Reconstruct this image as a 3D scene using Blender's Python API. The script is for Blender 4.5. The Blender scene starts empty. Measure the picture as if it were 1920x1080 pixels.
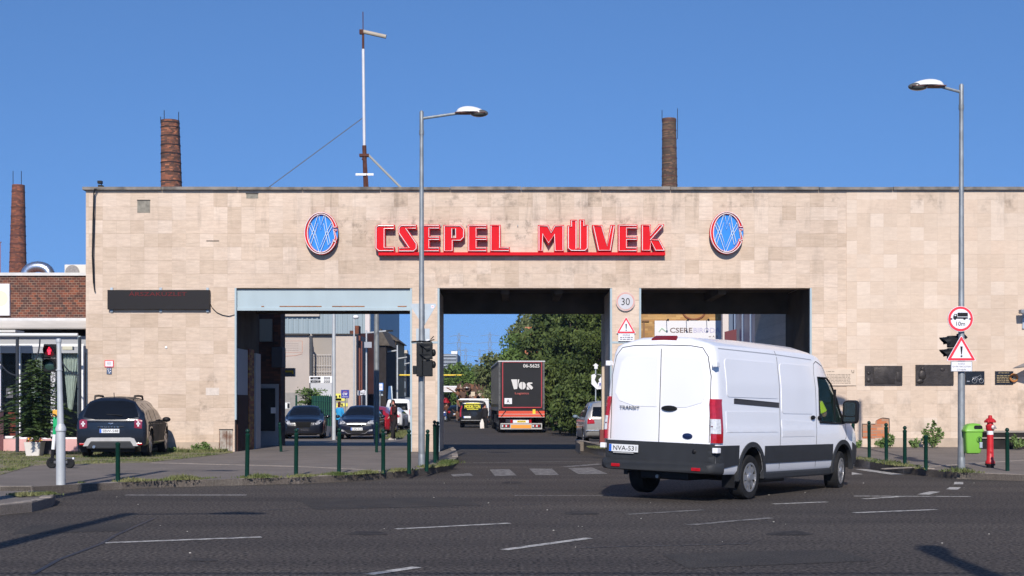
import bpy, bmesh, math, random
from mathutils import Vector, Matrix
from mathutils.bvhtree import BVHTree
S = bpy.context.scene
COL = S.collection
R = math.radians
rnd = random.Random(7)
# ---------------------------------------------------------------- camera
F, HY, CH = 2600.0, 757.0, 1.5
cam = bpy.data.objects.new('camera', bpy.data.cameras.new('camera')); COL.objects.link(cam)
cam.location = (0, 0, CH); cam.rotation_euler = (R(90), 0, 0)
cam.data.sensor_width = 36; cam.data.lens = F / 1920 * 36
cam.data.shift_y = (HY - 540) / 1920
cam.data.clip_end = 5000; cam.data.clip_start = 0.1
S.camera = cam
# ---------------------------------------------------------------- world, sun, exposure
SUN_EL, SUN_AZ = R(32.8), R(2.5)
w = bpy.data.worlds.new("World"); S.world = w; w.use_nodes = True
nt = w.node_tree; bg = nt.nodes['Background']
sky = nt.nodes.new('ShaderNodeTexSky'); sky.sky_type = 'NISHITA'; sky.sun_disc = False
sky.sun_elevation = SUN_EL; sky.sun_rotation = R(180) + SUN_AZ
sky.altitude = 500; sky.air_density = 1.1; sky.dust_density = 0.1; sky.ozone_density = 10
tcw = nt.nodes.new('ShaderNodeTexCoord'); mpw = nt.nodes.new('ShaderNodeMapping')
mpw.inputs['Scale'].default_value = (1, 1, .8); mpw.inputs['Location'].default_value = (0, 0, .19)
nt.links.new(tcw.outputs['Generated'], mpw.inputs[0]); nt.links.new(mpw.outputs[0], sky.inputs[0])
nt.links.new(sky.outputs[0], bg.inputs[0]); bg.inputs[1].default_value = 0.137
sl = bpy.data.lights.new('sun', 'SUN'); sl.energy = 4.8; sl.angle = R(0.5); sl.color = (1, .93, .84)
sun = bpy.data.objects.new('sun', sl); COL.objects.link(sun); sun.location = (0, -20, 40)
LD = Vector((math.sin(SUN_AZ) * math.cos(SUN_EL), math.cos(SUN_AZ) * math.cos(SUN_EL), -math.sin(SUN_EL)))
sun.rotation_euler = LD.to_track_quat('-Z', 'Y').to_euler()
S.view_settings.view_transform = 'Standard'; S.view_settings.look = 'None'
S.view_settings.exposure = 0.05; S.view_settings.gamma = 1.0
S.render.engine = 'CYCLES'
S.cycles.max_bounces = 6; S.cycles.transparent_max_bounces = 8
# ---------------------------------------------------------------- helpers
def X(px, D): return (px - 960) / F * D
def Z(py, D): return CH - (py - HY) / F * D
def P(px, py, D): return Vector((X(px, D), D, Z(py, D)))
def interp(tab, y):
    if y <= tab[0][0]: return tab[0][1]
    for (a, za), (b, zb) in zip(tab, tab[1:]):
        if y <= b: return za + (zb - za) * (y - a) / (b - a)
    return tab[-1][1]
ROAD = [(45, 0), (60, -.12)]
LEFT = [(26, .12), (38.5, .17), (44, .15), (60, -.08)]
RIGHT = [(27, .12), (38.5, .30), (60, .3)]
ZB = [26, 27, 38.5, 44, 45, 60]
def G(px, py, tab=ROAD, dz=0):
    z = interp(tab, 30)
    for _ in range(30):
        D = (CH - z) * F / (py - HY); z = .5 * z + .5 * interp(tab, D)
    return Vector((X(px, D), D, z + dz))
def hx(s):
    return tuple(((int(s[i:i+2], 16) / 255 + .055) / 1.055) ** 2.4 if int(s[i:i+2], 16) > 10 else int(s[i:i+2], 16) / 3294 for i in (0, 2, 4))
MATS = {}
def M(name, col, rough=.6, metal=0, var=.0, scale=4, stretch=(1, 1, 1), bump=0, bscale=None, emit=0, coat=0, col2=None, thr=None, spec=None, speck=0, detail=5):
    """procedural principled material, colour broken up by noise in object space"""
    if name in MATS: return MATS[name]
    m = bpy.data.materials.new(name); m.use_nodes = True; MATS[name] = m
    n = m.node_tree.nodes; l = m.node_tree.links; b = n['Principled BSDF']
    if isinstance(col, str): col = hx(col)
    if isinstance(col2, str): col2 = hx(col2)
    b.inputs['Base Color'].default_value = (*col, 1); b.inputs['Roughness'].default_value = rough
    b.inputs['Metallic'].default_value = metal; b.inputs['Specular IOR Level'].default_value = spec if spec is not None else (.5 if (coat or max(col) > .12 or rough < .3) else .22)
    if coat: b.inputs['Coat Weight'].default_value = coat; b.inputs['Coat Roughness'].default_value = .04
    if emit:
        b.inputs['Emission Color'].default_value = (*col, 1); b.inputs['Emission Strength'].default_value = emit
    if var or col2 or bump or speck:
        tc = n.new('ShaderNodeTexCoord'); mp = n.new('ShaderNodeMapping'); mp.inputs['Scale'].default_value = stretch
        l.new(tc.outputs['Object'], mp.inputs[0])
        nz = n.new('ShaderNodeTexNoise'); nz.inputs['Scale'].default_value = scale; nz.inputs['Detail'].default_value = detail
        l.new(mp.outputs[0], nz.inputs['Vector'])
        cr = n.new('ShaderNodeValToRGB'); a, c = thr or (.3, .7)
        cr.color_ramp.elements[0].position = a; cr.color_ramp.elements[1].position = c
        c2 = col2 or tuple(min(1, k * (1 + var)) for k in col); c1 = col if col2 else tuple(k * (1 - var) for k in col)
        cr.color_ramp.elements[0].color = (*c1, 1); cr.color_ramp.elements[1].color = (*c2, 1)
        l.new(nz.outputs[0], cr.inputs[0]); out = cr.outputs[0]
        if speck:
            n2 = n.new('ShaderNodeTexNoise'); n2.inputs['Scale'].default_value = bscale or 60; n2.inputs['Detail'].default_value = 3
            l.new(tc.outputs['Object'], n2.inputs['Vector'])
            mr = n.new('ShaderNodeMapRange'); mr.inputs[1].default_value = .35; mr.inputs[2].default_value = .75
            mr.inputs[3].default_value = 1 - speck; mr.inputs[4].default_value = 1 + speck * 1.6
            l.new(n2.outputs[0], mr.inputs[0]); mx = n.new('ShaderNodeVectorMath'); mx.operation = 'SCALE'
            l.new(out, mx.inputs[0]); l.new(mr.outputs[0], mx.inputs['Scale']); out = mx.outputs[0]
        l.new(out, b.inputs['Base Color'])
        if bump:
            nb = n.new('ShaderNodeTexNoise'); nb.inputs['Scale'].default_value = bscale or scale * 5; nb.inputs['Detail'].default_value = 6
            l.new(tc.outputs['Object'], nb.inputs['Vector']); bp = n.new('ShaderNodeBump'); bp.inputs['Strength'].default_value = bump
            bp.inputs['Distance'].default_value = .02; l.new(nb.outputs[0], bp.inputs['Height']); l.new(bp.outputs[0], b.inputs['Normal'])
    return m
def NB(m):
    """small node-graph helper: returns (add node, link, principled)"""
    n = m.node_tree.nodes; l = m.node_tree.links
    def add(t, **k):
        x = n.new(t)
        for a, b in k.items(): setattr(x, a, b)
        return x
    return add, l.new, n['Principled BSDF']
def maths(add, link, op, a, b=None):
    x = add('ShaderNodeMath', operation=op)
    for i, v in enumerate((a, b)):
        if v is None: continue
        if isinstance(v, (int, float)): x.inputs[i].default_value = v
        else: link(v, x.inputs[i])
    return x.outputs[0]
def tile_mat(name, base, alts, tw, th, joint, jw=.012, stagger=0.0, streak=.25, jdark=.55, bump=.2, rough=.75, blotch=0, stains=(), xoff=0, zoff=0, axis='X', jvar=1, mottle=0):
    """courses of slabs or bricks: every slab its own tone, fine joints, bedding streaks"""
    m = bpy.data.materials.new(name); m.use_nodes = True; MATS[name] = m
    add, link, b = NB(m); mm = lambda op, a, c=None: maths(add, link, op, a, c)
    tc = add('ShaderNodeTexCoord'); sx = add('ShaderNodeSeparateXYZ'); link(tc.outputs['Object'], sx.inputs[0])
    ax = mm('ADD', sx.outputs[0], sx.outputs[1]) if axis == 'XY' else sx.outputs[0]
    u = mm('DIVIDE', mm('ADD', ax, xoff + 100 * tw), tw); v = mm('DIVIDE', mm('ADD', sx.outputs[2], zoff + 100 * th), th)
    iv = mm('FLOOR', v)
    if stagger:
        wn0 = add('ShaderNodeTexWhiteNoise', noise_dimensions='1D'); link(iv, wn0.inputs['W'])
        off = mm('MULTIPLY', mm('MODULO', iv, 2), .5) if stagger == 1 else mm('MULTIPLY', mm('GREATER_THAN', wn0.outputs[0], 1 - stagger), .5)
        u = mm('ADD', u, off)
    iu = mm('FLOOR', u); fu = mm('FRACT', u); fv = mm('FRACT', v)
    cb = add('ShaderNodeCombineXYZ'); link(iu, cb.inputs[0]); link(iv, cb.inputs[1])
    wn = add('ShaderNodeTexWhiteNoise', noise_dimensions='3D'); link(cb.outputs[0], wn.inputs['Vector'])
    cr = add('ShaderNodeValToRGB'); cr.color_ramp.interpolation = 'LINEAR'
    cols = [base] + list(alts); el = cr.color_ramp.elements
    while len(el) < len(cols): el.new(.5)
    for i, c in enumerate(cols):
        el[i].position = i / max(1, len(cols) - 1); el[i].color = (*(hx(c) if isinstance(c, str) else c), 1)
    link(wn.outputs['Value'], cr.inputs[0]); out = cr.outputs[0]
    # streaks
    cb2 = add('ShaderNodeCombineXYZ'); link(mm('ADD', mm('MULTIPLY', sx.outputs[0], 2.6), mm('MULTIPLY', wn.outputs['Value'], 9)), cb2.inputs[0])
    link(mm('MULTIPLY', sx.outputs[1], 1.6), cb2.inputs[1]); link(mm('MULTIPLY', sx.outputs[2], 22), cb2.inputs[2])
    ns = add('ShaderNodeTexNoise'); ns.inputs['Scale'].default_value = 1.0; ns.inputs['Detail'].default_value = 6; ns.inputs['Roughness'].default_value = .65
    link(cb2.outputs[0], ns.inputs['Vector'])
    mr = add('ShaderNodeMapRange'); mr.inputs[1].default_value = .3; mr.inputs[2].default_value = .62; mr.inputs[3].default_value = 1 - streak; mr.inputs[4].default_value = 1 + streak * .25
    link(ns.outputs[0], mr.inputs[0]); f = mr.outputs[0]
    nl = add('ShaderNodeTexNoise'); nl.inputs['Scale'].default_value = .45; nl.inputs['Detail'].default_value = 5; link(tc.outputs['Object'], nl.inputs['Vector'])
    mr2 = add('ShaderNodeMapRange'); mr2.inputs[1].default_value = .3; mr2.inputs[2].default_value = .7; mr2.inputs[3].default_value = 1 - blotch; mr2.inputs[4].default_value = 1 + blotch * .4
    link(nl.outputs[0], mr2.inputs[0]); f = mm('MULTIPLY', f, mr2.outputs[0])
    # soot and dirt patches with a shape of their own (x0,x1,z0,z1,strength,noise scale)
    for (x0, x1, z0, z1, st, sc, *vs) in stains:
        q = add('ShaderNodeTexNoise'); q.inputs['Scale'].default_value = sc; q.inputs['Detail'].default_value = 7; q.inputs['Roughness'].default_value = .7
        mpq = add('ShaderNodeMapping'); mpq.inputs['Scale'].default_value = (1, 1, vs[0] if vs else 1); link(tc.outputs['Object'], mpq.inputs[0]); link(mpq.outputs[0], q.inputs['Vector'])
        t = mm('SUBTRACT', q.outputs[0], .52); t = mm('MULTIPLY', t, 7)
        cl = add('ShaderNodeClamp'); link(t, cl.inputs[0]); t = cl.outputs[0]
        for s, lo, hi in ((sx.outputs[0], x0, x1), (sx.outputs[2], z0, z1)):
            h = (hi - lo) / 2; d = mm('DIVIDE', mm('ABSOLUTE', mm('SUBTRACT', s, (lo + hi) / 2)), h)
            e = mm('MULTIPLY', mm('SUBTRACT', 1, d), 2.5); c3 = add('ShaderNodeClamp'); link(e, c3.inputs[0]); t = mm('MULTIPLY', t, c3.outputs[0])
        f = mm('MULTIPLY', f, mm('SUBTRACT', 1, mm('MULTIPLY', t, st)))
    sc_ = add('ShaderNodeVectorMath', operation='SCALE'); link(out, sc_.inputs[0]); link(f, sc_.inputs['Scale'])
    # joints
    du = mm('MULTIPLY', mm('MINIMUM', fu, mm('SUBTRACT', 1, fu)), tw); dv = mm('MULTIPLY', mm('MINIMUM', fv, mm('SUBTRACT', 1, fv)), th)
    dj = mm('MINIMUM', du, dv); jm = mm('LESS_THAN', dj, jw / 2)
    if mottle:
        jn = add('ShaderNodeTexNoise'); jn.inputs['Scale'].default_value = 1.7; jn.inputs['Detail'].default_value = 4; link(tc.outputs['Object'], jn.inputs['Vector'])
        cj = add('ShaderNodeClamp'); link(mm('MULTIPLY', mm('SUBTRACT', jn.outputs[0], .42), 5), cj.inputs[0])
        jf = mm('MAXIMUM', mm('MULTIPLY', mm('LESS_THAN', dv, jw / 2), mm('ADD', .12, mm('MULTIPLY', cj.outputs[0], .9))), mm('MULTIPLY', mm('LESS_THAN', du, jw / 2), mm('MULTIPLY', wn.outputs['Value'], .45)))
        nm_ = add('ShaderNodeTexNoise'); nm_.inputs['Scale'].default_value = 1.0; nm_.inputs['Detail'].default_value = 7; nm_.inputs['Roughness'].default_value = .68
        cb3 = add('ShaderNodeCombineXYZ'); link(mm('ADD', mm('MULTIPLY', sx.outputs[0], 5), mm('MULTIPLY', wn.outputs['Value'], 31)), cb3.inputs[0]); link(mm('MULTIPLY', sx.outputs[2], 9), cb3.inputs[2]); link(cb3.outputs[0], nm_.inputs['Vector'])
        rm = add('ShaderNodeValToRGB'); rm.color_ramp.elements[0].position = .32; rm.color_ramp.elements[1].position = .68
        rm.color_ramp.elements[0].color = (1.0 - mottle * .9, 1.0 - mottle * 1.08, 1.0 - mottle * 1.2, 1); rm.color_ramp.elements[1].color = (1, 1, 1, 1)
        link(nm_.outputs[0], rm.inputs[0]); vm = add('ShaderNodeVectorMath', operation='MULTIPLY'); link(sc_.outputs[0], vm.inputs[0]); link(rm.outputs[0], vm.inputs[1]); vs2 = add('ShaderNodeVectorMath', operation='SCALE'); link(vm.outputs[0], vs2.inputs[0]); vs2.inputs['Scale'].default_value = 1 + mottle * .75; sc_ = vs2
    else: jf = mm('MULTIPLY', jm, mm('ADD', 1 - jvar, mm('MULTIPLY', wn.outputs['Value'], jvar)) if jvar else 1)
    mix = add('ShaderNodeMix', data_type='RGBA'); link(mm('MULTIPLY', jf, jdark), mix.inputs[0]); link(sc_.outputs[0], mix.inputs[6])
    mix.inputs[7].default_value = (*(hx(joint)), 1); link(mix.outputs[2], b.inputs['Base Color'])
    b.inputs['Roughness'].default_value = rough
    if bump:
        bp = add('ShaderNodeBump'); bp.inputs['Strength'].default_value = bump; bp.inputs['Distance'].default_value = .01
        link(mm('SUBTRACT', ns.outputs[0], mm('MULTIPLY', jm, .6)), bp.inputs['Height']); link(bp.outputs[0], b.inputs['Normal'])
    return m
def glass_mat(name, tint=(.02, .025, .03), see=.5, rough=.02):
    m = bpy.data.materials.new(name); m.use_nodes = True; MATS[name] = m
    add, link, b = NB(m); b.inputs['Base Color'].default_value = (*tint, 1); b.inputs['Roughness'].default_value = rough; b.inputs['Specular IOR Level'].default_value = .3
    if see:
        t = add('ShaderNodeBsdfTransparent'); t.inputs[0].default_value = (.9, .95, .93, 1); mx = add('ShaderNodeMixShader')
        mx.inputs[0].default_value = see; link(b.outputs[0], mx.inputs[1]); link(t.outputs[0], mx.inputs[2])
        link(mx.outputs[0], m.node_tree.nodes['Material Output'].inputs[0])
    return m
def tag(o, label=None, cat=None, group=None, kind=None):
    if label: o['label'] = label
    if cat: o['category'] = cat
    if group: o['group'] = group
    if kind: o['kind'] = kind
    return o
def thing(name, label, cat, loc=(0, 0, 0), rz=0, group=None):
    o = bpy.data.objects.new(name, None); COL.objects.link(o); o.location = loc; o.rotation_euler = (0, 0, rz); o.empty_display_size = .3
    return tag(o, label, cat, group)
def link_mesh(name, me, mat, parent=None):
    o = bpy.data.objects.new(name, me); COL.objects.link(o)
    if mat:
        for m in (mat if isinstance(mat, (list, tuple)) else [mat]): me.materials.append(m)
    if parent: o.parent = parent
    return o
def shade(me, ang=35):
    for p in me.polygons: p.use_smooth = True
    try: me.set_sharp_from_angle(angle=R(ang))
    except Exception: pass
class B:
    """collects boxes, tubes, lathes and prisms into ONE mesh"""
    def __init__(s): s.bm = bmesh.new()
    def poly(s, pts, fs):
        v = [s.bm.verts.new(p) for p in pts]
        for f in fs:
            try: s.bm.faces.new([v[i] for i in f])
            except ValueError: pass
        return v
    def box(s, x0, x1, y0, y1, z0, z1, bev=0, mat=None):
        b2 = bmesh.new()
        v = [b2.verts.new((x, y, z)) for x in (x0, x1) for y in (y0, y1) for z in (z0, z1)]
        for f in ((0, 1, 3, 2), (4, 6, 7, 5), (0, 4, 5, 1), (2, 3, 7, 6), (0, 2, 6, 4), (1, 5, 7, 3)): b2.faces.new([v[i] for i in f])
        if bev: bmesh.ops.bevel(b2, geom=list(b2.edges), offset=bev, segments=2, affect='EDGES', profile=.6)
        if mat is not None: b2.transform(mat)
        me = bpy.data.meshes.new('t'); b2.to_mesh(me); s.bm.from_mesh(me); bpy.data.meshes.remove(me); b2.free(); return s
    def tube(s, pts, r, n=8, cap=True, closed=False):
        pts = [Vector(p) for p in pts]; k = len(pts); rs = r if isinstance(r, (list, tuple)) else [r] * k
        rings = []; up = None
        for i, p in enumerate(pts):
            a = pts[(i - 1) % k] if (i or closed) else p; c = pts[(i + 1) % k] if (i < k - 1 or closed) else p
            t = (c - a).normalized() if (c - a).length > 1e-9 else Vector((0, 0, 1))
            if up is None: up = t.orthogonal().normalized()
            up = (up - t * up.dot(t)); up = up.normalized() if up.length > 1e-6 else t.orthogonal().normalized()
            sd = t.cross(up)
            rings.append([s.bm.verts.new(p + (up * math.cos(j * 2 * math.pi / n) + sd * math.sin(j * 2 * math.pi / n)) * rs[i]) for j in range(n)])
        for i in range(k if closed else k - 1):
            q, t2 = rings[i], rings[(i + 1) % k]
            for j in range(n): s.bm.faces.new((q[j], q[(j + 1) % n], t2[(j + 1) % n], t2[j]))
        if cap and not closed: s.bm.faces.new(rings[0][::-1]); s.bm.faces.new(rings[-1])
        return s
    def lathe(s, prof, n=20, mat=None, cap=True):
        """prof: (radius, height) list about local z"""
        mt = mat or Matrix(); rings = []
        for r, z in prof:
            rings.append([s.bm.verts.new(mt @ Vector((r * math.cos(j * 2 * math.pi / n), r * math.sin(j * 2 * math.pi / n), z))) for j in range(n)])
        for q, t2 in zip(rings, rings[1:]):
            for j in range(n): s.bm.faces.new((q[j], q[(j + 1) % n], t2[(j + 1) % n], t2[j]))
        if cap:
            s.bm.faces.new(rings[0][::-1]); s.bm.faces.new(rings[-1])
        return s
    def ball(s, c, r, sc=(1, 1, 1), seg=12):
        mt = Matrix.Translation(c) @ Matrix.Diagonal((sc[0], sc[1], sc[2], 1))
        bmesh.ops.create_uvsphere(s.bm, u_segments=seg, v_segments=seg // 2 + 2, radius=r, matrix=mt); return s
    def prism(s, pts, d, mat=None):
        """pts: 3D ring, extruded by vector d"""
        mt = mat or Matrix(); d = Vector(d); n = len(pts)
        a = [s.bm.verts.new(mt @ Vector(p)) for p in pts]; c = [s.bm.verts.new(mt @ (Vector(p) + d)) for p in pts]
        s.bm.faces.new(a); s.bm.faces.new(c[::-1])
        for i in range(n): s.bm.faces.new((a[i], c[i], c[(i + 1) % n], a[(i + 1) % n]))
        return s
    def out(s, name, mat, parent=None, smooth=False, ang=35):
        bmesh.ops.recalc_face_normals(s.bm, faces=list(s.bm.faces))
        me = bpy.data.meshes.new(name); s.bm.to_mesh(me); s.bm.free()
        if smooth: shade(me, ang)
        return link_mesh(name, me, mat, parent)
def evaluated(o):
    dg = bpy.context.evaluated_depsgraph_get(); dg.update()
    return bpy.data.meshes.new_from_object(o.evaluated_get(dg), depsgraph=dg)
def bake(o):
    me = evaluated(o); o.modifiers.clear(); old = o.data; o.data = me; me.name = o.name; bpy.data.meshes.remove(old); return o
FACE = Matrix.Rotation(R(90), 4, 'X')      # xy -> xz, facing the camera (-Y)
def flat(name, polys, depth, mat, parent=None, loc=(0, 0, 0), rot=FACE, smooth=False):
    """filled 2D outline(s), holes allowed, extruded by depth toward local +z (front at loc)"""
    cu = bpy.data.curves.new(name, 'CURVE'); cu.dimensions = '2D'; cu.fill_mode = 'BOTH'; cu.extrude = depth / 2
    for pl in polys:
        sp = cu.splines.new('POLY'); sp.points.add(len(pl) - 1); sp.use_cyclic_u = True
        for q, p in zip(sp.points, pl): q.co = (p[0], p[1], 0, 1)
    t = bpy.data.objects.new('t', cu); COL.objects.link(t); me = evaluated(t); bpy.data.objects.remove(t); bpy.data.curves.remove(cu)
    me.materials.clear(); me.transform(Matrix.Translation((0, 0, -depth / 2))); me.transform(rot)
    o = link_mesh(name, me, mat, parent); o.location = loc; return o
def text(s, w, h, mat, parent=None, loc=(0, 0, 0), rot=FACE, depth=.004, name='lettering', bold=0, space=1, lines=1):
    """lettering stretched to w x h metres, centred on loc, facing local -y"""
    cu = bpy.data.curves.new('t', 'FONT'); cu.body = s; cu.extrude = .01; cu.offset = bold; cu.space_character = space; cu.align_x = 'CENTER'; cu.resolution_u = 3
    t = bpy.data.objects.new('t', cu); COL.objects.link(t); me = evaluated(t); bpy.data.objects.remove(t); bpy.data.curves.remove(cu)
    me.materials.clear(); xs = [v.co.x for v in me.vertices]; ys = [v.co.y for v in me.vertices]
    cx, cy = (min(xs) + max(xs)) / 2, (min(ys) + max(ys)) / 2
    for v in me.vertices:
        v.co = ((v.co.x - cx) * w / (max(xs) - min(xs)), (v.co.y - cy) * h / (max(ys) - min(ys)), v.co.z * depth / .02)
    me.transform(rot); o = link_mesh(name, me, mat, parent); o.location = loc; return o
def scribble(x0, x1, z0, z1, rows, mat, parent, y):
    """rows of writing too small to read in the photograph"""
    b = B(); h = (z1 - z0) / rows
    for i in range(rows):
        x = x0; zz = z1 - h * (i + .5)
        while x < x1 - .02:
            wd = rnd.uniform(.02, .1); x2 = min(x + wd, x1); b.box(x, x2, y, y + .004, zz - h * .22, zz + h * .22); x = x2 + .018
    return b.out('small_print', mat, parent)
def slab(name, poly, tab, top, mat, parent=None, skirt=.3, kind='structure', sub=0):
    """sheet following the ground profile tab, raised by top, with a skirt down"""
    bm = bmesh.new(); f = bm.faces.new([bm.verts.new((p[0], p[1], 0)) for p in poly])
    for y in ZB:
        bmesh.ops.bisect_plane(bm, geom=list(bm.verts) + list(bm.edges) + list(bm.faces), plane_co=(0, y, 0), plane_no=(0, 1, 0))
    bmesh.ops.triangulate(bm, faces=list(bm.faces))
    bmesh.ops.recalc_face_normals(bm, faces=list(bm.faces))
    if bm.faces[:][0].normal.z < 0: bmesh.ops.reverse_faces(bm, faces=list(bm.faces))
    for v in bm.verts: v.co.z = interp(tab, v.co.y) + top
    if skirt:
        e = [x for x in bm.edges if x.is_boundary]; r = bmesh.ops.extrude_edge_only(bm, edges=e)
        for g in r['geom']:
            if isinstance(g, bmesh.types.BMVert): g.co.z -= skirt
    me = bpy.data.meshes.new(name); bm.to_mesh(me); bm.free(); o = link_mesh(name, me, mat, parent)
    if kind: o['kind'] = kind
    return o
class SP(list): pass
def strip_poly(pts, w0, side=0):
    """2D ribbon of width w0 along pts; side 0 centred, 1 left, -1 right"""
    a, b = [], []; n = len(pts)
    for i, p in enumerate(pts):
        q = pts[max(0, i - 1)]; r = pts[min(n - 1, i + 1)]; t = Vector((r[0] - q[0], r[1] - q[1])).normalized(); nn = Vector((-t.y, t.x))
        lo, hi = {0: (-.5, .5), 1: (0, 1), -1: (-1, 0)}[side]
        a.append((p[0] + nn.x * w0 * lo, p[1] + nn.y * w0 * lo)); b.append((p[0] + nn.x * w0 * hi, p[1] + nn.y * w0 * hi))
    return SP(a + b[::-1])
def inset(pl, d):
    n = len(pl); ar = sum(pl[i][0] * pl[(i + 1) % n][1] - pl[(i + 1) % n][0] * pl[i][1] for i in range(n)); sg = 1 if ar > 0 else -1
    out = []
    for i in range(n):
        p = Vector(pl[i]); a = (p - Vector(pl[i - 1])).normalized(); b = (Vector(pl[(i + 1) % n]) - p).normalized()
        na = Vector((-a.y, a.x)) * sg; nb = Vector((-b.y, b.x)) * sg; m = na + nb; k = max(.35, m.length_squared / 2)
        out.append(p + m * (d / k))
    return out
def copy_tree(o, parent=None, loc=None, rz=None, label=None, group=None):
    c = o.copy(); COL.objects.link(c); c.parent = parent
    if loc is not None: c.location = loc
    if rz is not None: c.rotation_euler[2] = rz
    if label: c['label'] = label
    if group: c['group'] = group
    for ch in list(o.children): copy_tree(ch, c)
    return c
# projection of outlines onto a curved body (windows, lamps, panel gaps)
def bvh_of(o): 
    bm = bmesh.new(); bm.from_mesh(o.data); t = BVHTree.FromBMesh(bm); bm.free(); return t
def patch(body, bvh, pts, side, name, mat, off=.006, th=.012, h=.12, parent=None, smooth=True):
    """outline on the right/left (x,z), rear/front (y,z) or top (x,y) view laid onto the body surface"""
    mk = {'right': (lambda a, b: Vector((a, -3, b)), Vector((0, 1, 0))), 'left': (lambda a, b: Vector((a, 3, b)), Vector((0, -1, 0))),
          'rear': (lambda a, b: Vector((-4, a, b)), Vector((1, 0, 0))), 'front': (lambda a, b: Vector((9, a, b)), Vector((-1, 0, 0))),
          'top': (lambda a, b: Vector((a, b, 5)), Vector((0, 0, -1)))}[side]
    bm = bmesh.new(); vs = [bm.verts.new((a, b, 0)) for a, b in pts]; n_ = len(vs)
    if isinstance(pts, SP):
        for i in range(n_ // 2 - 1): bm.faces.new((vs[i], vs[i + 1], vs[n_ - 2 - i], vs[n_ - 1 - i]))
    else: bm.faces.new(vs)
    bmesh.ops.triangulate(bm, faces=list(bm.faces))
    for _ in range(5):
        e = [x for x in bm.edges if x.calc_length() > h]
        if not e: break
        bmesh.ops.subdivide_edges(bm, edges=e, cuts=1); bmesh.ops.triangulate(bm, faces=list(bm.faces))
    for v in bm.verts:
        o = mk[0](v.co.x, v.co.y); hit, no, _, _ = bvh.ray_cast(o, mk[1])
        if hit is None: hit, no, _, _ = bvh.find_nearest(o + mk[1] * 2.2)
        if no.dot(mk[1]) > 0: no = -no
        v.co = hit - mk[1] * off
    bmesh.ops.recalc_face_normals(bm, faces=list(bm.faces))
    n0 = sum((f.normal * f.calc_area() for f in bm.faces), Vector())
    if n0.dot(mk[1]) > 0: bmesh.ops.reverse_faces(bm, faces=list(bm.faces))
    if th:
        e = [x for x in bm.edges if x.is_boundary]; r = bmesh.ops.extrude_edge_only(bm, edges=e)
        for g in r['geom']:
            if isinstance(g, bmesh.types.BMVert): g.co += mk[1] * th
    me = bpy.data.meshes.new(name); bm.to_mesh(me); bm.free()
    if smooth: shade(me, 50)
    return link_mesh(name, me, mat, parent or body)
def ribbon(pts, w0): return strip_poly(pts, w0)
def rrect(x0, x1, z0, z1, r, n=4):
    out = []
    for cx, cz, a0 in ((x1 - r, z1 - r, 0), (x0 + r, z1 - r, 90), (x0 + r, z0 + r, 180), (x1 - r, z0 + r, 270)):
        for i in range(n + 1): a = R(a0 + 90 * i / n); out.append((cx + r * math.cos(a), cz + r * math.sin(a)))
    return out
def ell(cx, cy, rx, ry, n=32, a0=0, a1=360): return [(cx + rx * math.cos(R(a0 + (a1 - a0) * i / n)), cy + ry * math.sin(R(a0 + (a1 - a0) * i / n))) for i in range(n if a1 - a0 == 360 else n + 1)]
def skin(name, pts, edges, mat, parent=None, sub=2):
    """pts: list of (x,y,z,r)"""
    me = bpy.data.meshes.new(name); me.from_pydata([p[:3] for p in pts], edges, []); o = link_mesh(name, me, None)
    o.modifiers.new('s', 'SKIN'); 
    if sub: m2 = o.modifiers.new('u', 'SUBSURF'); m2.levels = sub; m2.render_levels = sub
    for v, p in zip(me.skin_vertices[0].data, pts): v.radius = (p[3], p[4] if len(p) > 4 else p[3])
    me.skin_vertices[0].data[0].use_root = True
    bake(o); o.data.materials.clear(); o.data.materials.append(mat); shade(o.data, 80)
    if parent: o.parent = parent
    return o
# ---------------------------------------------------------------- common materials
asphalt = M('asphalt', (.079, .067, .058), .85, var=.0, col2=(.049, .042, .038), scale=.9, stretch=(.10, .8, 1), thr=(.35, .65), bump=.8, bscale=26, speck=.85, detail=9)
pave = M('pavement asphalt', (.135, .114, .098), .9, col2=(.182, .154, .133), scale=1.1, bump=.4, bscale=50, speck=.22)
concrete = M('kerb concrete', (.33, .28, .24), .9, col2=(.20, .175, .15), scale=2.5, bump=.4, bscale=30, speck=.2)
paint_w = M('road paint', (.44, .42, .39), .8, col2=(.13, .12, .115), scale=9, thr=(.48, .66), speck=.35, detail=9)
paint_f = M('worn road paint', (.24, .225, .21), .85, col2=(.075, .07, .066), scale=7, thr=(.38, .6), speck=.4, detail=9)
dirt = M('verge dirt', (.24, .19, .14), .95, col2=(.12, .13, .055), scale=2.2, bump=.6, bscale=25, speck=.3)
galv = M('galvanised steel', (.25, .27, .285), .55, .4, var=.22, scale=9, stretch=(1, 1, .5))
lightsteel = M('painted pole', (.50, .52, .53), .45, .2, var=.08)
black = M('black plastic', (.012, .012, .013), .45, var=.1)
rubber = M('tyre rubber', (.016, .016, .017), .85, var=.25, scale=10)
white = M('white paint', (.78, .78, .78), .5, var=.03)
dkgreen = M('bollard green', (.004, .032, .022), .38, var=.12, scale=6)
bluesteel = M('pale blue steel', (.35, .43, .46), .5, var=.06, scale=2, stretch=(1, 1, .3))
chrome = M('chrome', (.75, .75, .77), .15, 1)
rimm = M('wheel rim', (.42, .42, .43), .35, .7)
redp = M('sign red', (.72, .03, .05), .4, var=.05)
signw = M('sign white', (.74, .74, .78), .4, var=.03)
blk = M('sign black', (.012, .012, .014), .5)
signback = M('sign back', (.40, .45, .49), .5, .3, var=.08)
plate_w = M('plate white', (.72, .73, .74), .4)
plate_b = M('plate blue', (.02, .12, .55), .4)
lampred = M('tail lamp red', (.42, .004, .010), .12, coat=1, var=.15, scale=20)
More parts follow.
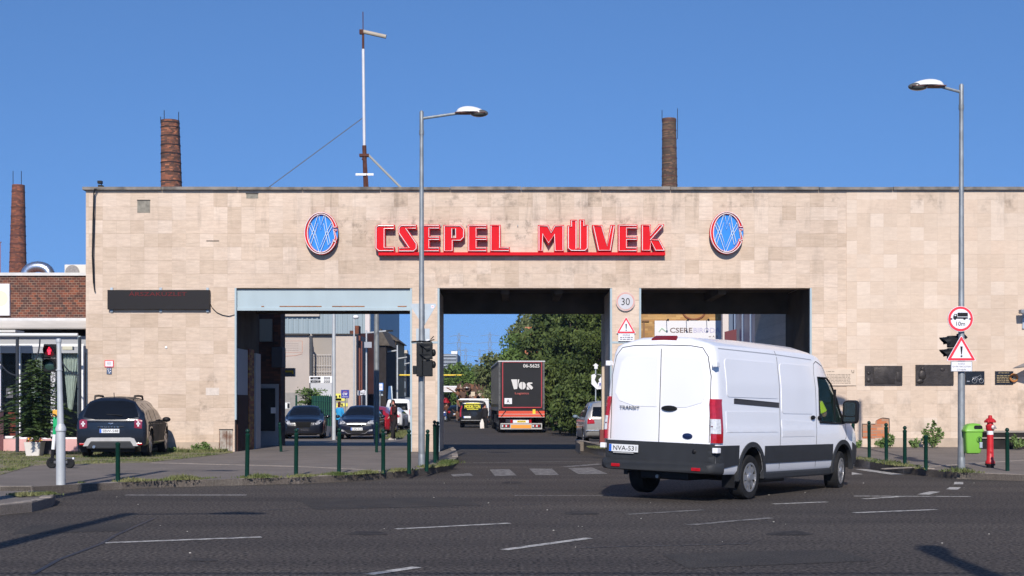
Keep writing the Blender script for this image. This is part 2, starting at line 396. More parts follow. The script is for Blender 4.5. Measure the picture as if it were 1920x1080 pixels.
lampclear = M('lamp clear', (.62, .63, .65), .12, coat=1, var=.2, scale=25)
orange = M('orange', (.80, .25, .02), .45)
yellow = M('yellow', (.80, .56, .03), .5, var=.05)
darkglass = glass_mat('dark car glass', (.006, .007, .009), 0, .03)
seam_m = M('panel gap', (.03, .03, .035), .8)
bark = M('bark', (.10, .075, .055), .95, var=.3, scale=6, bump=.5)
# ================================================================ GROUND
def grid_sheet(name, mat):
    ys = [-30, 0, 10, 20, 30, 45, 50, 55, 60, 120, 400, 2500]; bm = bmesh.new(); prev = None
    for y in ys:
        row = [bm.verts.new((x, y, interp(ROAD, y))) for x in (-900, -40, 0, 40, 900)]
        if prev:
            for i in range(4): bm.faces.new((prev[i], prev[i + 1], row[i + 1], row[i]))
        prev = row
    me = bpy.data.meshes.new(name); bm.to_mesh(me); bm.free(); o = link_mesh(name, me, mat); o['kind'] = 'structure'; return o
grid_sheet('road', asphalt)
def g2(pts, tab=ROAD): return [tuple(G(px, py, tab)[:2]) for px, py in pts]
def kerb_stones(pl, tab, label, step=1.0, wd=.15):
    root = thing('kerb', label, 'kerb'); root['kind'] = 'structure'; pts = []
    for a, c in zip(pl, pl[1:]):
        a, c = Vector(a), Vector(c); n_ = max(1, round((c - a).length / step))
        if abs(a.x) > 17 and abs(c.x) > 17: continue
        pts += [a.lerp(c, i / n_) for i in range(n_)]
    pts.append(Vector(pl[-1]) if abs(pl[-1][0]) < 17 else pts[-1])
    for p, q in zip(pts, pts[1:]):
        if (q - p).length < .1 or abs(p.x) > 16: continue
        d = (q - p) * .012 / (q - p).length; slab('kerb_stone', list(strip_poly([tuple(p + d), tuple(q - d)], wd, 1)), tab, .008 + rnd.uniform(-.012, .012), concrete, root, skirt=.2, kind=None)
kl = g2([(0, 929), (60, 926), (150, 921), (300, 914), (450, 910), (560, 907), (650, 903), (720, 898), (780, 892), (820, 887), (848, 879), (859, 868), (857, 857), (849, 847)])
kl[0] = (-30, kl[0][1])
XL = X(825, 38.5) + .02
left_poly = kl + [(XL, 38.5), (XL, 42.2), (-2.5, 42.8), (-3.6, 60), (-4.7, 80), (-30, 80)]
slab('pavement', left_poly, LEFT, 0, pave)
kerb_stones(kl, LEFT, 'line of worn pale kerb stones along the left pavement')
kr = g2([(1079, 842), (1132, 856), (1200, 866), (1320, 872), (1450, 874), (1602, 876), (1696, 888), (1740, 893), (1794, 898), (1920, 902)])
kr.append((34, kr[-1][1] - .3))
right_poly = [(X(1085, 42), 44), (X(1085, 42), 41)] + kr + [(34, 41), (9.3, 41), (9.3, 44)]
slab('pavement', right_poly, RIGHT, 0, pave)
kerb_stones(kr, RIGHT, 'line of worn pale kerb stones along the right pavement')
vp = g2([(-200, 896), (0, 891), (62, 873), (160, 870), (282, 867), (375, 857), (437, 849)], LEFT) + [(-7.9, 38.45), (-18, 38.45)]
slab('verge', vp, LEFT, .008, dirt, skirt=.02)
slab('edging_strip', strip_poly(g2([(285, 868), (430, 871.5), (560, 875), (650, 879), (716, 883)], LEFT), .07), LEFT, .01, concrete, skirt=.02)
slab('edging_strip', strip_poly(g2([(1655, 879), (1775, 873), (1920, 863)], RIGHT), .09), RIGHT, .01, concrete, skirt=.02)
# small traffic island at the lower left
ip = g2([(-300, 972), (0, 966), (60, 960), (98, 950), (104, 942), (88, 936), (0, 936), (-300, 936)])
slab('traffic_island', ip, ROAD, .13, pave)
ik = g2([(-120, 968), (0, 965), (60, 959), (94, 951), (103, 943)])
for i in range(14):
    t0, t1 = i / 14, (i + .94) / 14
    def at(t):
        t *= len(ik) - 1; k = min(int(t), len(ik) - 2); f = t - k; return (ik[k][0] * (1 - f) + ik[k + 1][0] * f, ik[k][1] * (1 - f) + ik[k + 1][1] * f)
    o = slab('kerb_stone', strip_poly([at(t0), at(t1)], .16, 1), ROAD, .135 + rnd.uniform(-.008, .008), concrete, kind=None)
    if i == 0: kerb_root = thing('island_kerb', 'row of worn grey concrete kerb stones around the traffic island', 'kerb')
    o.parent = kerb_root
# repaired patches and stains on the road
patchm = M('repaired asphalt', (.040, .036, .034), .85, col2=(.056, .05, .045), scale=1.5, bump=.5, bscale=45, speck=.5)
oilm = M('oil stain', (.026, .023, .022), .85, col2=(.05, .045, .042), scale=5, thr=(.4, .6), speck=.5)
for q in ([(560, 938), (850, 932), (905, 948), (590, 956)], [(1240, 1040), (1560, 1030), (1640, 1052), (1290, 1066)], [(60, 985), (250, 981), (240, 996), (20, 1002)]): slab('road_patch', g2(q), ROAD, .003, patchm, skirt=0)
for cx, cy, rx_ in ((690, 1000, 34), (1090, 962, 30), (1480, 1000, 40), (380, 1050, 26), (960, 905, 18)):
    slab('road_stain', g2([(cx + rx_ * (1 + .25 * math.sin(3 * a)) * math.cos(a), cy + rx_ * .13 * (1 + .2 * math.cos(2 * a)) * math.sin(a)) for a in [i * math.pi / 9 for i in range(18)]]), ROAD, .004, oilm, skirt=0)
# markings
road_dz = .005
def mark(pts, mat=paint_w, wd=None, name='road_marking'):
    q = g2(pts); q = strip_poly(q, wd) if wd else q
    return slab(name, q, ROAD, road_dz, mat, skirt=0)
for a, b, c in [((197, 1018.5), (490, 1007.5), 0), ((742, 992.5), (955, 981.5), 0), ((945, 1031.5), (1105, 1009.5), 0), ((690, 1078), (782, 1064), 0),
                ((235, 928.7), (462, 928.7), 0), ((1175, 965), (1320, 956.5), 1), ((1290, 985), (1445, 971.5), 1), ((1450, 945.5), (1550, 941.5), 0),
                ((1600, 962), (1755, 956), 0), ((965, 929.5), (1130, 929.7), 1), ((1600, 930.5), (1820, 931.5), 0), ((1620, 936), (1697, 931), 0)]:
    mark([a, b], paint_f if c else paint_w, .12 if c == 0 else .12)
mark([(1720, 927.5), (1742, 928), (1764, 922.5), (1742, 922)]); mark([(1774, 918), (1796, 918.5), (1802, 914), (1780, 914)]); mark([(1788, 908.5), (1806, 908.5), (1806, 904), (1790, 904)])
for q in [[(918, 880.5), (955, 880), (969, 892), (928, 893)], [(992, 879), (1035, 879), (1048, 891), (1005, 891.5)], [(1065, 878), (1110, 877), (1140, 889), (1085, 889.5)],
          [(845, 890), (880, 887.5), (888, 892), (850, 894)]]:
    mark(q, paint_f, name='zebra_crossing')
mark([(1602, 880), (1625, 880), (1697, 890), (1672, 890.5)], name='zebra_crossing'); mark([(1597, 885.5), (1618, 889.5), (1597, 890.5)], name='zebra_crossing')
mark([(888, 868), (1110, 865)], paint_f, .12); mark([(1060, 875.5), (1130, 870)], paint_f, .3)
crackm = M('tar crack', (.025, .025, .03), .5)
mark([(60, 1078), (110, 1050), (150, 1035), (190, 1020), (215, 1005), (260, 985), (290, 972)], crackm, .05, 'road_crack')
mark([(1090, 1028), (1180, 1025), (1290, 1023), (1410, 1020)], crackm, .03, 'road_crack'); mark([(430, 960), (640, 950), (800, 953), (1010, 946)], crackm, .03, 'road_crack')
# ================================================================ GATE BUILDING
DW, DB = 38.5, 42.1
def fx(px): return X(px, DW)
def fz(py): return Z(py, DW)
TOP, SOF = fz(357), fz(540)
stone = tile_mat('travertine slabs', 'C9B4A0', ['CDB9A6', 'C7B29D', 'D2BFAD', 'BEA994', 'CBB7A3'], .385, .372, '7C6552', .012, stagger=0, mottle=.13, streak=.14, jdark=.45, blotch=.12,
                 stains=((-6.5, 5.5, 5.9, 6.75, .5, 4.5), (-9, 14, 6.9, 7.4, .38, 2.2), (-4, 5, 4.65, 5.4, .25, 3), (-8.9, -7.7, .2, 2.6, .3, 3), (-12, 12, 6.3, 7.6, .30, 2.6, .12), (-12, 12, 4.6, 6.2, .16, 3.2, .15), (-12, -7, .1, 1.2, .2, 2.5)), xoff=.2, zoff=.1)
stone2 = tile_mat('pink limestone slabs', 'CCB6A1', ['CFBBA7', 'C5B09B', 'D3C1AF', 'CAB6A2', 'C8B39E', 'CFBCA9'], .372, .378, '8E7763', .011, stagger=0, mottle=.09, streak=.07, jdark=.45, blotch=.08,
                  stains=((8, 16, .2, 2.2, .25, 1.6), (8, 26, 6.8, 7.4, .3, 2), (8, 26, 6.3, 7.6, .22, 2.4, .12), (9, 16, .2, 1.9, .22, 2.2, .4)), xoff=.1, zoff=.02)
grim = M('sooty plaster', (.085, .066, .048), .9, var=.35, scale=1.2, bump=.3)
coping = M('weathered coping', (.26, .23, .20), .9, col2=(.10, .09, .08), scale=3.5, thr=(.35, .7), bump=.5)
gb = thing('gate_building', 'long pale stone factory gatehouse with three drive-through openings and flat roof', 'building', (0, DW, 0))
gb.location = (0, 0, 0)
XA, X1, X2, X3, X4, X5, X6, XS, XE = fx(161), fx(440), fx(769), fx(824), fx(1144), fx(1202), fx(1522), fx(1587), 27
b = B(); b.box(XA, X1, DW, DB, -.2, TOP); b.out('wall', stone, gb)
b = B(); b.box(X1, X6, DW, DW + .5, SOF, TOP); b.out('wall', stone, gb)
b = B(); b.box(X6, XS, DW, DW + 9, -.2, TOP); b.out('wall', stone, gb)
b = B(); b.box(XS, XE, DW - .012, DW + 9, -.2, TOP); b.out('wall', stone2, gb)
for a, c in ((X2, X3), (X4, X5)):
    b = B(); b.box(a + .055, c - .055, DW, DB - .1, -.2, SOF); b.out('pillar', stone, gb)
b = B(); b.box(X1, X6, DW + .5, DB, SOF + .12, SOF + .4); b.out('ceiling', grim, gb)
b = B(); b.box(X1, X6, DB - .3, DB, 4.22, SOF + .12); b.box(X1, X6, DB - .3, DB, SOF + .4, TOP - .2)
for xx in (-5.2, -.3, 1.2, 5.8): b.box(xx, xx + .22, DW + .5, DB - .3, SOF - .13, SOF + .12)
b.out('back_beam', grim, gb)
b = B(); b.box(X1, X6, DW + .5, DB - .3, TOP - .2, TOP - .05); b.out('roof', coping, gb)
b = B()
xx = XA - .07
while xx < XE:
    L_ = rnd.uniform(1.7, 2.3); b.box(xx, min(xx + L_ - .012, XE), DW - .11 + rnd.uniform(-.01, .01), DW + .5, TOP + .002, TOP + .085 + rnd.uniform(-.006, .01), .008); xx += L_
b.out('coping', coping, gb)
# steel: lintel panel over the left lane and jamb strips
b = B(); b.box(X1 + .02, X2 + .03, DW + .1, DW + .16, fz(582), SOF - .03); b.box(X1 + .02, X2 + .03, DW + .06, DW + .1, fz(582), fz(577))
rustline = M('rust', (.30, .12, .04), .9, var=.4, scale=12)
b.out('lintel_panel', bluesteel, gb)
b = B()
for a, c in ((523, 602), (622, 683), (745, 762), (489, 494)): b = B(); b.box(fx(a), fx(c), DW + .088, DW + .0995, fz(574.8), fz(573.2)); b.out('rust_streak', rustline, gb)
b = B(); b.box(X1, X1 + .05, DW - .01, DW + .1, fz(787), SOF); b.out('jamb_strip', bluesteel, gb)
for a, c in ((X2, X3), (X4, X5)):
    b = B(); b.box(a, a + .053, DW - .012, DW + .3, .15, SOF - .01); b.out('jamb_strip', bluesteel, gb)
    b = B(); b.box(c - .053, c, DW - .012, DW + .3, .15, SOF - .01); b.out('jamb_strip', bluesteel, gb)
    b = B(); b.box(a + .055, c - .055, DW - .008, DW, fz(644), fz(640)); b.out('strap', bluesteel, gb)
b = B(); b.box(X6 - .05, X6, DW - .01, DW + .1, .3, SOF); b.out('jamb_strip', bluesteel, gb)
# dark inner walls, side room with door and brick pier inside the left lane
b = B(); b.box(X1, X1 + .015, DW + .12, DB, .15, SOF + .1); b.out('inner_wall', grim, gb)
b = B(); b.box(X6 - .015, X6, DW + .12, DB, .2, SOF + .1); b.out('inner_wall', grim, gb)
paneldark = M('wainscot brown', (.035, .012, .010), .7, var=.2)
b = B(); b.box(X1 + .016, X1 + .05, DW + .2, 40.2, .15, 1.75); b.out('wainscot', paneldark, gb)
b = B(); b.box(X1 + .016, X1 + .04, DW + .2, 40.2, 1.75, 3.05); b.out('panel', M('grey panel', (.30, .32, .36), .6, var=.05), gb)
brk = tile_mat('dark bricks', '5A3426', ['3C2A24', '6B4030', '4A2F28'], .26, .08, '2C2723', .014, stagger=1, streak=.1, jdark=.8, axis='XY', rough=.9)
b = B(); b.box(X1 + .016, X1 + .06, 40.3, 41.1, .12, 3.1); b.out('brick_pier', tile_mat('striped bricks', '8A4A32', ['9A7A3A', '6A3026', '7B5A36'], .25, .075, '3a2f28', .012, stagger=1, axis='XY'), gb)
b = B(); b.box(X1 + .016, X1 + .09, 41.2, 42.0, .12, 3.0); b.out('frame_post', M('door frame grey', (.33, .35, .38), .5, var=.05), gb)
b = B(); b.box(-10, -7.54, 45.2, 46.1, -.1, 7.0); b.out('side_room_wall', brk, gb)
b = B(); b.box(X(484, 45.1), X(522, 45.1), 45.08, 45.2, .1, Z(720, 45.1)); b.out('door', MATS['door frame grey'], gb)
d_ = gb.children[-1]
b = B(); b.box(X(489, 45.05), X(516, 45.05), 45.03, 45.07, Z(808, 45), Z(728, 45)); b.out('door_glass', M('door glass', (.02, .022, .025), .08), d_)
b = B(); b.box(X(508, 45), X(517, 45), 44.99, 45.02, Z(775, 45), Z(764, 45)); b.out('notice', white, d_)
b = B(); b.box(X(487, 45.1), X(510, 45.1), 45.05, 45.2, Z(640, 45), Z(598, 45)); b.out('high_window', M('dull window', (.30, .30, .25), .3), gb)
b = B(); b.box(X(514, 45), X(534, 45), 44.5, 45.2, Z(690, 45), Z(652, 45), .03); b.out('heater_box', M('unit grey', (.06, .065, .08), .6), gb)
# rear pilaster with its red plinth at the middle lane
b = B(); b.box(X4 - .02, X(1137.5, DB) + .02, DB - .35, DB - .12, .6, 4.2); b.out('pilaster', M('cream plaster', (.52, .43, .34), .85, var=.06), gb)
b = B(); b.box(X4 - .08, X(1140, DB) + .04, DB - .42, DB - .08, -.05, .72); b.out('plinth', M('oxblood tiles', (.16, .035, .03), .7, var=.2, scale=6), gb)
# worn spots of the cladding: a lost slab, cement patches, exposed bricks
cem = M('bare cement', (.24, .22, .18), .95, var=.25, scale=9, bump=.5)
dk = M('recess dark', (.05, .045, .04), .95)
def patchbox(x0, y0, x1, y1, mat, nm='wall_patch', pr=.006):
    b = B(); b.box(fx(x0), fx(x1), DW - pr, DW + .01, fz(y1), fz(y0)); return b.out(nm, mat, gb)
patchbox(257.5, 375.5, 281.5, 399, cem); patchbox(257, 374.5, 282, 376.4, dk, 'slab_gap', .009)
patchbox(462, 363.5, 484, 372, cem); patchbox(461, 362, 484.5, 364, dk, 'slab_gap', .009)
patchbox(386, 727, 411, 741, M('pale render', (.60, .52, .45), .9, var=.1, scale=10)); patchbox(387, 451, 411, 452.4, dk, 'slab_gap', .009)
b = B(); b.ball((fx(311.5), DW - .01, fz(651.5)), .035, (1.1, .5, 1)); b.out('plaster_blob', white, gb, True)
hatchm = M('rusty hatch', (.42, .38, .33), .8, col2=(.16, .09, .06), scale=5, thr=(.4, .7))
patchbox(412, 806, 436, 845, hatchm, 'hatch', .03); patchbox(411, 804.5, 437, 806.5, dk, 'slab_gap', .035)
for xq in (412, 425, 431): patchbox(xq, 808, xq + 1, 845, M('rust brown', (.10, .035, .02), .9), 'hatch_bar', .038)
expb = tile_mat('bare orange bricks', 'C07850', ['B0603C', 'CE8E66', 'A8836A', 'BC6F48'], .27, .085, '8E8578', .02, stagger=1, streak=.1, jdark=.9, rough=.9, bump=.5, axis='X')
pl = [(1617, 822), (1617, 796), (1641, 796), (1641, 790), (1648, 786), (1654, 784.5), (1666, 786), (1666.5, 803), (1665, 822)]
dkp = [(p[0] + (1.5 if p[0] > 1640 else -1), p[1] - 1.6) for p in pl]
flat('slab_gap', [[(fx(p[0]), fz(p[1])) for p in dkp]], .02, dk, gb, (0, DW - .018, 0))
flat('exposed_brickwork', [[(fx(p[0]), fz(p[1])) for p in pl]], .02, expb, gb, (0, DW - .022, 0))
b = B(); b.box(XA, fx(411), DW - .05, DW, .1, fz(829)); b.out('base_course', M('base render', (.45, .36, .28), .9, var=.12, scale=4), gb)
b = B(); b.box(fx(1640), fx(1836), DW - .04, DW - .012, .2, fz(821)); b.out('base_course', MATS['base render'], gb)
# small rods on the roof edge
b = B(); b.box(fx(972.5), fx(977), DW + 1, DW + 1.08, TOP, Z(343, DW)); b.out('roof_stub', black, gb)
b = B(); b.box(fx(1025), fx(1065), DW + 1, DW + 1.5, TOP, TOP + .12); b.out('roof_vent', coping, gb)
# ================================================================ SIGN LETTERS
red_s = M('red enamel letters', (.62, .006, .014), .5, var=.06, scale=3, spec=.12); neon = M('unlit neon tube', (.80, .76, .74), .3)
YL = DW - .22
sg = thing('letter_sign', 'big red block letters with white neon outlines on a red rail high on the wall', 'sign', (0, 0, 0))
def zc(ox, pts): return [(fx(ox + a / 7.385), fz(400 + c / 7.385)) for a, c in pts]
def Epts(x, s=0): return [(x, 172), (x + 270, 172), (x + 270, 236), (x + 130, 236), (x + 130, 330), (x + 270, 330), (x + 270, 392), (x + 130, 392), (x + 130, 478), (x + 268, 478), (x + 268, 548), (x, 548)]
LET = [(700, [[(35, 205), (75, 172), (305, 172), (305, 240), (175, 240), (175, 475), (305, 475), (305, 545), (80, 545), (35, 503)]]),
       (700, [[(350, 215), (385, 172), (610, 172), (610, 238), (485, 238), (617, 430), (617, 505), (572, 550), (350, 550), (350, 478), (478, 478), (350, 290)]]),
       (700, [Epts(660)]),
       (700, [[(975, 175), (1218, 175), (1268, 232), (1268, 350), (1215, 402), (1112, 402), (1112, 547), (975, 547)], [(1098, 232), (1138, 232), (1138, 348), (1098, 348)]]),
       (700, [Epts(1310)]),
       (700, [[(1617, 172), (1765, 172), (1765, 478), (1890, 478), (1890, 546), (1617, 546)]]),
       (990, [[(135, 175), (278, 175), (318, 252), (362, 175), (495, 175), (495, 545), (357, 545), (357, 325), (280, 452), (207, 318), (207, 545), (135, 545)]]),
       (990, [[(540, 182), (583, 182), (583, 103), (674, 103), (674, 488), (704, 488), (704, 100), (781, 100), (781, 173), (830, 173), (830, 502), (787, 542), (590, 542), (540, 502)]]),
       (990, [[(880, 175), (1022, 175), (1087, 452), (1134, 175), (1200, 175), (1142, 540), (960, 540)]]),
       (990, [[(a - 73 + 0, c - 2) for a, c in Epts(1310)]]),
       (990, [[(1558, 170), (1690, 170), (1690, 300), (1800, 163), (1872, 163), (1872, 188), (1712, 368), (1808, 368), (1888, 522), (1888, 540), (1745, 540), (1692, 412), (1692, 540), (1558, 540)]])]
for ox, pls in LET:
    q = [zc(ox, p) for p in pls]; lt = flat('letter', q, .17, red_s, sg, (0, YL, 0))
    b = B()
    for i, p in enumerate(q):
        ins = inset(p, .03 if i == 0 else -.012); b.tube([(v[0], -.028, v[1]) for v in ins], .0118, 5, closed=True)
    b.out('neon_tube', neon, lt)
b = B(); b.box(fx(711), fx(1246), YL + .02, DW, fz(480), fz(474.3)); b.out('rail', red_s, sg)
b = B()
for px in range(730, 1240, 48): b.box(fx(px), fx(px + 1.5), YL + .17, DW, fz(425), fz(422))
b.out('wall_pin', galv, sg)
# ================================================================ EMBLEMS
blu = M('emblem blue', (.035, .23, .66), .45, var=.05, spec=.15); neonb = M('pale neon', (.62, .70, .78), .25)
def emblem(cx, cy, label):
    t = thing('oval_emblem', label, 'emblem', (fx(cx), DW, fz(cy)), 0, 'oval emblems either side of the letters'); k = DW / F
    e = lambda pts: [((a - 480) / 10.8 * k, -(c - 530) / 10.8 * k) for a, c in pts]
    b = B(); b.prism([(p[0], -.16, p[1]) for p in ell(0, 0, 31.5 * k, 39.5 * k, 48)], (0, .16, 0)); b.out('rim', M('emblem rim', (.10, .02, .025), .5), t, True, 30)
    flat('disc', [ell(0, 0, 31 * k, 39 * k, 48)], .02, blu, t, (0, -.162, 0))
    oc = ell(-.2 * k, 0, 32 * k, 40 * k, 44, 15, 338); ic = ell(-.3 * k, 0, 23.8 * k, 34.2 * k, 44, 337, 16)
    ring = oc + [(ic[0][0], ic[0][1])] + ic[1:]
    rg = flat('ring', [ring], .03, red_s, t, (0, -.185, 0))
    b = B(); b.tube([(p[0], -.035, p[1]) for p in inset(ring, .022)], .012, 5, closed=True); b.out('neon_tube', neon, rg)
    S_ = [(715, 445), (800, 445), (800, 480), (760, 490), (805, 640), (795, 680), (715, 690), (712, 655), (750, 640), (722, 480)]
    sq = flat('small_letter', [e(S_)], .03, red_s, t, (0, -.185, 0))
    b = B(); b.tube([(p[0], -.035, p[1]) for p in inset(e(S_), .012)], .009, 5, closed=True); b.out('neon_tube', neon, sq)
    b = B()
    for pl_ in ([(275, 755), (237, 690), (330, 440), (412, 172), (436, 180), (475, 372), (535, 178), (556, 178), (602, 470), (662, 722), (625, 772), (575, 560), (530, 330), (470, 462), (415, 325), (365, 500), (320, 620)],
                [(245, 385), (275, 325), (370, 560), (452, 825), (580, 520), (684, 325), (706, 395), (600, 570), (466, 900), (436, 900), (340, 610)]):
        b.tube([(p[0], -.20, p[1]) for p in e(pl_)], .0095, 5, closed=True)
    b.out('monogram', neonb, t)
emblem(604, 439, 'blue oval emblem with red ring and letter monogram, left of the red letters')
emblem(1361, 438, 'blue oval emblem with red ring and letter monogram, right of the red letters')
# ================================================================ WALL FITTINGS LEFT
t = thing('display_board', 'long black LED text board bolted to the stone wall above the parked dark SUV', 'display board', (fx(299.5), DW, fz(562.5)))
b = B(); b.box(fx(204) - fx(299.5), fx(395) - fx(299.5), -.14, -.03, -.27, .27, .01); b.out('case', M('board black', (.014, .012, .013), .5), t)
ledm = M('led red dim', (.12, .010, .012), .6, emit=.02)
text('ÁRSZAKÜZLET', 1.6, .14, ledm, t, (-.02 + .0, -.143, .17 + .0))
for dx in (-1.36, 0, 1.3):
    for s in (-1, 1):
        b = B(); b.box(dx, dx + .07, -.05, 0, s * .3 - .04, s * .3 + .04); b.out('bracket', signback, t)
b = B(); cz = [(395, 570), (398, 577), (407, 586), (418, 591), (430, 593), (440, 590)]
b.tube([(fx(p[0]), DW - .03, fz(p[1])) for p in cz], .01, 5); tag(b.out('display_cable', black), 'thin black cable sagging from the text board to the gate jamb', 'cable')
b = B(); b.tube([(fx(a), DW - y_, fz(c)) for a, c, y_ in ((190, 352, -.1), (180, 356, .14), (178, 362, .1), (175, 420, .04), (174, 480, .05), (176, 530, .04), (179, 548, .05))], .017, 6)
b.tube([(fx(a), DW - y_, fz(c)) for a, c, y_ in ((190, 353, -.1), (182, 356, .16), (179, 364, .12), (178, 420, .05), (176.5, 480, .07), (178, 540, .05))], .012, 5)
tag(b.out('roof_cable', black), 'pair of black cables hanging from the roof corner down the stone wall', 'cable')
t = thing('roof_spotlight', 'small dark spotlight perched on the left roof corner', 'spotlight', (fx(189), DW, TOP + .08))
b = B(); b.box(-.05, .06, -.1, .1, .0, .06); b.tube([(.03, 0, .05), (.0, 0, .13)], .012, 6); b.out('bracket', black, t); b = B(); b.box(-.07, .05, -.1, .04, .1, .18, .01); b.out('head', black, t)
t = thing('notice_plate', 'small white notice plate with red border on the stone wall above the parked SUV', 'notice', (fx(205), DW, fz(682)))
b = B(); b.box(-.125, .125, -.02, 0, -.095, .095); b.out('frame', redp, t); b = B(); b.box(-.105, .105, -.025, -.02, -.075, .075); b.out('face', signw, t)
for zz in (.045, .01, -.03): b = B(); b.box(-.06, .06, -.028, -.025, zz - .006, zz + .006); b.out('print_line', M('grey print', (.3, .2, .2), .6), t)
t = thing('hydrant_plate', 'small blue enamel plate under the red bordered notice', 'plate', (fx(205), DW, fz(695.5)))
b = B(); b.box(-.07, .07, -.02, 0, -.09, .09); b.out('face', M('plate slate', (.07, .10, .17), .4), t)
for q in ((-.045, .05), (.02, .05), (-.03, .0), (.02, -.02), (-.01, -.055)): b = B(); b.box(q[0], q[0] + .03, -.023, -.02, q[1] - .012, q[1] + .012); b.out('digit', signw, t)
# ================================================================ WALL FITTINGS RIGHT
YW = DW - .012
bronze = M('dark bronze', (.052, .045, .042), .45, .5, var=.25, scale=6, bump=.3)
blackst = M('black granite', (.012, .012, .013), .25, var=.3)
goldl = M('gold lettering', (.34, .25, .12), .5)
t = thing('stone_plaque', 'pale carved stone memorial plaque on the wall above the van bonnet', 'plaque', (0, YW, 0))
b = B(); b.box(fx(1541), fx(1605), -.03, 0, fz(723), fz(692), .004); b.out('slab', M('plaque stone', (.62, .50, .39), .8, var=.05), t)
scribble(fx(1549), fx(1564), fz(698), fz(695.5), 1, M('carved grey', (.24, .19, .15), .8), t, -.033)
scribble(fx(1550), fx(1594), fz(720), fz(701), 7, MATS['carved grey'], t, -.033)
b = B(); b.tube([(fx(1596), -.034, fz(694)), (fx(1597), -.034, fz(699)), (fx(1600), -.034, fz(699)), (fx(1600.5), -.034, fz(694))], .009, 5); b.out('crest', MATS['carved grey'], t)
for (a0, b0, a1, b1, lab, kind_) in ((1621, 686, 1691, 722, 'large dark bronze relief plaque with framed inner panel, second plaque from the left', 0), (1716, 684, 1787, 722, 'large dark bronze relief plaque with a figure in relief, just left of the lamp post', 1)):
    t = thing('bronze_plaque', lab, 'plaque', (0, YW, 0), 0, 'memorial plaques on the right wall')
    b = B(); b.box(fx(a0), fx(a1), -.05, 0, fz(b1), fz(b0), .006); b.out('plate', bronze, t)
    b = B()
    if kind_ == 0:
        b.box(fx(1637), fx(1677), -.065, -.05, fz(719), fz(689), .004); b.ball((fx(1628), -.05, fz(700)), .05, (1, .3, 1)); b.ball((fx(1628), -.05, fz(713)), .06, (1, .3, 1)); b.box(fx(1680), fx(1688), -.06, -.05, fz(715), fz(698), .004)
    else:
        b.ball((fx(1729), -.05, fz(692)), .055, (1, .5, 1.2)); b.ball((fx(1728), -.05, fz(703)), .11, (1, .35, 1.3)); b.ball((fx(1724), -.05, fz(715)), .09, (1.2, .3, .8)); b.ball((fx(1766), -.05, fz(693)), .07, (1, .3, .8))
    b.out('relief', bronze, t, True)
t = thing('motorcycle_plaque', 'small black plaque with a silver motorcycle outline right of the lamp post', 'plaque', (0, YW, 0))
b = B(); b.box(fx(1809), fx(1845), -.03, 0, fz(721), fz(696), .004); b.out('plate', blackst, t)
silver = M('silver lines', (.35, .35, .36), .4, .5)
b = B()
for cx, r_ in ((1826, 4.4), (1839, 4)):
    b.tube([(fx(cx + r_ * math.cos(a)), -.033, fz(714 + r_ * math.sin(a))) for a in [i * math.pi / 7 for i in range(14)]], .007, 4, closed=True)
b.tube([(fx(a), -.034, fz(c)) for a, c in ((1826, 714), (1829, 707), (1833, 706), (1838, 703), (1839, 714))], .007, 4); b.tube([(fx(a), -.034, fz(c)) for a, c in ((1822, 708), (1829, 707), (1834, 711), (1830, 714))], .009, 4)
b.box(fx(1812), fx(1817), -.033, -.03, fz(716), fz(714)); b.out('motorcycle_outline', silver, t)
t = thing('black_plaque', 'small black stone plaque with gold lettering, rightmost on the wall', 'plaque', (0, YW, 0))
b = B(); b.box(fx(1865), fx(1899), -.03, 0, fz(721), fz(696), .004); b.out('plate', blackst, t)
scribble(fx(1871), fx(1891), fz(700.5), fz(698), 1, goldl, t, -.033)
scribble(fx(1868), fx(1892), fz(718), fz(703), 5, goldl, t, -.033)
t = thing('wreath', 'small round orange and cream wreath hanging on the corner of the rightmost plaque', 'wreath', (fx(1899), YW - .05, fz(708.5)))
b = B(); b.tube([(.095 * math.cos(i * math.pi / 10), -.02, .095 * math.sin(i * math.pi / 10)) for i in range(20)], .03, 6, closed=True); b.out('ring', M('wreath orange', (.45, .18, .05), .9, var=.4, scale=30), t, True)
b = B()
for i in range(22): b.ball((rnd.uniform(-.07, .07), -.03, rnd.uniform(-.07, .07)), .014)
b.out('flowers', M('wreath cream', (.6, .52, .36), .9, col2=(.08, .03, .02), scale=40), t, True)
t = thing('wall_camera', 'grey surveillance camera on a wall bracket at the right edge', 'camera', (fx(1919), YW, fz(588)))
b = B(); b.tube([(0, 0, -.1), (0, -.28, -.08), (0, -.3, .0)], .025, 8); b.box(-.05, .05, -.05, 0, -.42, .0); b.out('bracket', signback, t)
b = B(); b.box(-.22, .25, -.42, -.2, -.02, .09, .02); b.out('housing', M('camera grey', (.20, .22, .25), .5), t)
# parasol tip entering at the right
t = thing('parasol', 'grey fabric parasol corner poking in at the right edge above the planter', 'parasol', (X(1898, 38.05) + 1.5, 38.05, 0))
b = B(); ap = Vector((0, 0, 3.1)); rim_ = [Vector((1.5 * math.cos(R(180 + 45 * i)), .38 * math.sin(R(180 + 45 * i)), Z(690, 38.05) + (0 if i % 2 == 0 else .05))) for i in range(8)]
b.poly([ap] + rim_, [(0, i + 1, (i + 1) % 8 + 1) for i in range(8)]); b.poly([ap - Vector((0, 0, .02))] + [q - Vector((0, 0, .02)) for q in rim_], [(0, i + 1, (i + 1) % 8 + 1) for i in range(8)])
b.out('canopy', M('parasol cloth', (.22, .20, .19), .9, var=.1), t)
b = B(); b.tube([(0, 0, .25), (0, 0, 3.1)], .03); b.out('pole', galv, t)
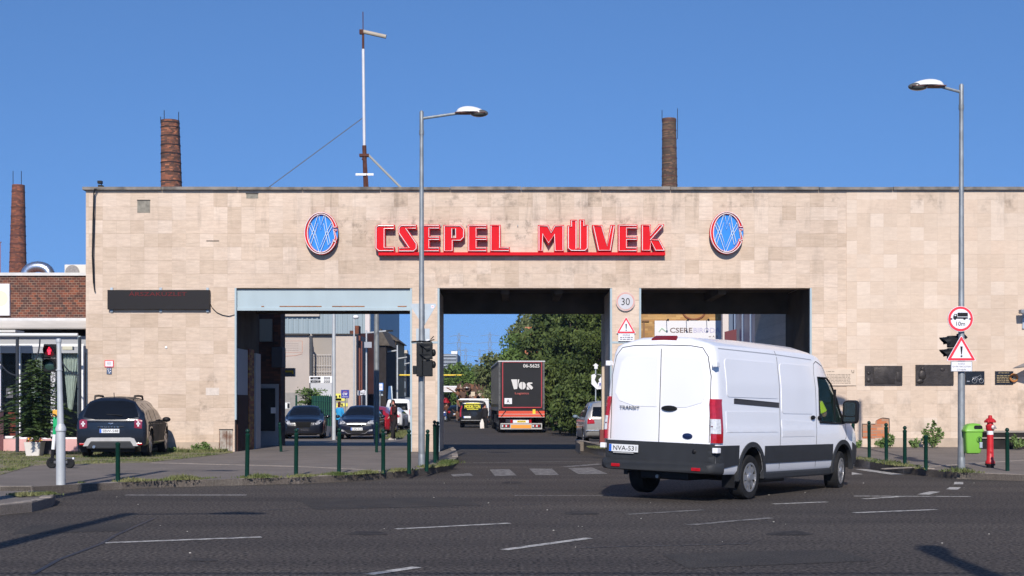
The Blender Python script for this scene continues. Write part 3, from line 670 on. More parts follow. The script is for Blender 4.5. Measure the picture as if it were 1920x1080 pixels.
# low dark planter wall
t = thing('planter', 'low two-step dark stone planter against the pale wall behind the red hydrant', 'planter', (0, 0, 0))
dks = M('dark stone', (.018, .016, .015), .8, var=.3, scale=5); ltop = M('stone top', (.30, .26, .22), .9, var=.15)
b = B(); b.box(X(1835, 37.5), 22, 37.3, DW - .05, .2, Z(822, 37.5)); b.box(X(1858, 37.5), 22, 37.6, DW - .05, .3, Z(811, 37.6)); b.out('wall', dks, t)
b = B(); b.box(X(1833, 37.5), 22, 37.25, 37.62, Z(822, 37.5), Z(820, 37.5)); b.box(X(1857, 37.5), 22, 37.58, DW - .05, Z(811, 37.6), Z(808.5, 37.6)); b.out('capping', ltop, t)
# ================================================================ STREET LAMPS
def lamp(label, base, H, arm, headlen, d, group='galvanised street lamps', kr=1):
    """d: +1 arm to the right, -1 to the left"""
    t = thing('street_lamp', label, 'street lamp', base, 0, group); f = .5
    b = B(); b.lathe([(.072 * kr, 0), (.070 * kr, 2.6), (.062 * kr, 2.64), (.040 * kr, H - .1), (.040 * kr, H)], 16)
    b.out('pole', galv, t, True)
    b = B(); b.lathe([(.073, -.02), (.078, .0), (.076, .25), (.072, .26)], 16); b.out('sleeve', galv, t, True)
    b = B(); b.lathe([(.046, H - .5), (.046, H + .02), (.03, H + .05)], 14); b.lathe([(.054, H - .47), (.054, H - .38)], 14); b.tube([(0, 0, H - .12), (d * arm, 0, H + .0)], .03, 8); b.out('arm', galv, t, True)
    # head: flattened shell with glass bowl
    bm = B(); n = 14; prof = []
    for i in range(n + 1):
        u = i / n; wv = math.sin(math.pi * min(1, u * 1.02 + .0)) ** .55 if 0 < u < 1 else .0
        prof.append((u, max(.04, .17 * wv if u > .15 else .06 + u * .5), .03 + .11 * math.sin(math.pi * u ** .8) ** .7 if 0 < u < 1 else .015))
    rings = []
    for u, wy, hz in prof:
        x = d * (arm - .08 + headlen * u); zb = H + .0
        rings.append([bm.bm.verts.new((x, wy * math.cos(a), zb + (hz if math.sin(a) >= 0 else .012) * math.sin(a) + .01)) for a in [k * 2 * math.pi / 16 for k in range(16)]])
    for q, r_ in zip(rings, rings[1:]):
        for j in range(16): bm.bm.faces.new((q[j], q[(j + 1) % 16], r_[(j + 1) % 16], r_[j]))
    bm.bm.faces.new(rings[0]); bm.bm.faces.new(rings[-1][::-1])
    hd = bm.out('head', M('lamp head white', (.72, .71, .69), .4, var=.05), t, True, 60)
    b = B(); b.ball((d * (arm + headlen * .68), 0, H - .005), .15, (1.35, .85, .55), 16); b.out('glass_bowl', M('lamp bowl', (.10, .10, .09), .2), hd, True)
    b = B(); b.box(min(d * (arm - .1), d * (arm + headlen * .9)), max(d * (arm - .1), d * (arm + headlen * .9)), -.13, .13, H - .012, H + .002); b.out('gasket', M('gasket', (.14, .06, .05), .8), hd)
    return t
g1 = G(790.5, 874, LEFT); L1 = lamp('tall galvanised street lamp in front of the left stone pier, arm to the right', g1, Z(212, g1.y) - g1.z, X(862, g1.y) - g1.x, .62, 1)
g2_ = G(1802.5, 881, RIGHT); L2 = lamp('tall galvanised street lamp carrying the red ringed truck sign, arm to the left', g2_, Z(162, g2_.y) - g2_.z, g2_.x - X(1762, g2_.y), .66, -1)
# two lamps of the same street, just outside the frame on the left; their shadows cross the road
lamp('tall street lamp standing left of the view, its shadow crossing the foreground asphalt', (-5.75, 7.0, 0), 7.7, 1.2, .7, 1, kr=2.8)
lamp('tall street lamp left of the view farther up the kerb, shadow reaching the pavement', (-7.6, 16.6, 0), 7.7, .9, .6, 1, kr=2.4)
lk = lamp('unseen lamp-shaped stand-in behind the viewer, added to cast the shadow at the lower right of the road', (3.75, 2.4, 0), 7.3, .15, .9, 1, kr=2.8); lk.rotation_euler = (0, 0, R(80))  # unseen stand-in, added only to cast the blob of shadow at lower right
t = thing('overhead_wire', 'taut overhead wire across the street behind the viewer', 'wire', (0, 1.4, 7)); b = B(); b.tube([(-14, 0, 0), (14, 0, 0)], .028, 6); b.out('strand', black, t)
# ================================================================ SIGN FACES (local: face toward -y)
def tri(r): return [(0, r), (-r * .866, -r * .5), (r * .866, -r * .5)]
def rtri(r, q, up=1):
    out = []
    for cx, cy, a0 in ((0, r - 2 * q, 30), (-(r - 2 * q) * .866, -(r - 2 * q) * .5, 150), ((r - 2 * q) * .866, -(r - 2 * q) * .5, 270)):
        for i in range(5): a = R(a0 + 120 * i / 4); out.append((cx + q * math.cos(a), (cy + q * math.sin(a)) * up))
    return out
def warn(name, label, pos, r, group=None):
    t = thing(name, label, 'road sign', pos, 0, group)
    flat('rim', [rtri(r * 1.06, .05 * r)], .02, signw, t, (0, 0, 0)); flat('border', [rtri(r, .05 * r)], .004, redp, t, (0, -.004, 0)); flat('face', [tri(r * .72)], .004, signw, t, (0, -.008, 0))
    flat('exclamation_mark', [[(-.045 * r * 1.6, .36 * r), (.045 * r * 1.6, .36 * r), (.028 * r, -.13 * r), (-.028 * r, -.13 * r)]], .004, blk, t, (0, -.012, 0))
    flat('exclamation_dot', [ell(0, -.24 * r, .06 * r, .06 * r, 12)], .004, blk, t, (0, -.012, 0)); return t
ys = g2_.y - .12; sx_ = lambda px: X(px, ys); sz_ = lambda py: Z(py, ys)
# 10 m sign
rr = 24 / F * ys; t = thing('length_limit_sign', 'round red ringed sign with black truck and 10m on the right lamp post', 'road sign', (sx_(1801), ys, sz_(598)))
flat('rim', [ell(0, 0, rr, rr, 40)], .02, signw, t); flat('ring', [ell(0, 0, rr * .965, rr * .965, 40)], .004, redp, t, (0, -.004, 0)); flat('face', [ell(0, 0, rr * .78, rr * .78, 40)], .004, signw, t, (0, -.008, 0))
k = rr / 148   # photo crop units about centre (386,243)
flat('cargo_box', [[(-36 * k, 28 * k), (82 * k, 28 * k), (82 * k, 72 * k), (-36 * k, 72 * k)]], .004, blk, t, (0, -.012, 0))
flat('cab', [[(-86 * k, 2 * k), (82 * k, 2 * k), (82 * k, 20 * k), (-40 * k, 20 * k), (-42 * k, 58 * k), (-72 * k, 58 * k), (-86 * k, 30 * k)], [(-74 * k, 34 * k), (-52 * k, 34 * k), (-52 * k, 50 * k), (-68 * k, 50 * k)]], .004, blk, t, (0, -.012, 0))
for cx in (-65, 44): flat('wheel_mark', [ell(cx * k, 3 * k, 14 * k, 14 * k, 16)], .005, blk, t, (0, -.013, 0))
for s in (-1, 1): flat('arrow_mark', [[(s * 116 * k, 13 * k), (s * 116 * k, -13 * k), (s * 90 * k, 0)]], .004, blk, t, (0, -.012, 0))
text('10m', 100 * k, 48 * k, blk, t, (0, -.012, -55 * k))
warn('warning_sign', 'red and white triangle with exclamation mark on the right lamp post', (sx_(1802.5), ys, sz_(660.5)), 30.5 / F * ys)
t = thing('sign_panel', 'small white text panel under the triangle sign on the right lamp post', 'sign panel', (sx_(1803), ys, sz_(687)))
b = B(); w_, h_ = 20 / F * ys, 9.6 / F * ys; b.box(-w_, w_, 0, .02, -h_, h_); b.out('frame', M('frame grey', (.25, .26, .28), .5), t); b = B(); b.box(-w_ + .012, w_ - .012, -.003, 0, -h_ + .012, h_ - .012); b.out('face', signw, t)
gt = M('grey letters', (.14, .14, .16), .6)
text('EGÉSZ', w_ * .62, h_ * .38, gt, t, (0, -.004, h_ * .56), bold=-.01); text('GYÁRTERÜLETEN', w_ * 1.72, h_ * .36, gt, t, (0, -.004, 0)); text('ÚTHIBÁK', w_ * .9, h_ * .38, gt, t, (0, -.004, -h_ * .58))
# signs on the stone pier
yp = DW - .06
t = thing('speed_limit_sign', 'faded round 30 sign high on the stone pillar', 'road sign', (X(1173, yp), yp, Z(565.5, yp)))
rr = 18 / F * yp; flat('rim', [ell(0, 0, rr, rr, 40)], .03, M('faded grey', (.55, .53, .52), .5), t); flat('ring', [ell(0, 0, rr * .97, rr * .97, 40)], .004, M('faded red', (.62, .25, .19), .5, col2=(.55, .42, .38), scale=3), t, (0, -.004, 0)); flat('face', [ell(0, 0, rr * .8, rr * .8, 40)], .004, M('faded face', (.52, .51, .53), .5, var=.04), t, (0, -.008, 0))
text('30', rr * .86, rr * .74, blk, t, (0, -.012, 0), bold=-.005)
warn('warning_sign', 'red and white triangle with exclamation mark on the stone pillar above the van roof', (X(1174, yp), yp, Z(614.5, yp)), 20.0 / F * yp)
t = thing('sign_panel', 'small white text panel under the triangle sign on the stone pillar', 'sign panel', (X(1174.5, yp), yp, Z(631.5, yp)))
b = B(); w_, h_ = 15 / F * yp, 8 / F * yp; b.box(-w_, w_, 0, .02, -h_, h_); b.out('face', signw, t); text('EGÉSZ', w_ * .9, h_ * .4, gt, t, (0, -.003, h_ * .45)); scribble(-w_ * .8, w_ * .8, -h_ * .8, h_ * .1, 2, gt, t, -.004)
# signs seen from behind on the left lamp
yb = g1.y - .14
t = thing('reversed_yield_sign', 'grey back of a triangular give way sign on the left lamp post', 'road sign', (X(793, yb), yb + .05, Z(578, yb)))
kk = yb / F; flat('plate', [[(-24.5 * kk, 10 * kk), (22.5 * kk, 10 * kk), (24 * kk, 7 * kk), (1.5 * kk, -31 * kk), (-1.5 * kk, -31 * kk), (-25.5 * kk, 7 * kk)]], .02, signback, t, (0, .17, 0))
b = B(); b.box(14 * kk, 20 * kk, .165, .17, 1 * kk, 7 * kk); b.out('sticker', signw, t); text('M', 3 * kk, 3 * kk, redp, t, (17 * kk, .164, 4 * kk))
t = thing('reversed_panel_sign', 'grey back of a small square sign under the reversed triangle', 'road sign', (X(791.5, yb), yb + .05, Z(628, yb)))
b = B(); b.box(-12.5 * kk, 13 * kk, .17, .19, -13 * kk, 13 * kk); b.out('plate', signback, t); b = B(); b.box(7 * kk, 12.5 * kk, .165, .17, -11 * kk, -7 * kk); b.out('sticker', signw, t)
# ================================================================ TRAFFIC SIGNALS
tlb = M('signal housing', (.010, .011, .012), .45, bump=.1)
def visor(b, c, r, L, dirv, drop=.0):
    c = Vector(c); dv = Vector(dirv).normalized(); side = Vector((0, 0, 1)).cross(dv).normalized(); up = Vector((0, 0, 1)); n = 10
    o, i_ = [], []
    for k in range(n + 1):
        a = R(-25 + 230 * k / n); e = side * math.cos(a) + up * math.sin(a); f = max(0, math.sin(a)) * .6 + .4
        o.append((c + e * r, c + e * r * .96 + dv * L * f + up * -.01)); i_.append((c + e * r * .93, c + e * r * .9 + dv * L * f))
    vo = [(b.bm.verts.new(p), b.bm.verts.new(q)) for p, q in o]; vi = [(b.bm.verts.new(p), b.bm.verts.new(q)) for p, q in i_]
    for k in range(n):
        b.bm.faces.new((vo[k][0], vo[k][1], vo[k + 1][1], vo[k + 1][0])); b.bm.faces.new((vi[k][0], vi[k + 1][0], vi[k + 1][1], vi[k][1])); b.bm.faces.new((vo[k][1], vi[k][1], vi[k + 1][1], vo[k + 1][1]))
# left pedestrian signal on its own post
gp = G(114, 909, LEFT); yq = gp.y; kq = yq / F
t = thing('pedestrian_signal_post', 'slim silver post with thick lower sleeve at the left, carrying the red man signal', 'signal post', gp)
H_ = Z(636, yq) - gp.z
b = B(); b.tube([(0, 0, Z(797, yq) - gp.z), (-4 * kq, 0, H_ - .02)], [.052, .038], 14); b.lathe([(.045, H_ - .06), (.05, H_ - .03), (.045, H_), (.02, H_ + .015)], 14, Matrix.Translation((-4 * kq, 0, 0))); b.lathe([(.056, Z(695, yq) - gp.z), (.056, Z(693, yq) - gp.z)], 14, Matrix.Translation((-3 * kq, 0, 0))); b.out('pole', lightsteel, t, True)
b = B(); b.lathe([(.078, 0), (.077, Z(810, yq) - gp.z), (.09, Z(808, yq) - gp.z), (.09, Z(803, yq) - gp.z), (.078, Z(800, yq) - gp.z), (.058, Z(795, yq) - gp.z)], 16); b.out('sleeve', lightsteel, t, True)
b = B(); b.box(-9.5 * kq, -7 * kq, .02, .08, .12, Z(835, yq) - gp.z); b.out('cable_duct', white, t)
b = B(); b.box(-8 * kq, -5.5 * kq, .03, .08, Z(835, yq) - gp.z, Z(700, yq) - gp.z); b.out('sign_tube', bluesteel, t)
b = B(); b.box(1 * kq, 20 * kq, .05, .16, Z(656, yq) - gp.z, Z(649, yq) - gp.z, .008); b.out('junction_box', M('box cream', (.50, .48, .36), .6), t)
t = thing('pedestrian_signal', 'black pedestrian signal with a lit red standing man over a dark lower lens', 'traffic signal', (X(94, yq), yq - .02, Z(671, yq)))
b = B(); b.box(-12 * kq, 13 * kq, 0, .16, .5 * kq, 26 * kq, .012); b.box(-12 * kq, 13 * kq, 0, .16, -26 * kq, -.5 * kq, .012); b.box(10 * kq, 16 * kq, .05, .12, -22 * kq, 22 * kq); b.out('housing', tlb, t)
b = B(); visor(b, (0, 0, 13 * kq), .10, .15, (0, -1, 0)); visor(b, (0, 0, -12 * kq), .10, .15, (0, -1, 0)); b.out('visor', tlb, t)
b = B(); b.lathe([(.095, 0), (.07, .02), (.0001, .025)], 20, Matrix.Translation((0, -.001, -13 * kq)) @ Matrix.Rotation(R(90), 4, 'X')); b.out('green_lens', M('dark green lens', (.03, .065, .055), .25), t, True)
b = B(); b.lathe([(.095, 0), (.07, .008), (.0001, .01)], 20, Matrix.Translation((0, -.001, 13 * kq)) @ Matrix.Rotation(R(90), 4, 'X')); b.out('red_lens', M('dark red lens', (.08, .008, .012), .3), t, True)
man = M('lit red man', (.95, .02, .06), .5, emit=1.6)
b = B(); b.ball((0, -.03, 13 * kq + .05), .017, (1, .5, 1)); b.box(-.022, .022, -.035, -.02, 13 * kq - .012, 13 * kq + .036, .006); b.box(-.032, -.024, -.035, -.02, 13 * kq - .01, 13 * kq + .032); b.box(.024, .032, -.035, -.02, 13 * kq - .01, 13 * kq + .032); b.box(-.018, -.002, -.035, -.02, 13 * kq - .062, 13 * kq - .01); b.box(.002, .018, -.035, -.02, 13 * kq - .062, 13 * kq - .01); b.out('standing_man', man, t)
# signal on left lamp, seen from the side and back
yl = g1.y - .02; kl_ = yl / F
t = thing('traffic_signal', 'black two-lens signal with hoods strapped to the left lamp post, seen from the side', 'traffic signal', (X(790, yl), yl, Z(675, yl)))
b = B(); b.box(4 * kl_, 22 * kl_, -.26, -.10, 1 * kl_, 32 * kl_, .015); b.box(4 * kl_, 22 * kl_, -.26, -.10, -31 * kl_, 0, .015); b.box(-8 * kl_, 3 * kl_, -.22, -.08, -31 * kl_, 32 * kl_, .012); b.box(-15 * kl_, -6 * kl_, -.2, -.1, -27 * kl_, -11 * kl_, .01); b.out('housing', tlb, t)
b = B(); visor(b, (16 * kl_, -.2, 21 * kl_), .10, .22, (-1, -.25, 0)); visor(b, (16 * kl_, -.2, 3 * kl_), .10, .22, (-1, -.25, 0)); b.ball((24 * kl_, -.16, 13 * kl_), .05, (1, 1, 1.6)); b.ball((24 * kl_, -.16, -9 * kl_), .05, (1, 1, 1.6)); b.out('visor', tlb, t, True)
b = B(); b.tube([(-18 * kl_, -.05, 33.5 * kl_), (0, -.13, 34.5 * kl_), (20 * kl_, -.1, 33 * kl_)], .02, 6); b.tube([(10 * kl_, -.1, 34 * kl_), (25 * kl_, -.12, 38 * kl_)], .012, 5); b.tube([(18 * kl_, -.1, 38 * kl_), (24 * kl_, -.12, 44 * kl_)], .01, 5); b.out('bracket', tlb, t)
# signal on right lamp
yr = g2_.y; kr_ = yr / F
t = thing('traffic_signal', 'black two-lens signal with hoods pointing left, on the right lamp post', 'traffic signal', (X(1801, yr), yr, Z(651, yr)))
b = B(); b.box(-20 * kr_, 0 * kr_, .06, .22, 0, 22 * kr_, .02); b.box(-20 * kr_, 0, .06, .22, -22 * kr_, -1 * kr_, .02); b.tube([(-4 * kr_, .1, 23 * kr_), (8 * kr_, .1, 24 * kr_), (14 * kr_, .08, 17 * kr_)], .03, 6); b.out('housing', tlb, t)
b = B(); visor(b, (-18 * kr_, .14, 11 * kr_), .105, .2, (-1, -.1, -.05)); visor(b, (-18 * kr_, .14, -12 * kr_), .105, .2, (-1, -.1, -.05)); b.out('visor', tlb, t, True)
# ================================================================ BOLLARDS
def bollard(pos, H, lab, ball=True, tilt=0, grp='dark green steel bollards along the pavements'):
    t = thing('bollard', lab, 'bollard', pos, 0, grp); t.rotation_euler = (0, tilt, 0)
    b = B(); b.lathe([(.040, -.02), (.040, H - .14), (.044, H - .135), (.044, H - .1), (.026, H - .085)], 16); b.out('post', dkgreen, t, True, 40)
    if ball: b = B(); b.lathe([(.022, H - .09), (.022, H - .06)], 10); b.ball((0, 0, H - .042), .042, seg=14); b.out('ball_cap', dkgreen, t, True)
    return t
BL = [(221, 904, 820, LEFT, 'headless green bollard in front of the parked dark SUV', False, 0),
      (463, 897, 804, LEFT, 'green bollard with ball cap at the kerb in front of the hatch and wall end', True, R(1)),
      (555, 892, 803, LEFT, 'green bollard with ball cap at the kerb in front of the black saloon', True, R(.5)),
      (635.5, 888, 802, LEFT, 'green bollard with ball cap in front of the left headlight of the dark blue hatchback', True, R(.5)),
      (718.5, 886.5, 803.5, LEFT, 'green bollard with ball cap at the kerb right of the dark blue hatchback', True, 0),
      (767, 886, 805, LEFT, 'green bollard with ball cap at the left edge of the stone pier', True, 0),
      (800, 882, 805, LEFT, 'green bollard with ball cap just right of the left lamp post', True, R(1.5)),
      (527, 847, 792, LEFT, 'leaning green bollard beside the dark side door inside the left lane', True, R(-3)),
      (706, 848, 791, LEFT, 'slim green bollard set back in front of the thin grey pole', True, R(.5)),
      (815.5, 868, 788, LEFT, 'green bollard at the kerb corner, left one of the tight cluster at the pier', True, R(-.5)),
      (817.5, 861, 796, LEFT, 'green bollard behind the others, middle one of the tight cluster at the pier', True, R(2)),
      (819.5, 864, 790, LEFT, 'green bollard at the pier edge, right one of the tight cluster', True, R(1)),
      (1600, 852, 788, RIGHT, 'green bollard with ball cap right beside the van nose', True, R(-.5)),
      (1630, 860, 789, RIGHT, 'green bollard with ball cap in front of the exposed orange bricks', True, R(-.5)),
      (1662, 865, 793, RIGHT, 'green bollard with ball cap at the right end of the exposed bricks', True, R(-.5)),
      (1696.5, 873.5, 798.5, RIGHT, 'green bollard with ball cap standing alone before the small weed on the right pavement', True, 0),
      (1736, 880, 808, RIGHT, 'headless green bollard in front of the tall wall weeds', False, 0),
      (1889, 883, 802, RIGHT, 'green bollard with ball cap right of the red hydrant', True, R(-.5))]
for px, by, ty, tab, lab, ball, tl in BL:
    g = G(px, by, tab); bollard(g, (by - ty) / F * g.y, lab, ball, tl)
# ================================================================ HYDRANT AND BIN
g = G(1856.5, 877, RIGHT); hred = M('hydrant red', (.50, .015, .02), .45, var=.15, scale=8, bump=.15)
t = thing('fire_hydrant', 'slim red pillar fire hydrant with white band on the right pavement', 'hydrant', g); t.scale = (.87, .87, .87)
b = B(); b.lathe([(.11, .10), (.115, .12), (.115, .15), (.085, .19), (.08, .5), (.076, .80)], 18); b.box(-.03, .03, -.1, -.05, .36, .42, .01); b.out('barrel', hred, t, True, 40)
b = B(); b.lathe([(.075, .80), (.075, .89)], 18); b.out('white_band', white, t, True)
b = B(); b.lathe([(.09, 0), (.09, .05), (.12, .06), (.12, .10)], 14); b.out('flange', black, t)
b = B(); b.lathe([(.075, .89), (.10, .93), (.105, 1.02), (.075, 1.05), (.07, 1.09), (.125, 1.10), (.13, 1.14), (.08, 1.19), (.05, 1.2), (.045, 1.26), (.03, 1.27)], 18)
for a in range(6): b.box(-.018, .018, -.018, .018, 1.09, 1.14, .004, Matrix.Translation((.12 * math.cos(a), .12 * math.sin(a), 0)))
b.out('head', hred, t, True, 45)
b = B(); b.lathe([(.05, 0), (.055, .05), (.03, .06)], 14, Matrix.Translation((.045, -.07, .975)) @ Matrix.Rotation(R(80), 4, 'X')); b.tube([(.05, -.13, .98), (.11, -.14, .955)], .012, 6); b.out('outlet_cap', M('dull steel', (.35, .30, .30), .5, .4), t, True)
g = Vector((X(1819, g2_.y), g2_.y - .12, Z(822, g2_.y))); kb = g2_.y / F
lime = M('bin lime green', (.19, .44, .055), .4, var=.05)
t = thing('litter_bin', 'bright lime green plastic litter bin hung on the right lamp post', 'bin', g)
def rsec(wx, wy, z, r=.04, dx=0, dy=0):
    return [(q[0] + dx, q[1] + dy, z) for q in rrect(-wx, wx, -wy, wy, r, 3)]
def loft(b, secs, cap=True):
    rg = [[b.bm.verts.new(p) for p in s] for s in secs]; n = len(rg[0])
    for q, r_ in zip(rg, rg[1:]):
        for j in range(n): b.bm.faces.new((q[j], q[(j + 1) % n], r_[(j + 1) % n], r_[j]))
    if cap: b.bm.faces.new(rg[0][::-1]); b.bm.faces.new(rg[-1])
b = B(); loft(b, [rsec(.10, .08, -.31), rsec(.14, .115, -.29), rsec(.155, .13, -.22), rsec(.178, .145, .14)]); b.out('bucket', lime, t, True, 40)
b = B(); loft(b, [rsec(.195, .16, .14), rsec(.20, .165, .165), rsec(.19, .155, .18), rsec(.165, .14, .25, dx=.01), rsec(.11, .10, .30, dx=.02), rsec(.05, .06, .312, dx=.02)]); lid = b.out('lid', lime, t, True, 50)
b = B(); b.prism([(x + .075, -.152, z + .225) for x, z in rrect(-.085, .085, -.045, .045, .04, 4)], (0, .03, 0), Matrix.Translation((0, 0, 0))); b.out('opening', black, lid)
b = B(); b.tube([(.10 + .05 * math.cos(a), -.147 - .0, -.02 + .06 * math.sin(a)) for a in [i * math.pi / 8 for i in range(16)]], .005, 4, closed=True); b.box(.08, .12, -.15, -.14, -.06, .02); b.out('emblem_print', M('print dark', (.02, .08, .02), .6), t)
b = B(); b.box(.10, .16, -.165, -.14, -.19, -.07, .008); b.out('stub_plate', signback, t)
# ================================================================ ANTENNA ON THE ROOF
ya = 41.0; ax_ = lambda px: X(px, ya); az_ = lambda py: Z(py, ya)
rustp = M('rusty mast', (.09, .035, .025), .8, var=.3, scale=10)
t = thing('antenna_mast', 'tall thin white and rust antenna mast on the roof with one sideways dipole', 'antenna', (ax_(683), ya, TOP - .1))
q = lambda px, py, dy=0: (ax_(px) - ax_(683), dy, az_(py) - TOP + .1)
b = B(); b.tube([q(685.5, 357), q(683, 273)], .062, 10); b.tube([q(686, 300, -.05), q(690.5, 357, -.1)], .03, 6); b.tube([q(680, 300, -.03), q(682, 292)], .03, 6); b.box(-.14, .14, -.08, .08, az_(294) - TOP + .1, az_(289) - TOP + .1); b.out('lower_mast', rustp, t)
b = B(); b.tube([q(683, 273), q(681, 92)], .042, 10); b.out('upper_mast', M('mast white', (.62, .60, .60), .5, var=.06), t)
b = B(); b.tube([q(681, 92), q(680.8, 60)], .035, 8); b.tube([q(680.8, 60), q(680.5, 22)], .014, 6); b.box(-.14, -.02, -.06, .06, az_(64) - TOP + .1, az_(56) - TOP + .1); b.out('top_rod', rustp, t)
b = B(); b.tube([q(675, 58), q(724, 69)], .06, 10); b.out('side_antenna', M('antenna beige', (.42, .36, .28), .7, var=.1), t, True)
b = B(); b.box(ax_(667.5) - ax_(683), ax_(701) - ax_(683), -.1, -.06, az_(330) - TOP + .1, az_(326) - TOP + .1); b.out('cross_plate', white, t)
b = B(); b.tube([q(690, 290), (ax_(778) - ax_(683), -.6, .1)], .035, 6); b.out('strut', M('strut grey', (.32, .31, .28), .6), t)
b = B(); b.tube([q(679, 222), (ax_(485) - ax_(683), -.9, .1)], .012, 5); b.out('guy_wire', M('wire', (.12, .11, .1), .6), t)
# ================================================================ CHIMNEYS
chm = tile_mat('chimney bricks', '6E4632', ['523A2E', '9A5C40', '5C4030', 'B87450', '4A352A', '7A4E38'], .55, .2, '2A1F1A', .04, stagger=1, streak=.25, jdark=.5, axis='XY', blotch=.35, rough=.95)
chg = tile_mat('grey chimney bricks', '5C4835', ['493B2E', '72573F', '54422F', '86644A', '44372B'], .55, .2, '2F2822', .04, stagger=1, streak=.25, jdark=.5, axis='XY', blotch=.3, rough=.95)
chr_ = tile_mat('red chimney bricks', '7E4934', ['643D2E', '94573E', '5C3A2C', 'A4623F'], .5, .2, '3A2820', .04, stagger=1, streak=.25, jdark=.5, axis='XY', blotch=.3, rough=.95)
def chimney(D, pt, rt, pb, rb, mat, bandm, bands, rods, lab):
    """pt/pb: top and lower pixel centre (x, y), rt/rb pixel radii"""
    kz = D / F; cx, cz = X(pt[0], D), Z(pt[1], D); bx, bz = X(pb[0], D), Z(pb[1], D)
    gx = cx + (bx - cx) * (cz + .1) / (cz - bz) * .0 + (bx - cx); r0 = rt * kz; r1 = rb * kz; H = cz + .12; rg = r1 + (r1 - r0) * (bz + .1) / (cz - bz)
    t = thing('brick_chimney', lab, 'chimney', (bx, D, -.12), 0, 'old brick factory chimneys')
    def at_(z): f = (H - z) / (H - (bz + .12)); return (cx - bx) * max(0, 1 - f), r0 + (r1 - r0) * f
    b = B(); zs = [0, bz, (bz + H) / 2, H - 1.2 * kz, H]
    secs = []
    for z in zs:
        dx, r_ = at_(z); secs.append([(dx + r_ * math.cos(a), r_ * math.sin(a), z) for a in [i * 2 * math.pi / 28 for i in range(28)]])
    loft(b, secs); sh = b.out('shaft', mat, t, True, 60)
    for py in bands:
        z = Z(py, D) + .12; dx, r_ = at_(z); b = B(); b.lathe([(r_ - .02, -.07), (r_ + .05, -.07), (r_ + .05, .07), (r_ - .02, .07)], 28, Matrix.Translation((dx, 0, z))); b.out('iron_band', bandm, t, True, 30)
    for px, y0, y1 in rods:
        b = B(); b.tube([(X(px, D) - bx, -r0 * .6, Z(y1, D) + .12), (X(px, D) - bx, -r0 * .6, Z(y0, D) + .12)], .055, 5); b.out('lightning_rod', blk, t)
    return t
bandd = M('band dark', (.035, .022, .018), .9); bandr = M('band rust', (.12, .05, .035), .9)
chimney(200, (319, 226), 17, (321.5, 355), 19.5, chm, bandd, [231, 239.5, 256, 273, 289, 306, 323.5, 341], [(310.5, 209, 268), (337.5, 212, 275), (304, 221, 233)], 'patchy dark red brick chimney above the left part of the stone building')
chimney(250, (1254.5, 222.5), 13, (1255.5, 355), 14.8, chg, bandr, [225, 228, 245, 261, 278, 297, 317, 331, 347], [(1240.5, 208, 228), (1269.5, 205, 262)], 'grey brown brick chimney with rusty iron bands above the right red letters')
chimney(220, (34.5, 347), 11.5, (33.5, 510), 15.8, chr_, bandr, [360, 389, 406, 424, 442, 458, 474, 492], [(27, 322, 350), (42.5, 322, 350)], 'tall tapering red brick chimney at the far left above the brick cafe')
t = thing('thin_flue', 'thin pinkish metal flue at the very left edge of the sky', 'flue', (X(0, 60), 60, 0))
b = B(); b.lathe([(.03, 0), (.03, Z(455, 60)), (.07, Z(454.5, 60)), (.07, Z(453.5, 60))], 10); b.out('tube', M('flue pink', (.35, .18, .18), .6), t)
# ================================================================ CAFE ON THE LEFT
DC = 39.3; cx_ = lambda px: X(px, DC); cz_ = lambda py: Z(py, DC)
cf = thing('cafe_building', 'low brick cafe building at the left with shaded shopfront and pink plinth', 'building', (0, 0, 0))
cbr = tile_mat('cafe bricks', '64382B', ['4A302A', '743F2E', '55332B', '8A4C34', '46302C', '5E362B'], .126, .0695, 'B8A892', .012, stagger=1, streak=.1, jdark=.5, rough=.9, jvar=.6, blotch=.15)
b = B(); b.box(-24, XA - .02, DC, DC + 9, cz_(600), cz_(517)); b.out('brick_wall', cbr, cf)
b = B(); b.box(-24, XA - .02, DC - .06, DC + .2, cz_(517), cz_(511.5)); b.out('roof_edge', M('zinc white', (.60, .58, .55), .5, var=.1), cf)
b = B(); b.box(-24, XA - .02, DC - .09, DC, cz_(602), cz_(596.5)); b.out('flashing', M('flashing grey white', (.60, .59, .57), .6, var=.1), cf)
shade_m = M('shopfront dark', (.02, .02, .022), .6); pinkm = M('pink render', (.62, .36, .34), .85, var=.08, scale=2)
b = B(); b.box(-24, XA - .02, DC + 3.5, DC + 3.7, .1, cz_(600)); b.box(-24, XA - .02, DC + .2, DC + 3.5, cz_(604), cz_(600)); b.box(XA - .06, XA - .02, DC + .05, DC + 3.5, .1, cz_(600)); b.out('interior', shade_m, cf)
b = B(); b.box(-24, XA - .02, DC, DC + .12, cz_(662), cz_(630)); b.out('fascia_panel', M('fascia grey', (.35, .36, .38), .6), cf)
b = B(); b.box(-24, XA - .3, DC - .02, DC, cz_(650), cz_(645)); b.out('fascia_trim', white, cf)
b = B(); b.box(cx_(8), XA - .02, DC - .15, DC + .15, .1, cz_(823)); b.box(-24, cx_(9), DC - .5, DC - .1, .1, cz_(772)); b.out('plinth', pinkm, cf)
b = B(); b.box(-24, cx_(10), DC - .54, DC - .08, cz_(772), cz_(769)); b.out('sill_cap', white, cf)
for a, c in ((34.5, 38.5), (0, 1.5), (153, 158.5), (95.5, 104)):
    b = B(); b.box(cx_(a), cx_(c), DC - .02, DC + .1, cz_(823), cz_(650)); b.out('window_post', white if a != 95.5 else M('lace post', (.6, .6, .62), .7, col2=(.05, .05, .05), scale=30, thr=(.45, .55)), cf)
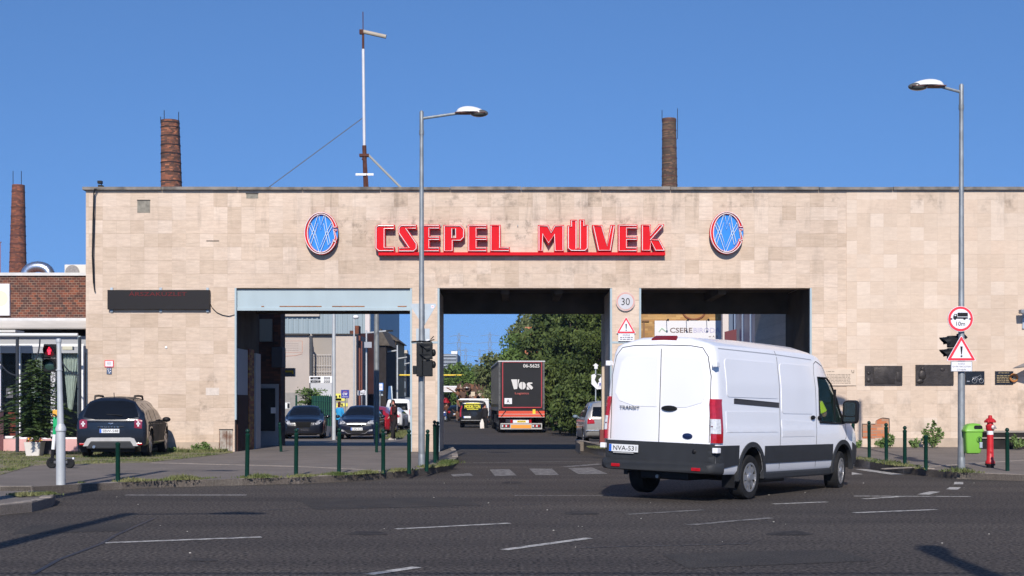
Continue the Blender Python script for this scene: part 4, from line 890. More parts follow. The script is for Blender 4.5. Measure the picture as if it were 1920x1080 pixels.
b = B(); b.box(cx_(8), cx_(38), DC - .03, DC + .1, cz_(822), cz_(817.5)); b.box(cx_(38), cx_(150), DC - .02, DC + .1, cz_(823), cz_(820)); b.out('window_sill', white, cf)
for a, c in ((1.5, 34.5), (38.5, 95.5), (104, 153)):
    b = B(); b.box(cx_(a), cx_(c), DC + .04, DC + .05, cz_(820), cz_(662)); b.out('window_pane', glass_mat('shop glass', (.02, .025, .03), .9, .03) if 'shop glass' not in MATS else MATS['shop glass'], cf)
irn = M('painted iron', (.03, .035, .045), .5)
for px, lab in ((32.5, 'slim dark iron awning column with curved braces left of the potted conifer'), (149.5, 'slim dark iron awning column against the corner of the stone gatehouse')):
    yk = DC - 1.3; t = thing('iron_column', lab, 'column', (X(px, yk), yk, .15), 0, 'iron awning columns of the cafe')
    zt = Z(632, yk) - .15; b = B(); b.lathe([(.05, 0), (.045, zt)], 10); b.out('shaft', irn, t, True)
    for s in (-1, 1):
        if px > 100 and s > 0: continue
        b = B(); b.tube([(s * .62 * math.sin(R(a)), 0, zt - 1.05 + 1.0 * (1 - math.cos(R(a)))) for a in range(0, 91, 10)], .02, 6); b.out('curved_brace', irn, t, True)
t = thing('awning', 'rolled grey beige awning cassette under the white flashing of the cafe', 'awning', (0, 0, 0)); yk = DC - .5
b = B(); b.box(-23, XA - .03, DC - .45, DC - .1, cz_(618.5), cz_(603), .05); b.out('cassette', M('awning cloth', (.50, .46, .42), .85, var=.08, scale=2, stretch=(1, 1, 6)), t)
b = B(); b.tube([(-23, DC - 1.35, Z(627, DC - 1.35)), (XA - .05, DC - 1.35, Z(628, DC - 1.35))], .05, 10); b.out('front_bar', M('bar white', (.62, .62, .60), .5), t, True)
b = B(); b.box(-23, X(36, DC - 1), DC - 1.3, DC - .6, Z(624, DC - 1), Z(619.5, DC - 1)); b.out('fabric_roll', M('cloth pale', (.56, .54, .50), .9, var=.08), t)
t = thing('downpipe', 'pale blue grey rain downpipe at the left corner of the stone gatehouse', 'downpipe', (X(156, DC - .1), DW + .35, 0))
b = B(); b.lathe([(.045, .2), (.045, cz_(631))], 10); b.lathe([(.055, cz_(684)), (.055, cz_(682))], 10); b.out('pipe', bluesteel, t, True)
ct = M('curtain cloth', (.66, .66, .64), .9, var=.2, scale=5, stretch=(14, 1, 1))
def curtain(lab, pts):
    t = thing('curtain', lab, 'curtain', (0, 0, 0), 0, 'curtains in the cafe window'); b = B(); n = 26
    top, bot = pts; vs = []
    for i in range(n + 1):
        u = i / n; y = DC + .22 + .035 * math.sin(u * 34)
        vs.append((cx_(top[0] + (top[1] - top[0]) * u), y, cz_(top[2]))); vs.append((cx_(bot[0] + (bot[1] - bot[0]) * u), y, cz_(bot[2])))
    b.poly(vs, [(2 * i, 2 * i + 1, 2 * i + 3, 2 * i + 2) for i in range(n)]); b.poly([(v[0], v[1] + .01, v[2]) for v in vs], [(2 * i, 2 * i + 1, 2 * i + 3, 2 * i + 2) for i in range(n)]); b.out('cloth', ct, t, True, 80)
curtain('straight pale curtain behind the potted conifer', ((54, 74, 652), (54, 72, 760)))
curtain('pale curtain gathered to a point between the signal post and the corner', ((112, 147, 652), (123, 131, 768)))
t = thing('red_menu_rack', 'dark red slatted rack behind the leftmost cafe window', 'rack', (0, 0, 0))
for i in range(5):
    b = B(); zz = cz_(773 + i * 10); b.box(cx_(8), cx_(31), DC + .3, DC + .36, zz - .11, zz); b.out('slat', M('dull red', (.32, .04, .03), .6, var=.1), t)
t = thing('window_notice', 'small grey notice taped inside the leftmost cafe window', 'notice', (0, 0, 0)); b = B(); b.box(cx_(11), cx_(24), DC + .02, DC + .03, cz_(746), cz_(728)); b.out('sheet', M('dim paper', (.10, .10, .11), .7), t); b = B(); b.box(cx_(15), cx_(19), DC + .012, DC + .02, cz_(741), cz_(733)); b.out('print_mark', M('print pale', (.3, .3, .32), .6), t)
t = thing('shop_signboard', 'plain white signboard at the left edge of the brick cafe wall', 'sign', (0, DC, 0))
b = B(); b.box(-14.9, cx_(20), -.1, 0, cz_(592), cz_(532.5), .01); b.out('board', white, t); b = B(); b.lathe([(.22, 0), (.22, .004)], 24, Matrix.Translation((cx_(3), -.1, cz_(560))) @ Matrix.Rotation(R(90), 4, 'X')); b.out('faded_disc', M('faded cream', (.80, .70, .50), .6), t)
# duct and AC on the cafe roof
t = thing('ventilation_duct', 'shiny segmented steel duct bending in a half circle on the cafe roof', 'duct', (X(71, 40.5), 40.5, Z(512, 40.5))); kd = 40.5 / F
b = B(); b.tube([(-21.5 * kd * math.cos(R(a)), 0, 14 * kd * math.sin(R(a)) - .03) for a in range(0, 181, 20)], .155, 18); b.out('bend', M('duct steel', (.58, .60, .66), .3, .95), t, True, 30)
b = B()
for a in range(10, 180, 20): b.tube([(-21.5 * kd * math.cos(R(a - 1)), 0, 14 * kd * math.sin(R(a - 1)) - .03), (-21.5 * kd * math.cos(R(a + 1)), 0, 14 * kd * math.sin(R(a + 1)) - .03)], .158, 18)
b.out('seam_ring', galv, t, True)
t = thing('air_conditioner', 'cream outdoor air conditioner unit on the cafe roof beside the stone wall', 'air conditioner', (X(144, 40), 40, Z(512, 40))); kd = 40 / F
b = B(); b.box(-20 * kd, 20 * kd, -.15, .2, -.15, 15 * kd, .015); b.out('case', M('ac cream', (.66, .63, .57), .5), t)
b = B(); b.lathe([(.2, 0), (.2, .02)], 24, Matrix.Translation((-5 * kd, -.16, 1 * kd)) @ Matrix.Rotation(R(90), 4, 'X')); b.out('fan_grille', M('ac grille', (.26, .24, .23), .6, var=.2, scale=30), t)
# ================================================================ VEHICLES (local: x forward, y left, z up, origin under the rear axle)
def ring(W, zs, zb, zr, Wr, crown, rr=.12, tuck=.03):
    m = (zb + zr) / 2
    return [(0, zs), (W * .8, zs), (W - .05, zs), (W - .01, zs + .06), (W, zs + (zb - zs) * .45), (W, zb - .06), (W - tuck * .4, zb + .02), (W * .5 + Wr * .5 + .015, m + .02), (Wr + .008, zr - rr), (Wr - rr * .3, zr - rr * .3), (Wr - rr, zr), (Wr * .5, zr + crown * .8), (0, zr + crown)]
def body_loft(name, st, mat, parent, dens=3, sub=0):
    """st: list of (x, W, zs, zb, zr, Wr, crown[, rr]); smooth interpolation between stations"""
    rows = []; n = len(st); st = [tuple(s) + (.12,) * (8 - len(s)) for s in st]
    for i in range(n - 1):
        p0, p1, p2, p3 = st[max(0, i - 1)], st[i], st[i + 1], st[min(n - 1, i + 2)]
        k = dens if abs(p2[0] - p1[0]) > .12 else 1
        for j in range(k):
            t = j / k; v = []
            for a, b_, c, d in zip(p0, p1, p2, p3):
                x0, x1_, x2_, x3 = p0[0], p1[0], p2[0], p3[0]; h = x2_ - x1_
                m1 = 0 if i == 0 or (b_ - a) * (c - b_) <= 0 else h * (c - a) / max(1e-6, x2_ - x0); m2 = 0 if i == n - 2 or (c - b_) * (d - c) <= 0 else h * (d - b_) / max(1e-6, x3 - x1_)
                lim = 3 * abs(c - b_); m1 = max(-lim, min(lim, m1)); m2 = max(-lim, min(lim, m2))
                v.append((2 * t**3 - 3 * t**2 + 1) * b_ + (t**3 - 2 * t**2 + t) * m1 + (-2 * t**3 + 3 * t**2) * c + (t**3 - t**2) * m2)
            v[0] = p1[0] + (p2[0] - p1[0]) * t; rows.append(v)
    rows.append(list(st[-1])); b = B(); rg = []
    for v in rows:
        h = ring(v[1], v[2], v[3], v[4], v[5], v[6], v[7]); full = [(-y, z) for y, z in h[:0:-1]] + h[:]      # right top .. bottom .. left top
        full = [(y, z) for y, z in h] + [(-y, z) for y, z in h[-2:0:-1]]
        rg.append([b.bm.verts.new((v[0], y, z)) for y, z in full])
    m = len(rg[0])
    for q, r_ in zip(rg, rg[1:]):
        for j in range(m): b.bm.faces.new((q[j], q[(j + 1) % m], r_[(j + 1) % m], r_[j]))
    for q, fl in ((rg[0], 0), (rg[-1], 1)):
        # cap as strips between mirrored points so that it can be curved and cut
        for j in range(m // 2):
            a, c = q[j], q[(j + 1)]; d, e = q[(m - j) % m], q[(m - j - 1) % m]
            vs = []
            for x in (a, c, e, d):
                if x not in vs: vs.append(x)
            if len(vs) > 2:
                try: b.bm.faces.new(vs)
                except ValueError: pass
    o = b.out(name, mat, parent, True, 42)
    if sub:
        md = o.modifiers.new('s', 'SUBSURF'); md.levels = sub; bake(o); shade(o.data, 42)
    return o
def cut(o, cutters, arches=()):
    """boolean difference; cutters are unlinked meshes"""
    par = o.parent; o.parent = None
    for c in cutters:
        md = o.modifiers.new('b', 'BOOLEAN'); md.operation = 'DIFFERENCE'; md.object = c; md.solver = 'EXACT'
    bake(o); o.parent = par
    for c in cutters: bpy.data.objects.remove(c)
    while len(o.data.materials) > 1: o.data.materials.pop(index=len(o.data.materials) - 1)
    for p in o.data.polygons: p.material_index = 0
    if arches:
        o.data.materials.append(M('wheel well', (.012, .012, .013), .9))
        for p in o.data.polygons:
            c = p.center
            for ax, ar, aw in arches:
                if math.hypot(c.x - ax, c.z - ar * .98) < ar + .01 and abs(c.y) < aw - .025: p.material_index = 1
    shade(o.data, 38); return o
def arch_cut(x, r, W, dep=.34):
    out = []
    for s in (-1, 1):
        b = B(); b.lathe([(r, 0), (r, dep + .3)], 28, Matrix.Translation((x, s * (W - dep) if s > 0 else -(W + .3), r * .98)) @ Matrix.Rotation(R(-90), 4, 'X')); out.append(b.out('cutter', None))
    return out
def wheel(parent, x, y, r, wd, spokes=5, steer=0, style='alloy', rim=None):
    s = 1 if y > 0 else -1; rim = rim or rimm
    mt = Matrix.Translation((x, y, r)) @ Matrix.Rotation(steer, 4, 'Z') @ Matrix.Rotation(R(-90) * s, 4, 'X')   # local z -> outward
    t = bpy.data.objects.new('wheel', None)
    h = wd / 2; rr = r * .64
    b = B(); b.lathe([(rr, -h), (r * .93, -h), (r * .985, -h * .8), (r, -h * .5), (r, h * .5), (r * .985, h * .78), (r * .94, h), (r * .80, h * 1.05), (rr, h * .92), (rr * .97, h * .6), (rr * .97, -h)], 32, mt, cap=False); wh = b.out('wheel', rubber, parent, True, 50)
    b = B()
    b.lathe([(rr * 1.02, h * .95), (rr * .98, h * .98), (rr * .93, h * .8), (rr * .9, h * .5), (.0001, h * .45)], 30, mt, cap=False); b.out('rim_barrel', M('rim shadow', (.02, .02, .022), .6) if style != 'steel' else rim, wh, True)
    b = B(); n = spokes
    b.lathe([(rr * 1.03, h * .93), (rr * 1.03, h * 1.0), (rr * .9, h * 1.0), (rr * .9, h * .86)], 30, mt, cap=False)
    for i in range(n):
        a = 2 * math.pi * i / n; w0 = rr * (1.5 / n) * (.9 if style == 'cover' else .72); w1 = rr * (2.0 / n) * (.78 if style == 'cover' else .62)
        c, sn = math.cos(a), math.sin(a); f = lambda u, v, z: mt @ Vector((c * u - sn * v, sn * u + c * v, z))
        pts = [f(rr * .1, -w0, h * .95), f(rr * .92, -w1, h * .9), f(rr * .92, w1, h * .9), f(rr * .1, w0, h * .95)]; bk = [f(rr * .1, -w0, h * .6), f(rr * .92, -w1, h * .6), f(rr * .92, w1, h * .6), f(rr * .1, w0, h * .6)]
        b.poly(pts + bk, [(0, 1, 2, 3), (7, 6, 5, 4), (0, 4, 5, 1), (1, 5, 6, 2), (2, 6, 7, 3), (3, 7, 4, 0)])
    b.lathe([(rr * .34, h * .7), (rr * .34, h * 1.0), (rr * .2, h * 1.12), (.0001, h * 1.12)], 20, mt); b.out('rim', rim, wh, False)
    return wh
def plate_eu(parent, txt, loc, rot, w=.52, h=.115, strip=True):
    """rot: matrix that turns a face toward -y into place"""
    b = B(); b.box(-w / 2, w / 2, 0, .012, -h / 2, h / 2, mat=rot); pl_ = b.out('number_plate', plate_w, parent); pl_.location = loc
    if strip: b = B(); b.box(-w / 2 + .003, -w / 2 + .045, -.003, 0, -h / 2 + .003, h / 2 - .003, mat=rot); b.out('blue_band', plate_b, pl_)
    if txt:
        text(txt, w * .80, h * .62, blk, pl_, rot @ Vector((.025, -.003, 0)), rot @ FACE, .002)
    return pl_
REAR = Matrix.Rotation(R(-90), 4, 'Z')      # face toward -x
FRONT = Matrix.Rotation(R(90), 4, 'Z')      # face toward +x
RIGHTF = Matrix.Identity(4)                 # face toward -y
vanw = M('white van paint', (.85, .85, .875), .3, coat=.5, col2=(.80, .80, .82), scale=.9, thr=(.45, .8))
cladm = M('dark grey cladding', (.030, .032, .036), .55, var=.1, bump=.1)
# ---------------------------------------------------------------- the white van
van = thing('delivery_van', 'large white long-wheelbase panel van turning into the factory gate, rear doors toward us', 'van', (2.92, 22.3, 0), R(55)); van.rotation_euler = (R(0), 0, R(55))
tilt = None
st = [(-1.20, .93, .50, 1.15, 2.28, .80, .05, .14), (-1.175, .965, .46, 1.15, 2.35, .835, .05, .14), (-1.12, .985, .44, 1.15, 2.39, .86, .07, .14), (-1.0, .995, .42, 1.15, 2.41, .87, .10, .14),
      (1.0, 1.0, .40, 1.15, 2.43, .88, .11, .14), (2.6, 1.0, .40, 1.15, 2.42, .87, .11, .14), (3.0, 1.0, .40, 1.17, 2.36, .85, .11, .14), (3.3, 1.0, .40, 1.18, 2.20, .82, .11, .14), (3.65, 1.0, .40, 1.19, 1.88, .79, .10, .12),
      (3.95, 1.0, .40, 1.17, 1.56, .80, .09, .12), (4.12, 1.0, .40, 1.14, 1.34, .84, .06, .1), (4.3, .99, .40, 1.08, 1.22, .84, .05, .08), (4.55, .94, .40, .95, 1.08, .78, .04, .08), (4.70, .86, .40, .82, .93, .70, .03, .08), (4.76, .78, .45, .70, .78, .62, .02, .06)]
vb = body_loft('body', st, vanw, van, 4)
b = B(); b.prism([(x, -1.3, z) for x, z in [(2.72, 1.22), (3.72, 1.20), (3.50, 1.62), (3.30, 1.86), (3.12, 1.98), (2.72, 2.0)]], (0, 2.1, 0)); wc = b.out('cutter', None)
cut(vb, arch_cut(0, .42, 1.0) + arch_cut(3.75, .43, 1.0) + [wc], [(0, .42, 1.0), (3.75, .43, 1.0)])
vb.data.materials.append(M('cab interior', (.02, .022, .022), .8))
for p in vb.data.polygons:
    c = p.center
    if 2.7 < c.x < 3.75 and 1.18 < c.z < 2.02 and abs(c.y) < .80 and not (c.z > 1.9 and p.normal.z > .5 and False):
        # inner walls of the window pocket only
        if abs(p.normal.y) > .9 and c.y > .7 or c.y < .8 and c.y > -.76 and (abs(p.normal.x) > .9 or p.normal.z > .9 and c.z < 1.25 or p.normal.z < -.3): p.material_index = 2
if len(vb.data.materials) != 3: print('MATS?', len(vb.data.materials))
vt = bvh_of(vb)
glass_v = glass_mat('van door glass', (.02, .05, .045), .8, .02)
V = lambda *a, **k: patch(vb, vt, *a, **k)
b = B(); b.prism([(x, 0, z) for x, z in [(2.74, 1.24), (3.70, 1.22), (3.49, 1.61), (3.29, 1.85), (3.11, 1.96), (2.74, 1.98)]], (0, .006, 0), Matrix.Translation((0, -1.0, 0))); o = b.out('door_glass', glass_v, van)
for v in o.data.vertices: v.co.y += (v.co.z - 1.2) * .105 + .005
sealm = M('window seal', (.012, .012, .013), .5)
def frame_strip(pts, w0, nm, mt=sealm, side='right', off=.01): return V(strip_poly(pts, w0), side, nm, mt, off, .02, .1)
wp = [(2.70, 1.22), (2.70, 2.0), (3.11, 1.99), (3.30, 1.88), (3.50, 1.63), (3.74, 1.2)]
b = B(); b.tube([(x, -1.0 + (z - 1.2) * .105 + .0, z) for x, z in wp + [(2.70, 1.22)]], .018, 6); b.box(3.36, 3.40, -.99, -.95, 1.2, 1.80); b.out('window_seal', sealm, van)
V([(3.42, 1.21), (3.82, 1.19), (3.86, 1.3), (3.62, 1.5), (3.42, 1.75)], 'right', 'quarter_panel', sealm, .012, .02, .1)
# rear doors: pressed panels, seam, mouldings
rp = M('white van paint', (0, 0, 0))
def raised(pts, side, nm, off=.012): return V(pts, side, nm, rp, off * .6, .010, .14)
for s in (-1, 1):
    y0, y1 = (.05, .77) if s > 0 else (-.77, -.05)
    raised(rrect(y0, y1, 1.42, 2.17, .10) if 0 else [(s * .05, 2.2), (s * .62, 2.17), (s * .70, 2.10), (s * .80, 1.62), (s * .72, 1.50), (s * .45, 1.42), (s * .05, 1.42)][::-s], 'rear', 'door_pressing')
V(strip_poly([(0, .52), (0, 2.42)], .012), 'rear', 'door_gap', seam_m, .004, 0, .2)
for s in (-1, 1):
    V(strip_poly([(s * .86, .90), (s * .86, 1.9), (s * .80, 2.2), (s * .70, 2.33), (s * .5, 2.36), (0, 2.37)], .012), 'rear', 'door_gap', seam_m, .004, 0, .1)
lm = V([(-.95, .88), (.95, .88), (.95, .50), (-.95, .50)], 'rear', 'rear_cladding', cladm, .014, .03, .12)
b = B(); loft(b, [[(-1.30 + .0, y, z) for y, z in rrect(-.90, .90, .44, .56, .05, 3)], [(-1.22, y, z) for y, z in rrect(-1.0, 1.0, .43, .60, .06, 3)], [(-1.0, y, z) for y, z in rrect(-1.02, 1.02, .41, .62, .06, 3)]]); b.out('rear_bumper', cladm, van, True, 50)
for s in (-1, 1):
    b = B(); b.box(-1.315, -1.28, s * .70 - .075, s * .70 + .075, .47, .52, .008); b.out('reflector', lampred, van)
    def lsec(z, k=1.0, o=0.0):
        dx = max(0, z - 1.1) * .10; q = [(-1.245 - o, .905), (-1.245 - o, .945), (-1.215 - o * .7, .985 + o * .5), (-1.13, 1.012 + o), (-1.05, 1.016 + o), (-1.05, .96), (-1.15, .905)]
        return [(-1.245 - o + (x + 1.245 + o) * k if k != 1 else x, s * (y - dx), z) for x, y in q]
    b = B(); loft(b, [lsec(.90), lsec(1.1), lsec(1.4), lsec(1.50), [(x * .985, y * .995, z + .06) for x, y, z in lsec(1.50)]]); tlo = b.out('tail_lamp', lampred, van, True, 30)
    b = B(); loft(b, [lsec(z, 1, .006)[:4] + [(-1.16, s * (.93 - max(0, z - 1.1) * .1), z)] for z in (1.04, 1.15, 1.26)]); b.out('clear_section', lampclear, tlo)
    b = B(); b.box(-1.256, -1.25, min(s * .91, s * .94), max(s * .91, s * .94), 1.14, 1.155); b.out('lamp_divider', M('lamp dark', (.15, .02, .03), .3), tlo)
    b = B(); b.box(-1.26, -1.14, s * .98 - .05, s * .98 + .04, .75, .83, .012); b.out('hinge', rp, van)
    b = B(); b.box(-1.25, -1.15, s * .93 - .045, s * .93 + .035, 2.04, 2.12, .012); b.out('hinge', rp, van)
    b = B(); b.ball((-1.222, s * .62, .76), .035, (.5, 1, 1)); b.out('parking_sensor', blk, van, True)
plate_eu(van, 'NVA-531', (-1.245, .60, .76), REAR)
b = B(); b.box(-1.25, -1.22, .42, .78, .68, .695); b.out('plate_light', M('plate light', (.4, .4, .4), .5), van)
text('TRANSIT', .36, .045, M('badge chrome', (.20, .20, .21), .3, .6), van, (-1.232, .52, 1.40), REAR @ FACE, .01, 'model_badge')
b = B(); b.lathe([(.075, 0), (.078, .006), (.06, .012)], 24, Matrix.Translation((-1.214, -.50, .99)) @ Matrix.Rotation(R(-90), 4, 'Y') @ Matrix.Diagonal((.55, 1.1, 1, 1))); b.out('oval_badge', M('badge blue', (.01, .02, .07), .25), van, True)
b = B(); b.lathe([(.14, 0), (.12, .02), (.0001, .025)], 20, Matrix.Translation((-1.213, -.17, 1.40)) @ Matrix.Rotation(R(-90), 4, 'Y') @ Matrix.Diagonal((.32, 1, 1, 1))); b.out('door_handle', black, van, True)
b = B(); loft(b, [[(-1.13, y, z) for y, z in rrect(-.22, .22, 2.43, 2.475, .015, 2)], [(-1.06, y, z) for y, z in rrect(-.2, .2, 2.45, 2.52, .02, 2)]]); b.out('high_brake_light', M('brake dark red', (.18, .01, .012), .25), van, True)
# sides: cladding, rails, gaps
for sd in ('right', 'left'):
    for q in ([(-1.19, .86), (-.47, .86), (-.47, .56), (-1.19, .50)], [(.47, .84), (3.28, .84), (3.28, .56), (.47, .56)], [(4.2, .86), (4.5, .78), (4.72, .66), (4.72, .45), (4.22, .45)]):
        V(q, sd, 'side_cladding', cladm, .014, .03, .15)
    for cx, a0, a1 in ((0, -12, 192), (3.75, -5, 190)):
        pts = [(cx + .455 * math.cos(R(a)), .41 + .455 * math.sin(R(a))) for a in range(a0, a1 + 1, 12)]
        pts = [(cx + r_ * math.cos(R(a)), .41 + r_ * math.sin(R(a))) for r_, aa in ((.425, range(a0, a1 + 1, 8)), (.50, range(a1, a0 - 1, -8))) for a in aa]
        yy = -1.02 if sd == 'right' else .95; b = B(); vs_ = [b.bm.verts.new((x, y_, z)) for y_ in (yy, yy + .07) for x, z in pts]; n_ = len(pts); h_ = n_ // 2
        for k_ in (0, n_):
            for i in range(h_ - 1): b.bm.faces.new((vs_[k_ + i], vs_[k_ + i + 1], vs_[k_ + n_ - 2 - i], vs_[k_ + n_ - 1 - i]))
        for i in range(n_): b.bm.faces.new((vs_[i], vs_[(i + 1) % n_], vs_[n_ + (i + 1) % n_], vs_[n_ + i]))
        b.out('wheel_arch_lip', cladm, van, True, 40)
if 1:
    sd = 'right'
    V(rrect(-.62, .80, 1.93 - .018, 1.93 + .018, .01, 1)[:0] or strip_poly([(-.62, 1.535), (1.02, 1.49)], .075), sd, 'sliding_rail', M('rail dark', (.04, .04, .045), .4), .006, .02, .15)
    V(strip_poly([(-.62, 1.575), (1.02, 1.53)], .012), sd, 'rail_edge', seam_m, .008, 0, .15)
    V(strip_poly([(1.05, .46), (1.05, 2.38)], .012), sd, 'panel_gap', seam_m, .004, 0, .1)
    V(strip_poly([(2.54, .46), (2.56, 1.6), (2.54, 2.05), (2.58, 2.22), (2.7, 2.27), (3.0, 2.2), (3.3, 1.97), (3.52, 1.68), (3.86, 1.2), (3.9, .95), (3.78, .86)], .012), sd, 'panel_gap', seam_m, .004, 0, .1)
    V(strip_poly([(-.98, 2.33), (1.0, 2.32), (2.5, 2.29)], .014), sd, 'roof_gutter', M('gutter shadow grey', (.34, .35, .38), .5), .004, 0, .15)
    raised(rrect(-.86, .99, 1.60, 2.18, .07), sd, 'side_pressing', .012); raised(rrect(1.12, 2.42, 1.36, 2.18, .09), sd, 'side_pressing', .012)
    raised([(-.9, 1.06), (.96, 1.06), (.96, 1.38), (-.9, 1.38)], sd, 'side_pressing', .008); raised([(1.12, .98), (2.46, .98), (2.46, 1.22), (1.12, 1.26)], sd, 'side_pressing', .008)
    for x in (2.38, 2.68):
        b = B(); b.ball((x, -1.0, 1.30), .075, (1.15, .35, .5)); b.out('door_handle', black, van, True)
    b = B(); b.box(.5, 3.25, -1.0, -.9, .30, .42, .03); b.box(.5, 3.25, .9, 1.0, .30, .42, .03); b.out('sill', cladm, van)
    b = B(); b.box(-1.0, 4.3, -.42, .42, .30, .46, .02); b.box(-1.0, -.45, -.80, .6, .42, .55); b.box(.5, 1.5, -.9, -.5, .24, .42, .03); b.tube([(-.1, -.8, .34), (-.1, .8, .34)], .06); b.out('underbody', black, van)
    b = B(); b.tube([(-1.05, .1, .34), (.4, .1, .34)], .03, 8); b.out('exhaust', M('exhaust', (.3, .29, .28), .4, .8), van)
    b = B(); b.box(-.50, -.48, -.95, -.74, .20, .42); b.out('mud_flap', black, van)
for x, sw in ((0, 0), (3.75, R(9))):
    for s in (-1, 1): wheel(van, x, .90 if (s > 0 and x == 0) else s * .86, .352, .24, 8, sw, 'cover')
for s in (-1, 1):
    b = B(); loft(b, [[(3.62, s * 1.16 + y, z) for y, z in rrect(-.13, .13, 1.22, 1.60, .06, 3)], [(3.72, s * 1.16 + y, z) for y, z in rrect(-.14, .14, 1.20, 1.62, .07, 3)], [(3.80, s * 1.15 + y, z) for y, z in rrect(-.1, .1, 1.25, 1.57, .06, 3)]]); b.box(3.66, 3.76, min(s * .95, s * 1.1), max(s * .95, s * 1.1), 1.2, 1.3, .02); m_ = b.out('wing_mirror', black, van, True)
    b = B(); b.prism([(3.612, s * 1.16 + y, z) for y, z in rrect(-.105, .105, 1.34, 1.58, .04, 3)], (.006, 0, 0)); b.prism([(3.612, s * 1.16 + y, z) for y, z in rrect(-.105, .105, 1.24, 1.32, .02, 3)], (.006, 0, 0)); b.out('mirror_glass', M('mirror', (.25, .33, .36), .05, .9), m_)
wsp = [(3.2, 1.0)]
V([(3.25, -.7), (3.25, .7), (4.0, .74), (4.0, -.74)], 'top', 'windscreen', darkglass, .006, .01, .2)
van.rotation_euler = Matrix.Rotation(R(55), 3, 'Z').to_4x4().to_euler()
van.rotation_euler = (Matrix.Rotation(R(55), 3, 'Z') @ Matrix.Rotation(R(.7), 3, 'Y') @ Matrix.Rotation(R(1.5), 3, 'X')).to_euler(); van.location.z = .02
# ---------------------------------------------------------------- passenger cars
def car(name, label, loc, heading, paint, st, L0, wb, r, W, glass, scale=1, group=None, spokes=5, arch=None, tw=.2):
    t = thing(name, label, 'car', loc, heading, group); t.scale = (scale,) * 3
    bd = body_loft('body', st, paint, t, 4); cut(bd, arch_cut(0, arch or r * 1.12, W, .3) + arch_cut(wb, arch or r * 1.12, W, .3), [(0, arch or r * 1.12, W), (wb, arch or r * 1.12, W)])
    bv = bvh_of(bd)
    for x in (0, wb):
        for s in (-1, 1): wheel(t, x, s * (W - tw / 2 - .03), r, tw, spokes)
    b = B(); b.box(-.6, wb + .5, -W * .62, W * .62, .16, .4); b.out('underbody', black, t)
    pf = lambda *a, **k: patch(bd, bv, *a, **k)
    for side, pts, nm in glass: pf(pts, side, nm, darkglass, .006, .012, .12)
    return t, bd, pf
def mirrors(t, x, W, z, mat):
    for s in (-1, 1):
        b = B(); b.ball((x, s * (W + .12), z), .1, (.8, 1.15, .75), 12); b.box(x - .02, x + .06, min(s * (W - .05), s * (W + .08)), max(s * (W - .05), s * (W + .08)), z - .05, z - .01, .01); b.out('wing_mirror', mat, t, True)
# dark SUV seen from behind (dusty right side)
suvp = M('dusty slate paint', (.006, .010, .019), .22, coat=.35, col2=(.009, .013, .023), scale=2)
dustp = M('dust film', (.10, .083, .066), .8, col2=(.04, .037, .034), scale=3, thr=(.35, .7), bump=.1)
st = [(-.86, .80, .55, .95, 1.02, .70, .02, .05), (-.84, .85, .42, .95, 1.06, .74, .03, .06), (-.80, .88, .32, .96, 1.16, .79, .04, .08), (-.72, .895, .33, .97, 1.36, .76, .05, .10), (-.62, .90, .33, .98, 1.55, .65, .06, .16), (-.48, .90, .33, .98, 1.60, .63, .06, .17), (.6, .90, .33, .98, 1.62, .64, .06, .17), (1.2, .90, .33, .97, 1.59, .64, .06, .15), (1.6, .90, .33, .97, 1.47, .68, .05, .1), (2.1, .90, .33, .96, 1.12, .70, .04, .08), (2.3, .90, .33, .95, 1.05, .72, .04, .07), (2.9, .88, .25, .90, .98, .72, .04, .06), (3.25, .82, .28, .80, .88, .66, .03, .06), (3.42, .70, .35, .6, .7, .55, .02, .05)]
gl = [('right', [(-.42, 1.03), (-.25, 1.44), (.02, 1.48), (.02, 1.0)], 'side_window'), ('right', [(.08, 1.0), (.08, 1.49), (.78, 1.5), (.80, .99)], 'side_window'), ('right', [(.86, .99), (.85, 1.49), (1.2, 1.47), (1.55, 1.30), (1.85, 1.04), (1.86, 1.0)], 'side_window'),
      ('left', [(-.42, 1.03), (-.25, 1.44), (.02, 1.48), (.02, 1.0)], 'side_window'), ('left', [(.08, 1.0), (.08, 1.49), (1.2, 1.47), (1.85, 1.0)], 'side_window'), ('top', [(1.62, -.56), (1.62, .56), (2.15, .66), (2.15, -.66)], 'windscreen'),
      ('rear', [(-.70, 1.12), (-.64, 1.32), (-.56, 1.50), (-.3, 1.56), (.3, 1.56), (.56, 1.50), (.64, 1.32), (.70, 1.12), (.4, 1.05), (-.4, 1.05)], 'rear_window')]
gs = G(201, 856, LEFT); gs.y = 34.25
suv, sb, sp = car('parked_car', 'dusty dark blue SUV with roof rails parked on the verge against the stone wall', (X(202, gs.y) , gs.y + .82, .155), R(95.5), suvp, st, 4.3, 2.67, .36, .90, gl, .97, None, 5, .415)
suv.scale = (.97, .95, .91)
sp([(-.5, .45), (-.5, .97), (-.3, .99), (2.0, .97), (3.0, .85), (3.1, .5), (2.2, .36), (.4, .36)][::1], 'right', 'dust_film', dustp, .003, 0, .14)
sp([(-.5, -.60), (-.5, .60), (1.3, .60), (1.3, -.60)], 'top', 'dust_film', dustp, .003, 0, .2)
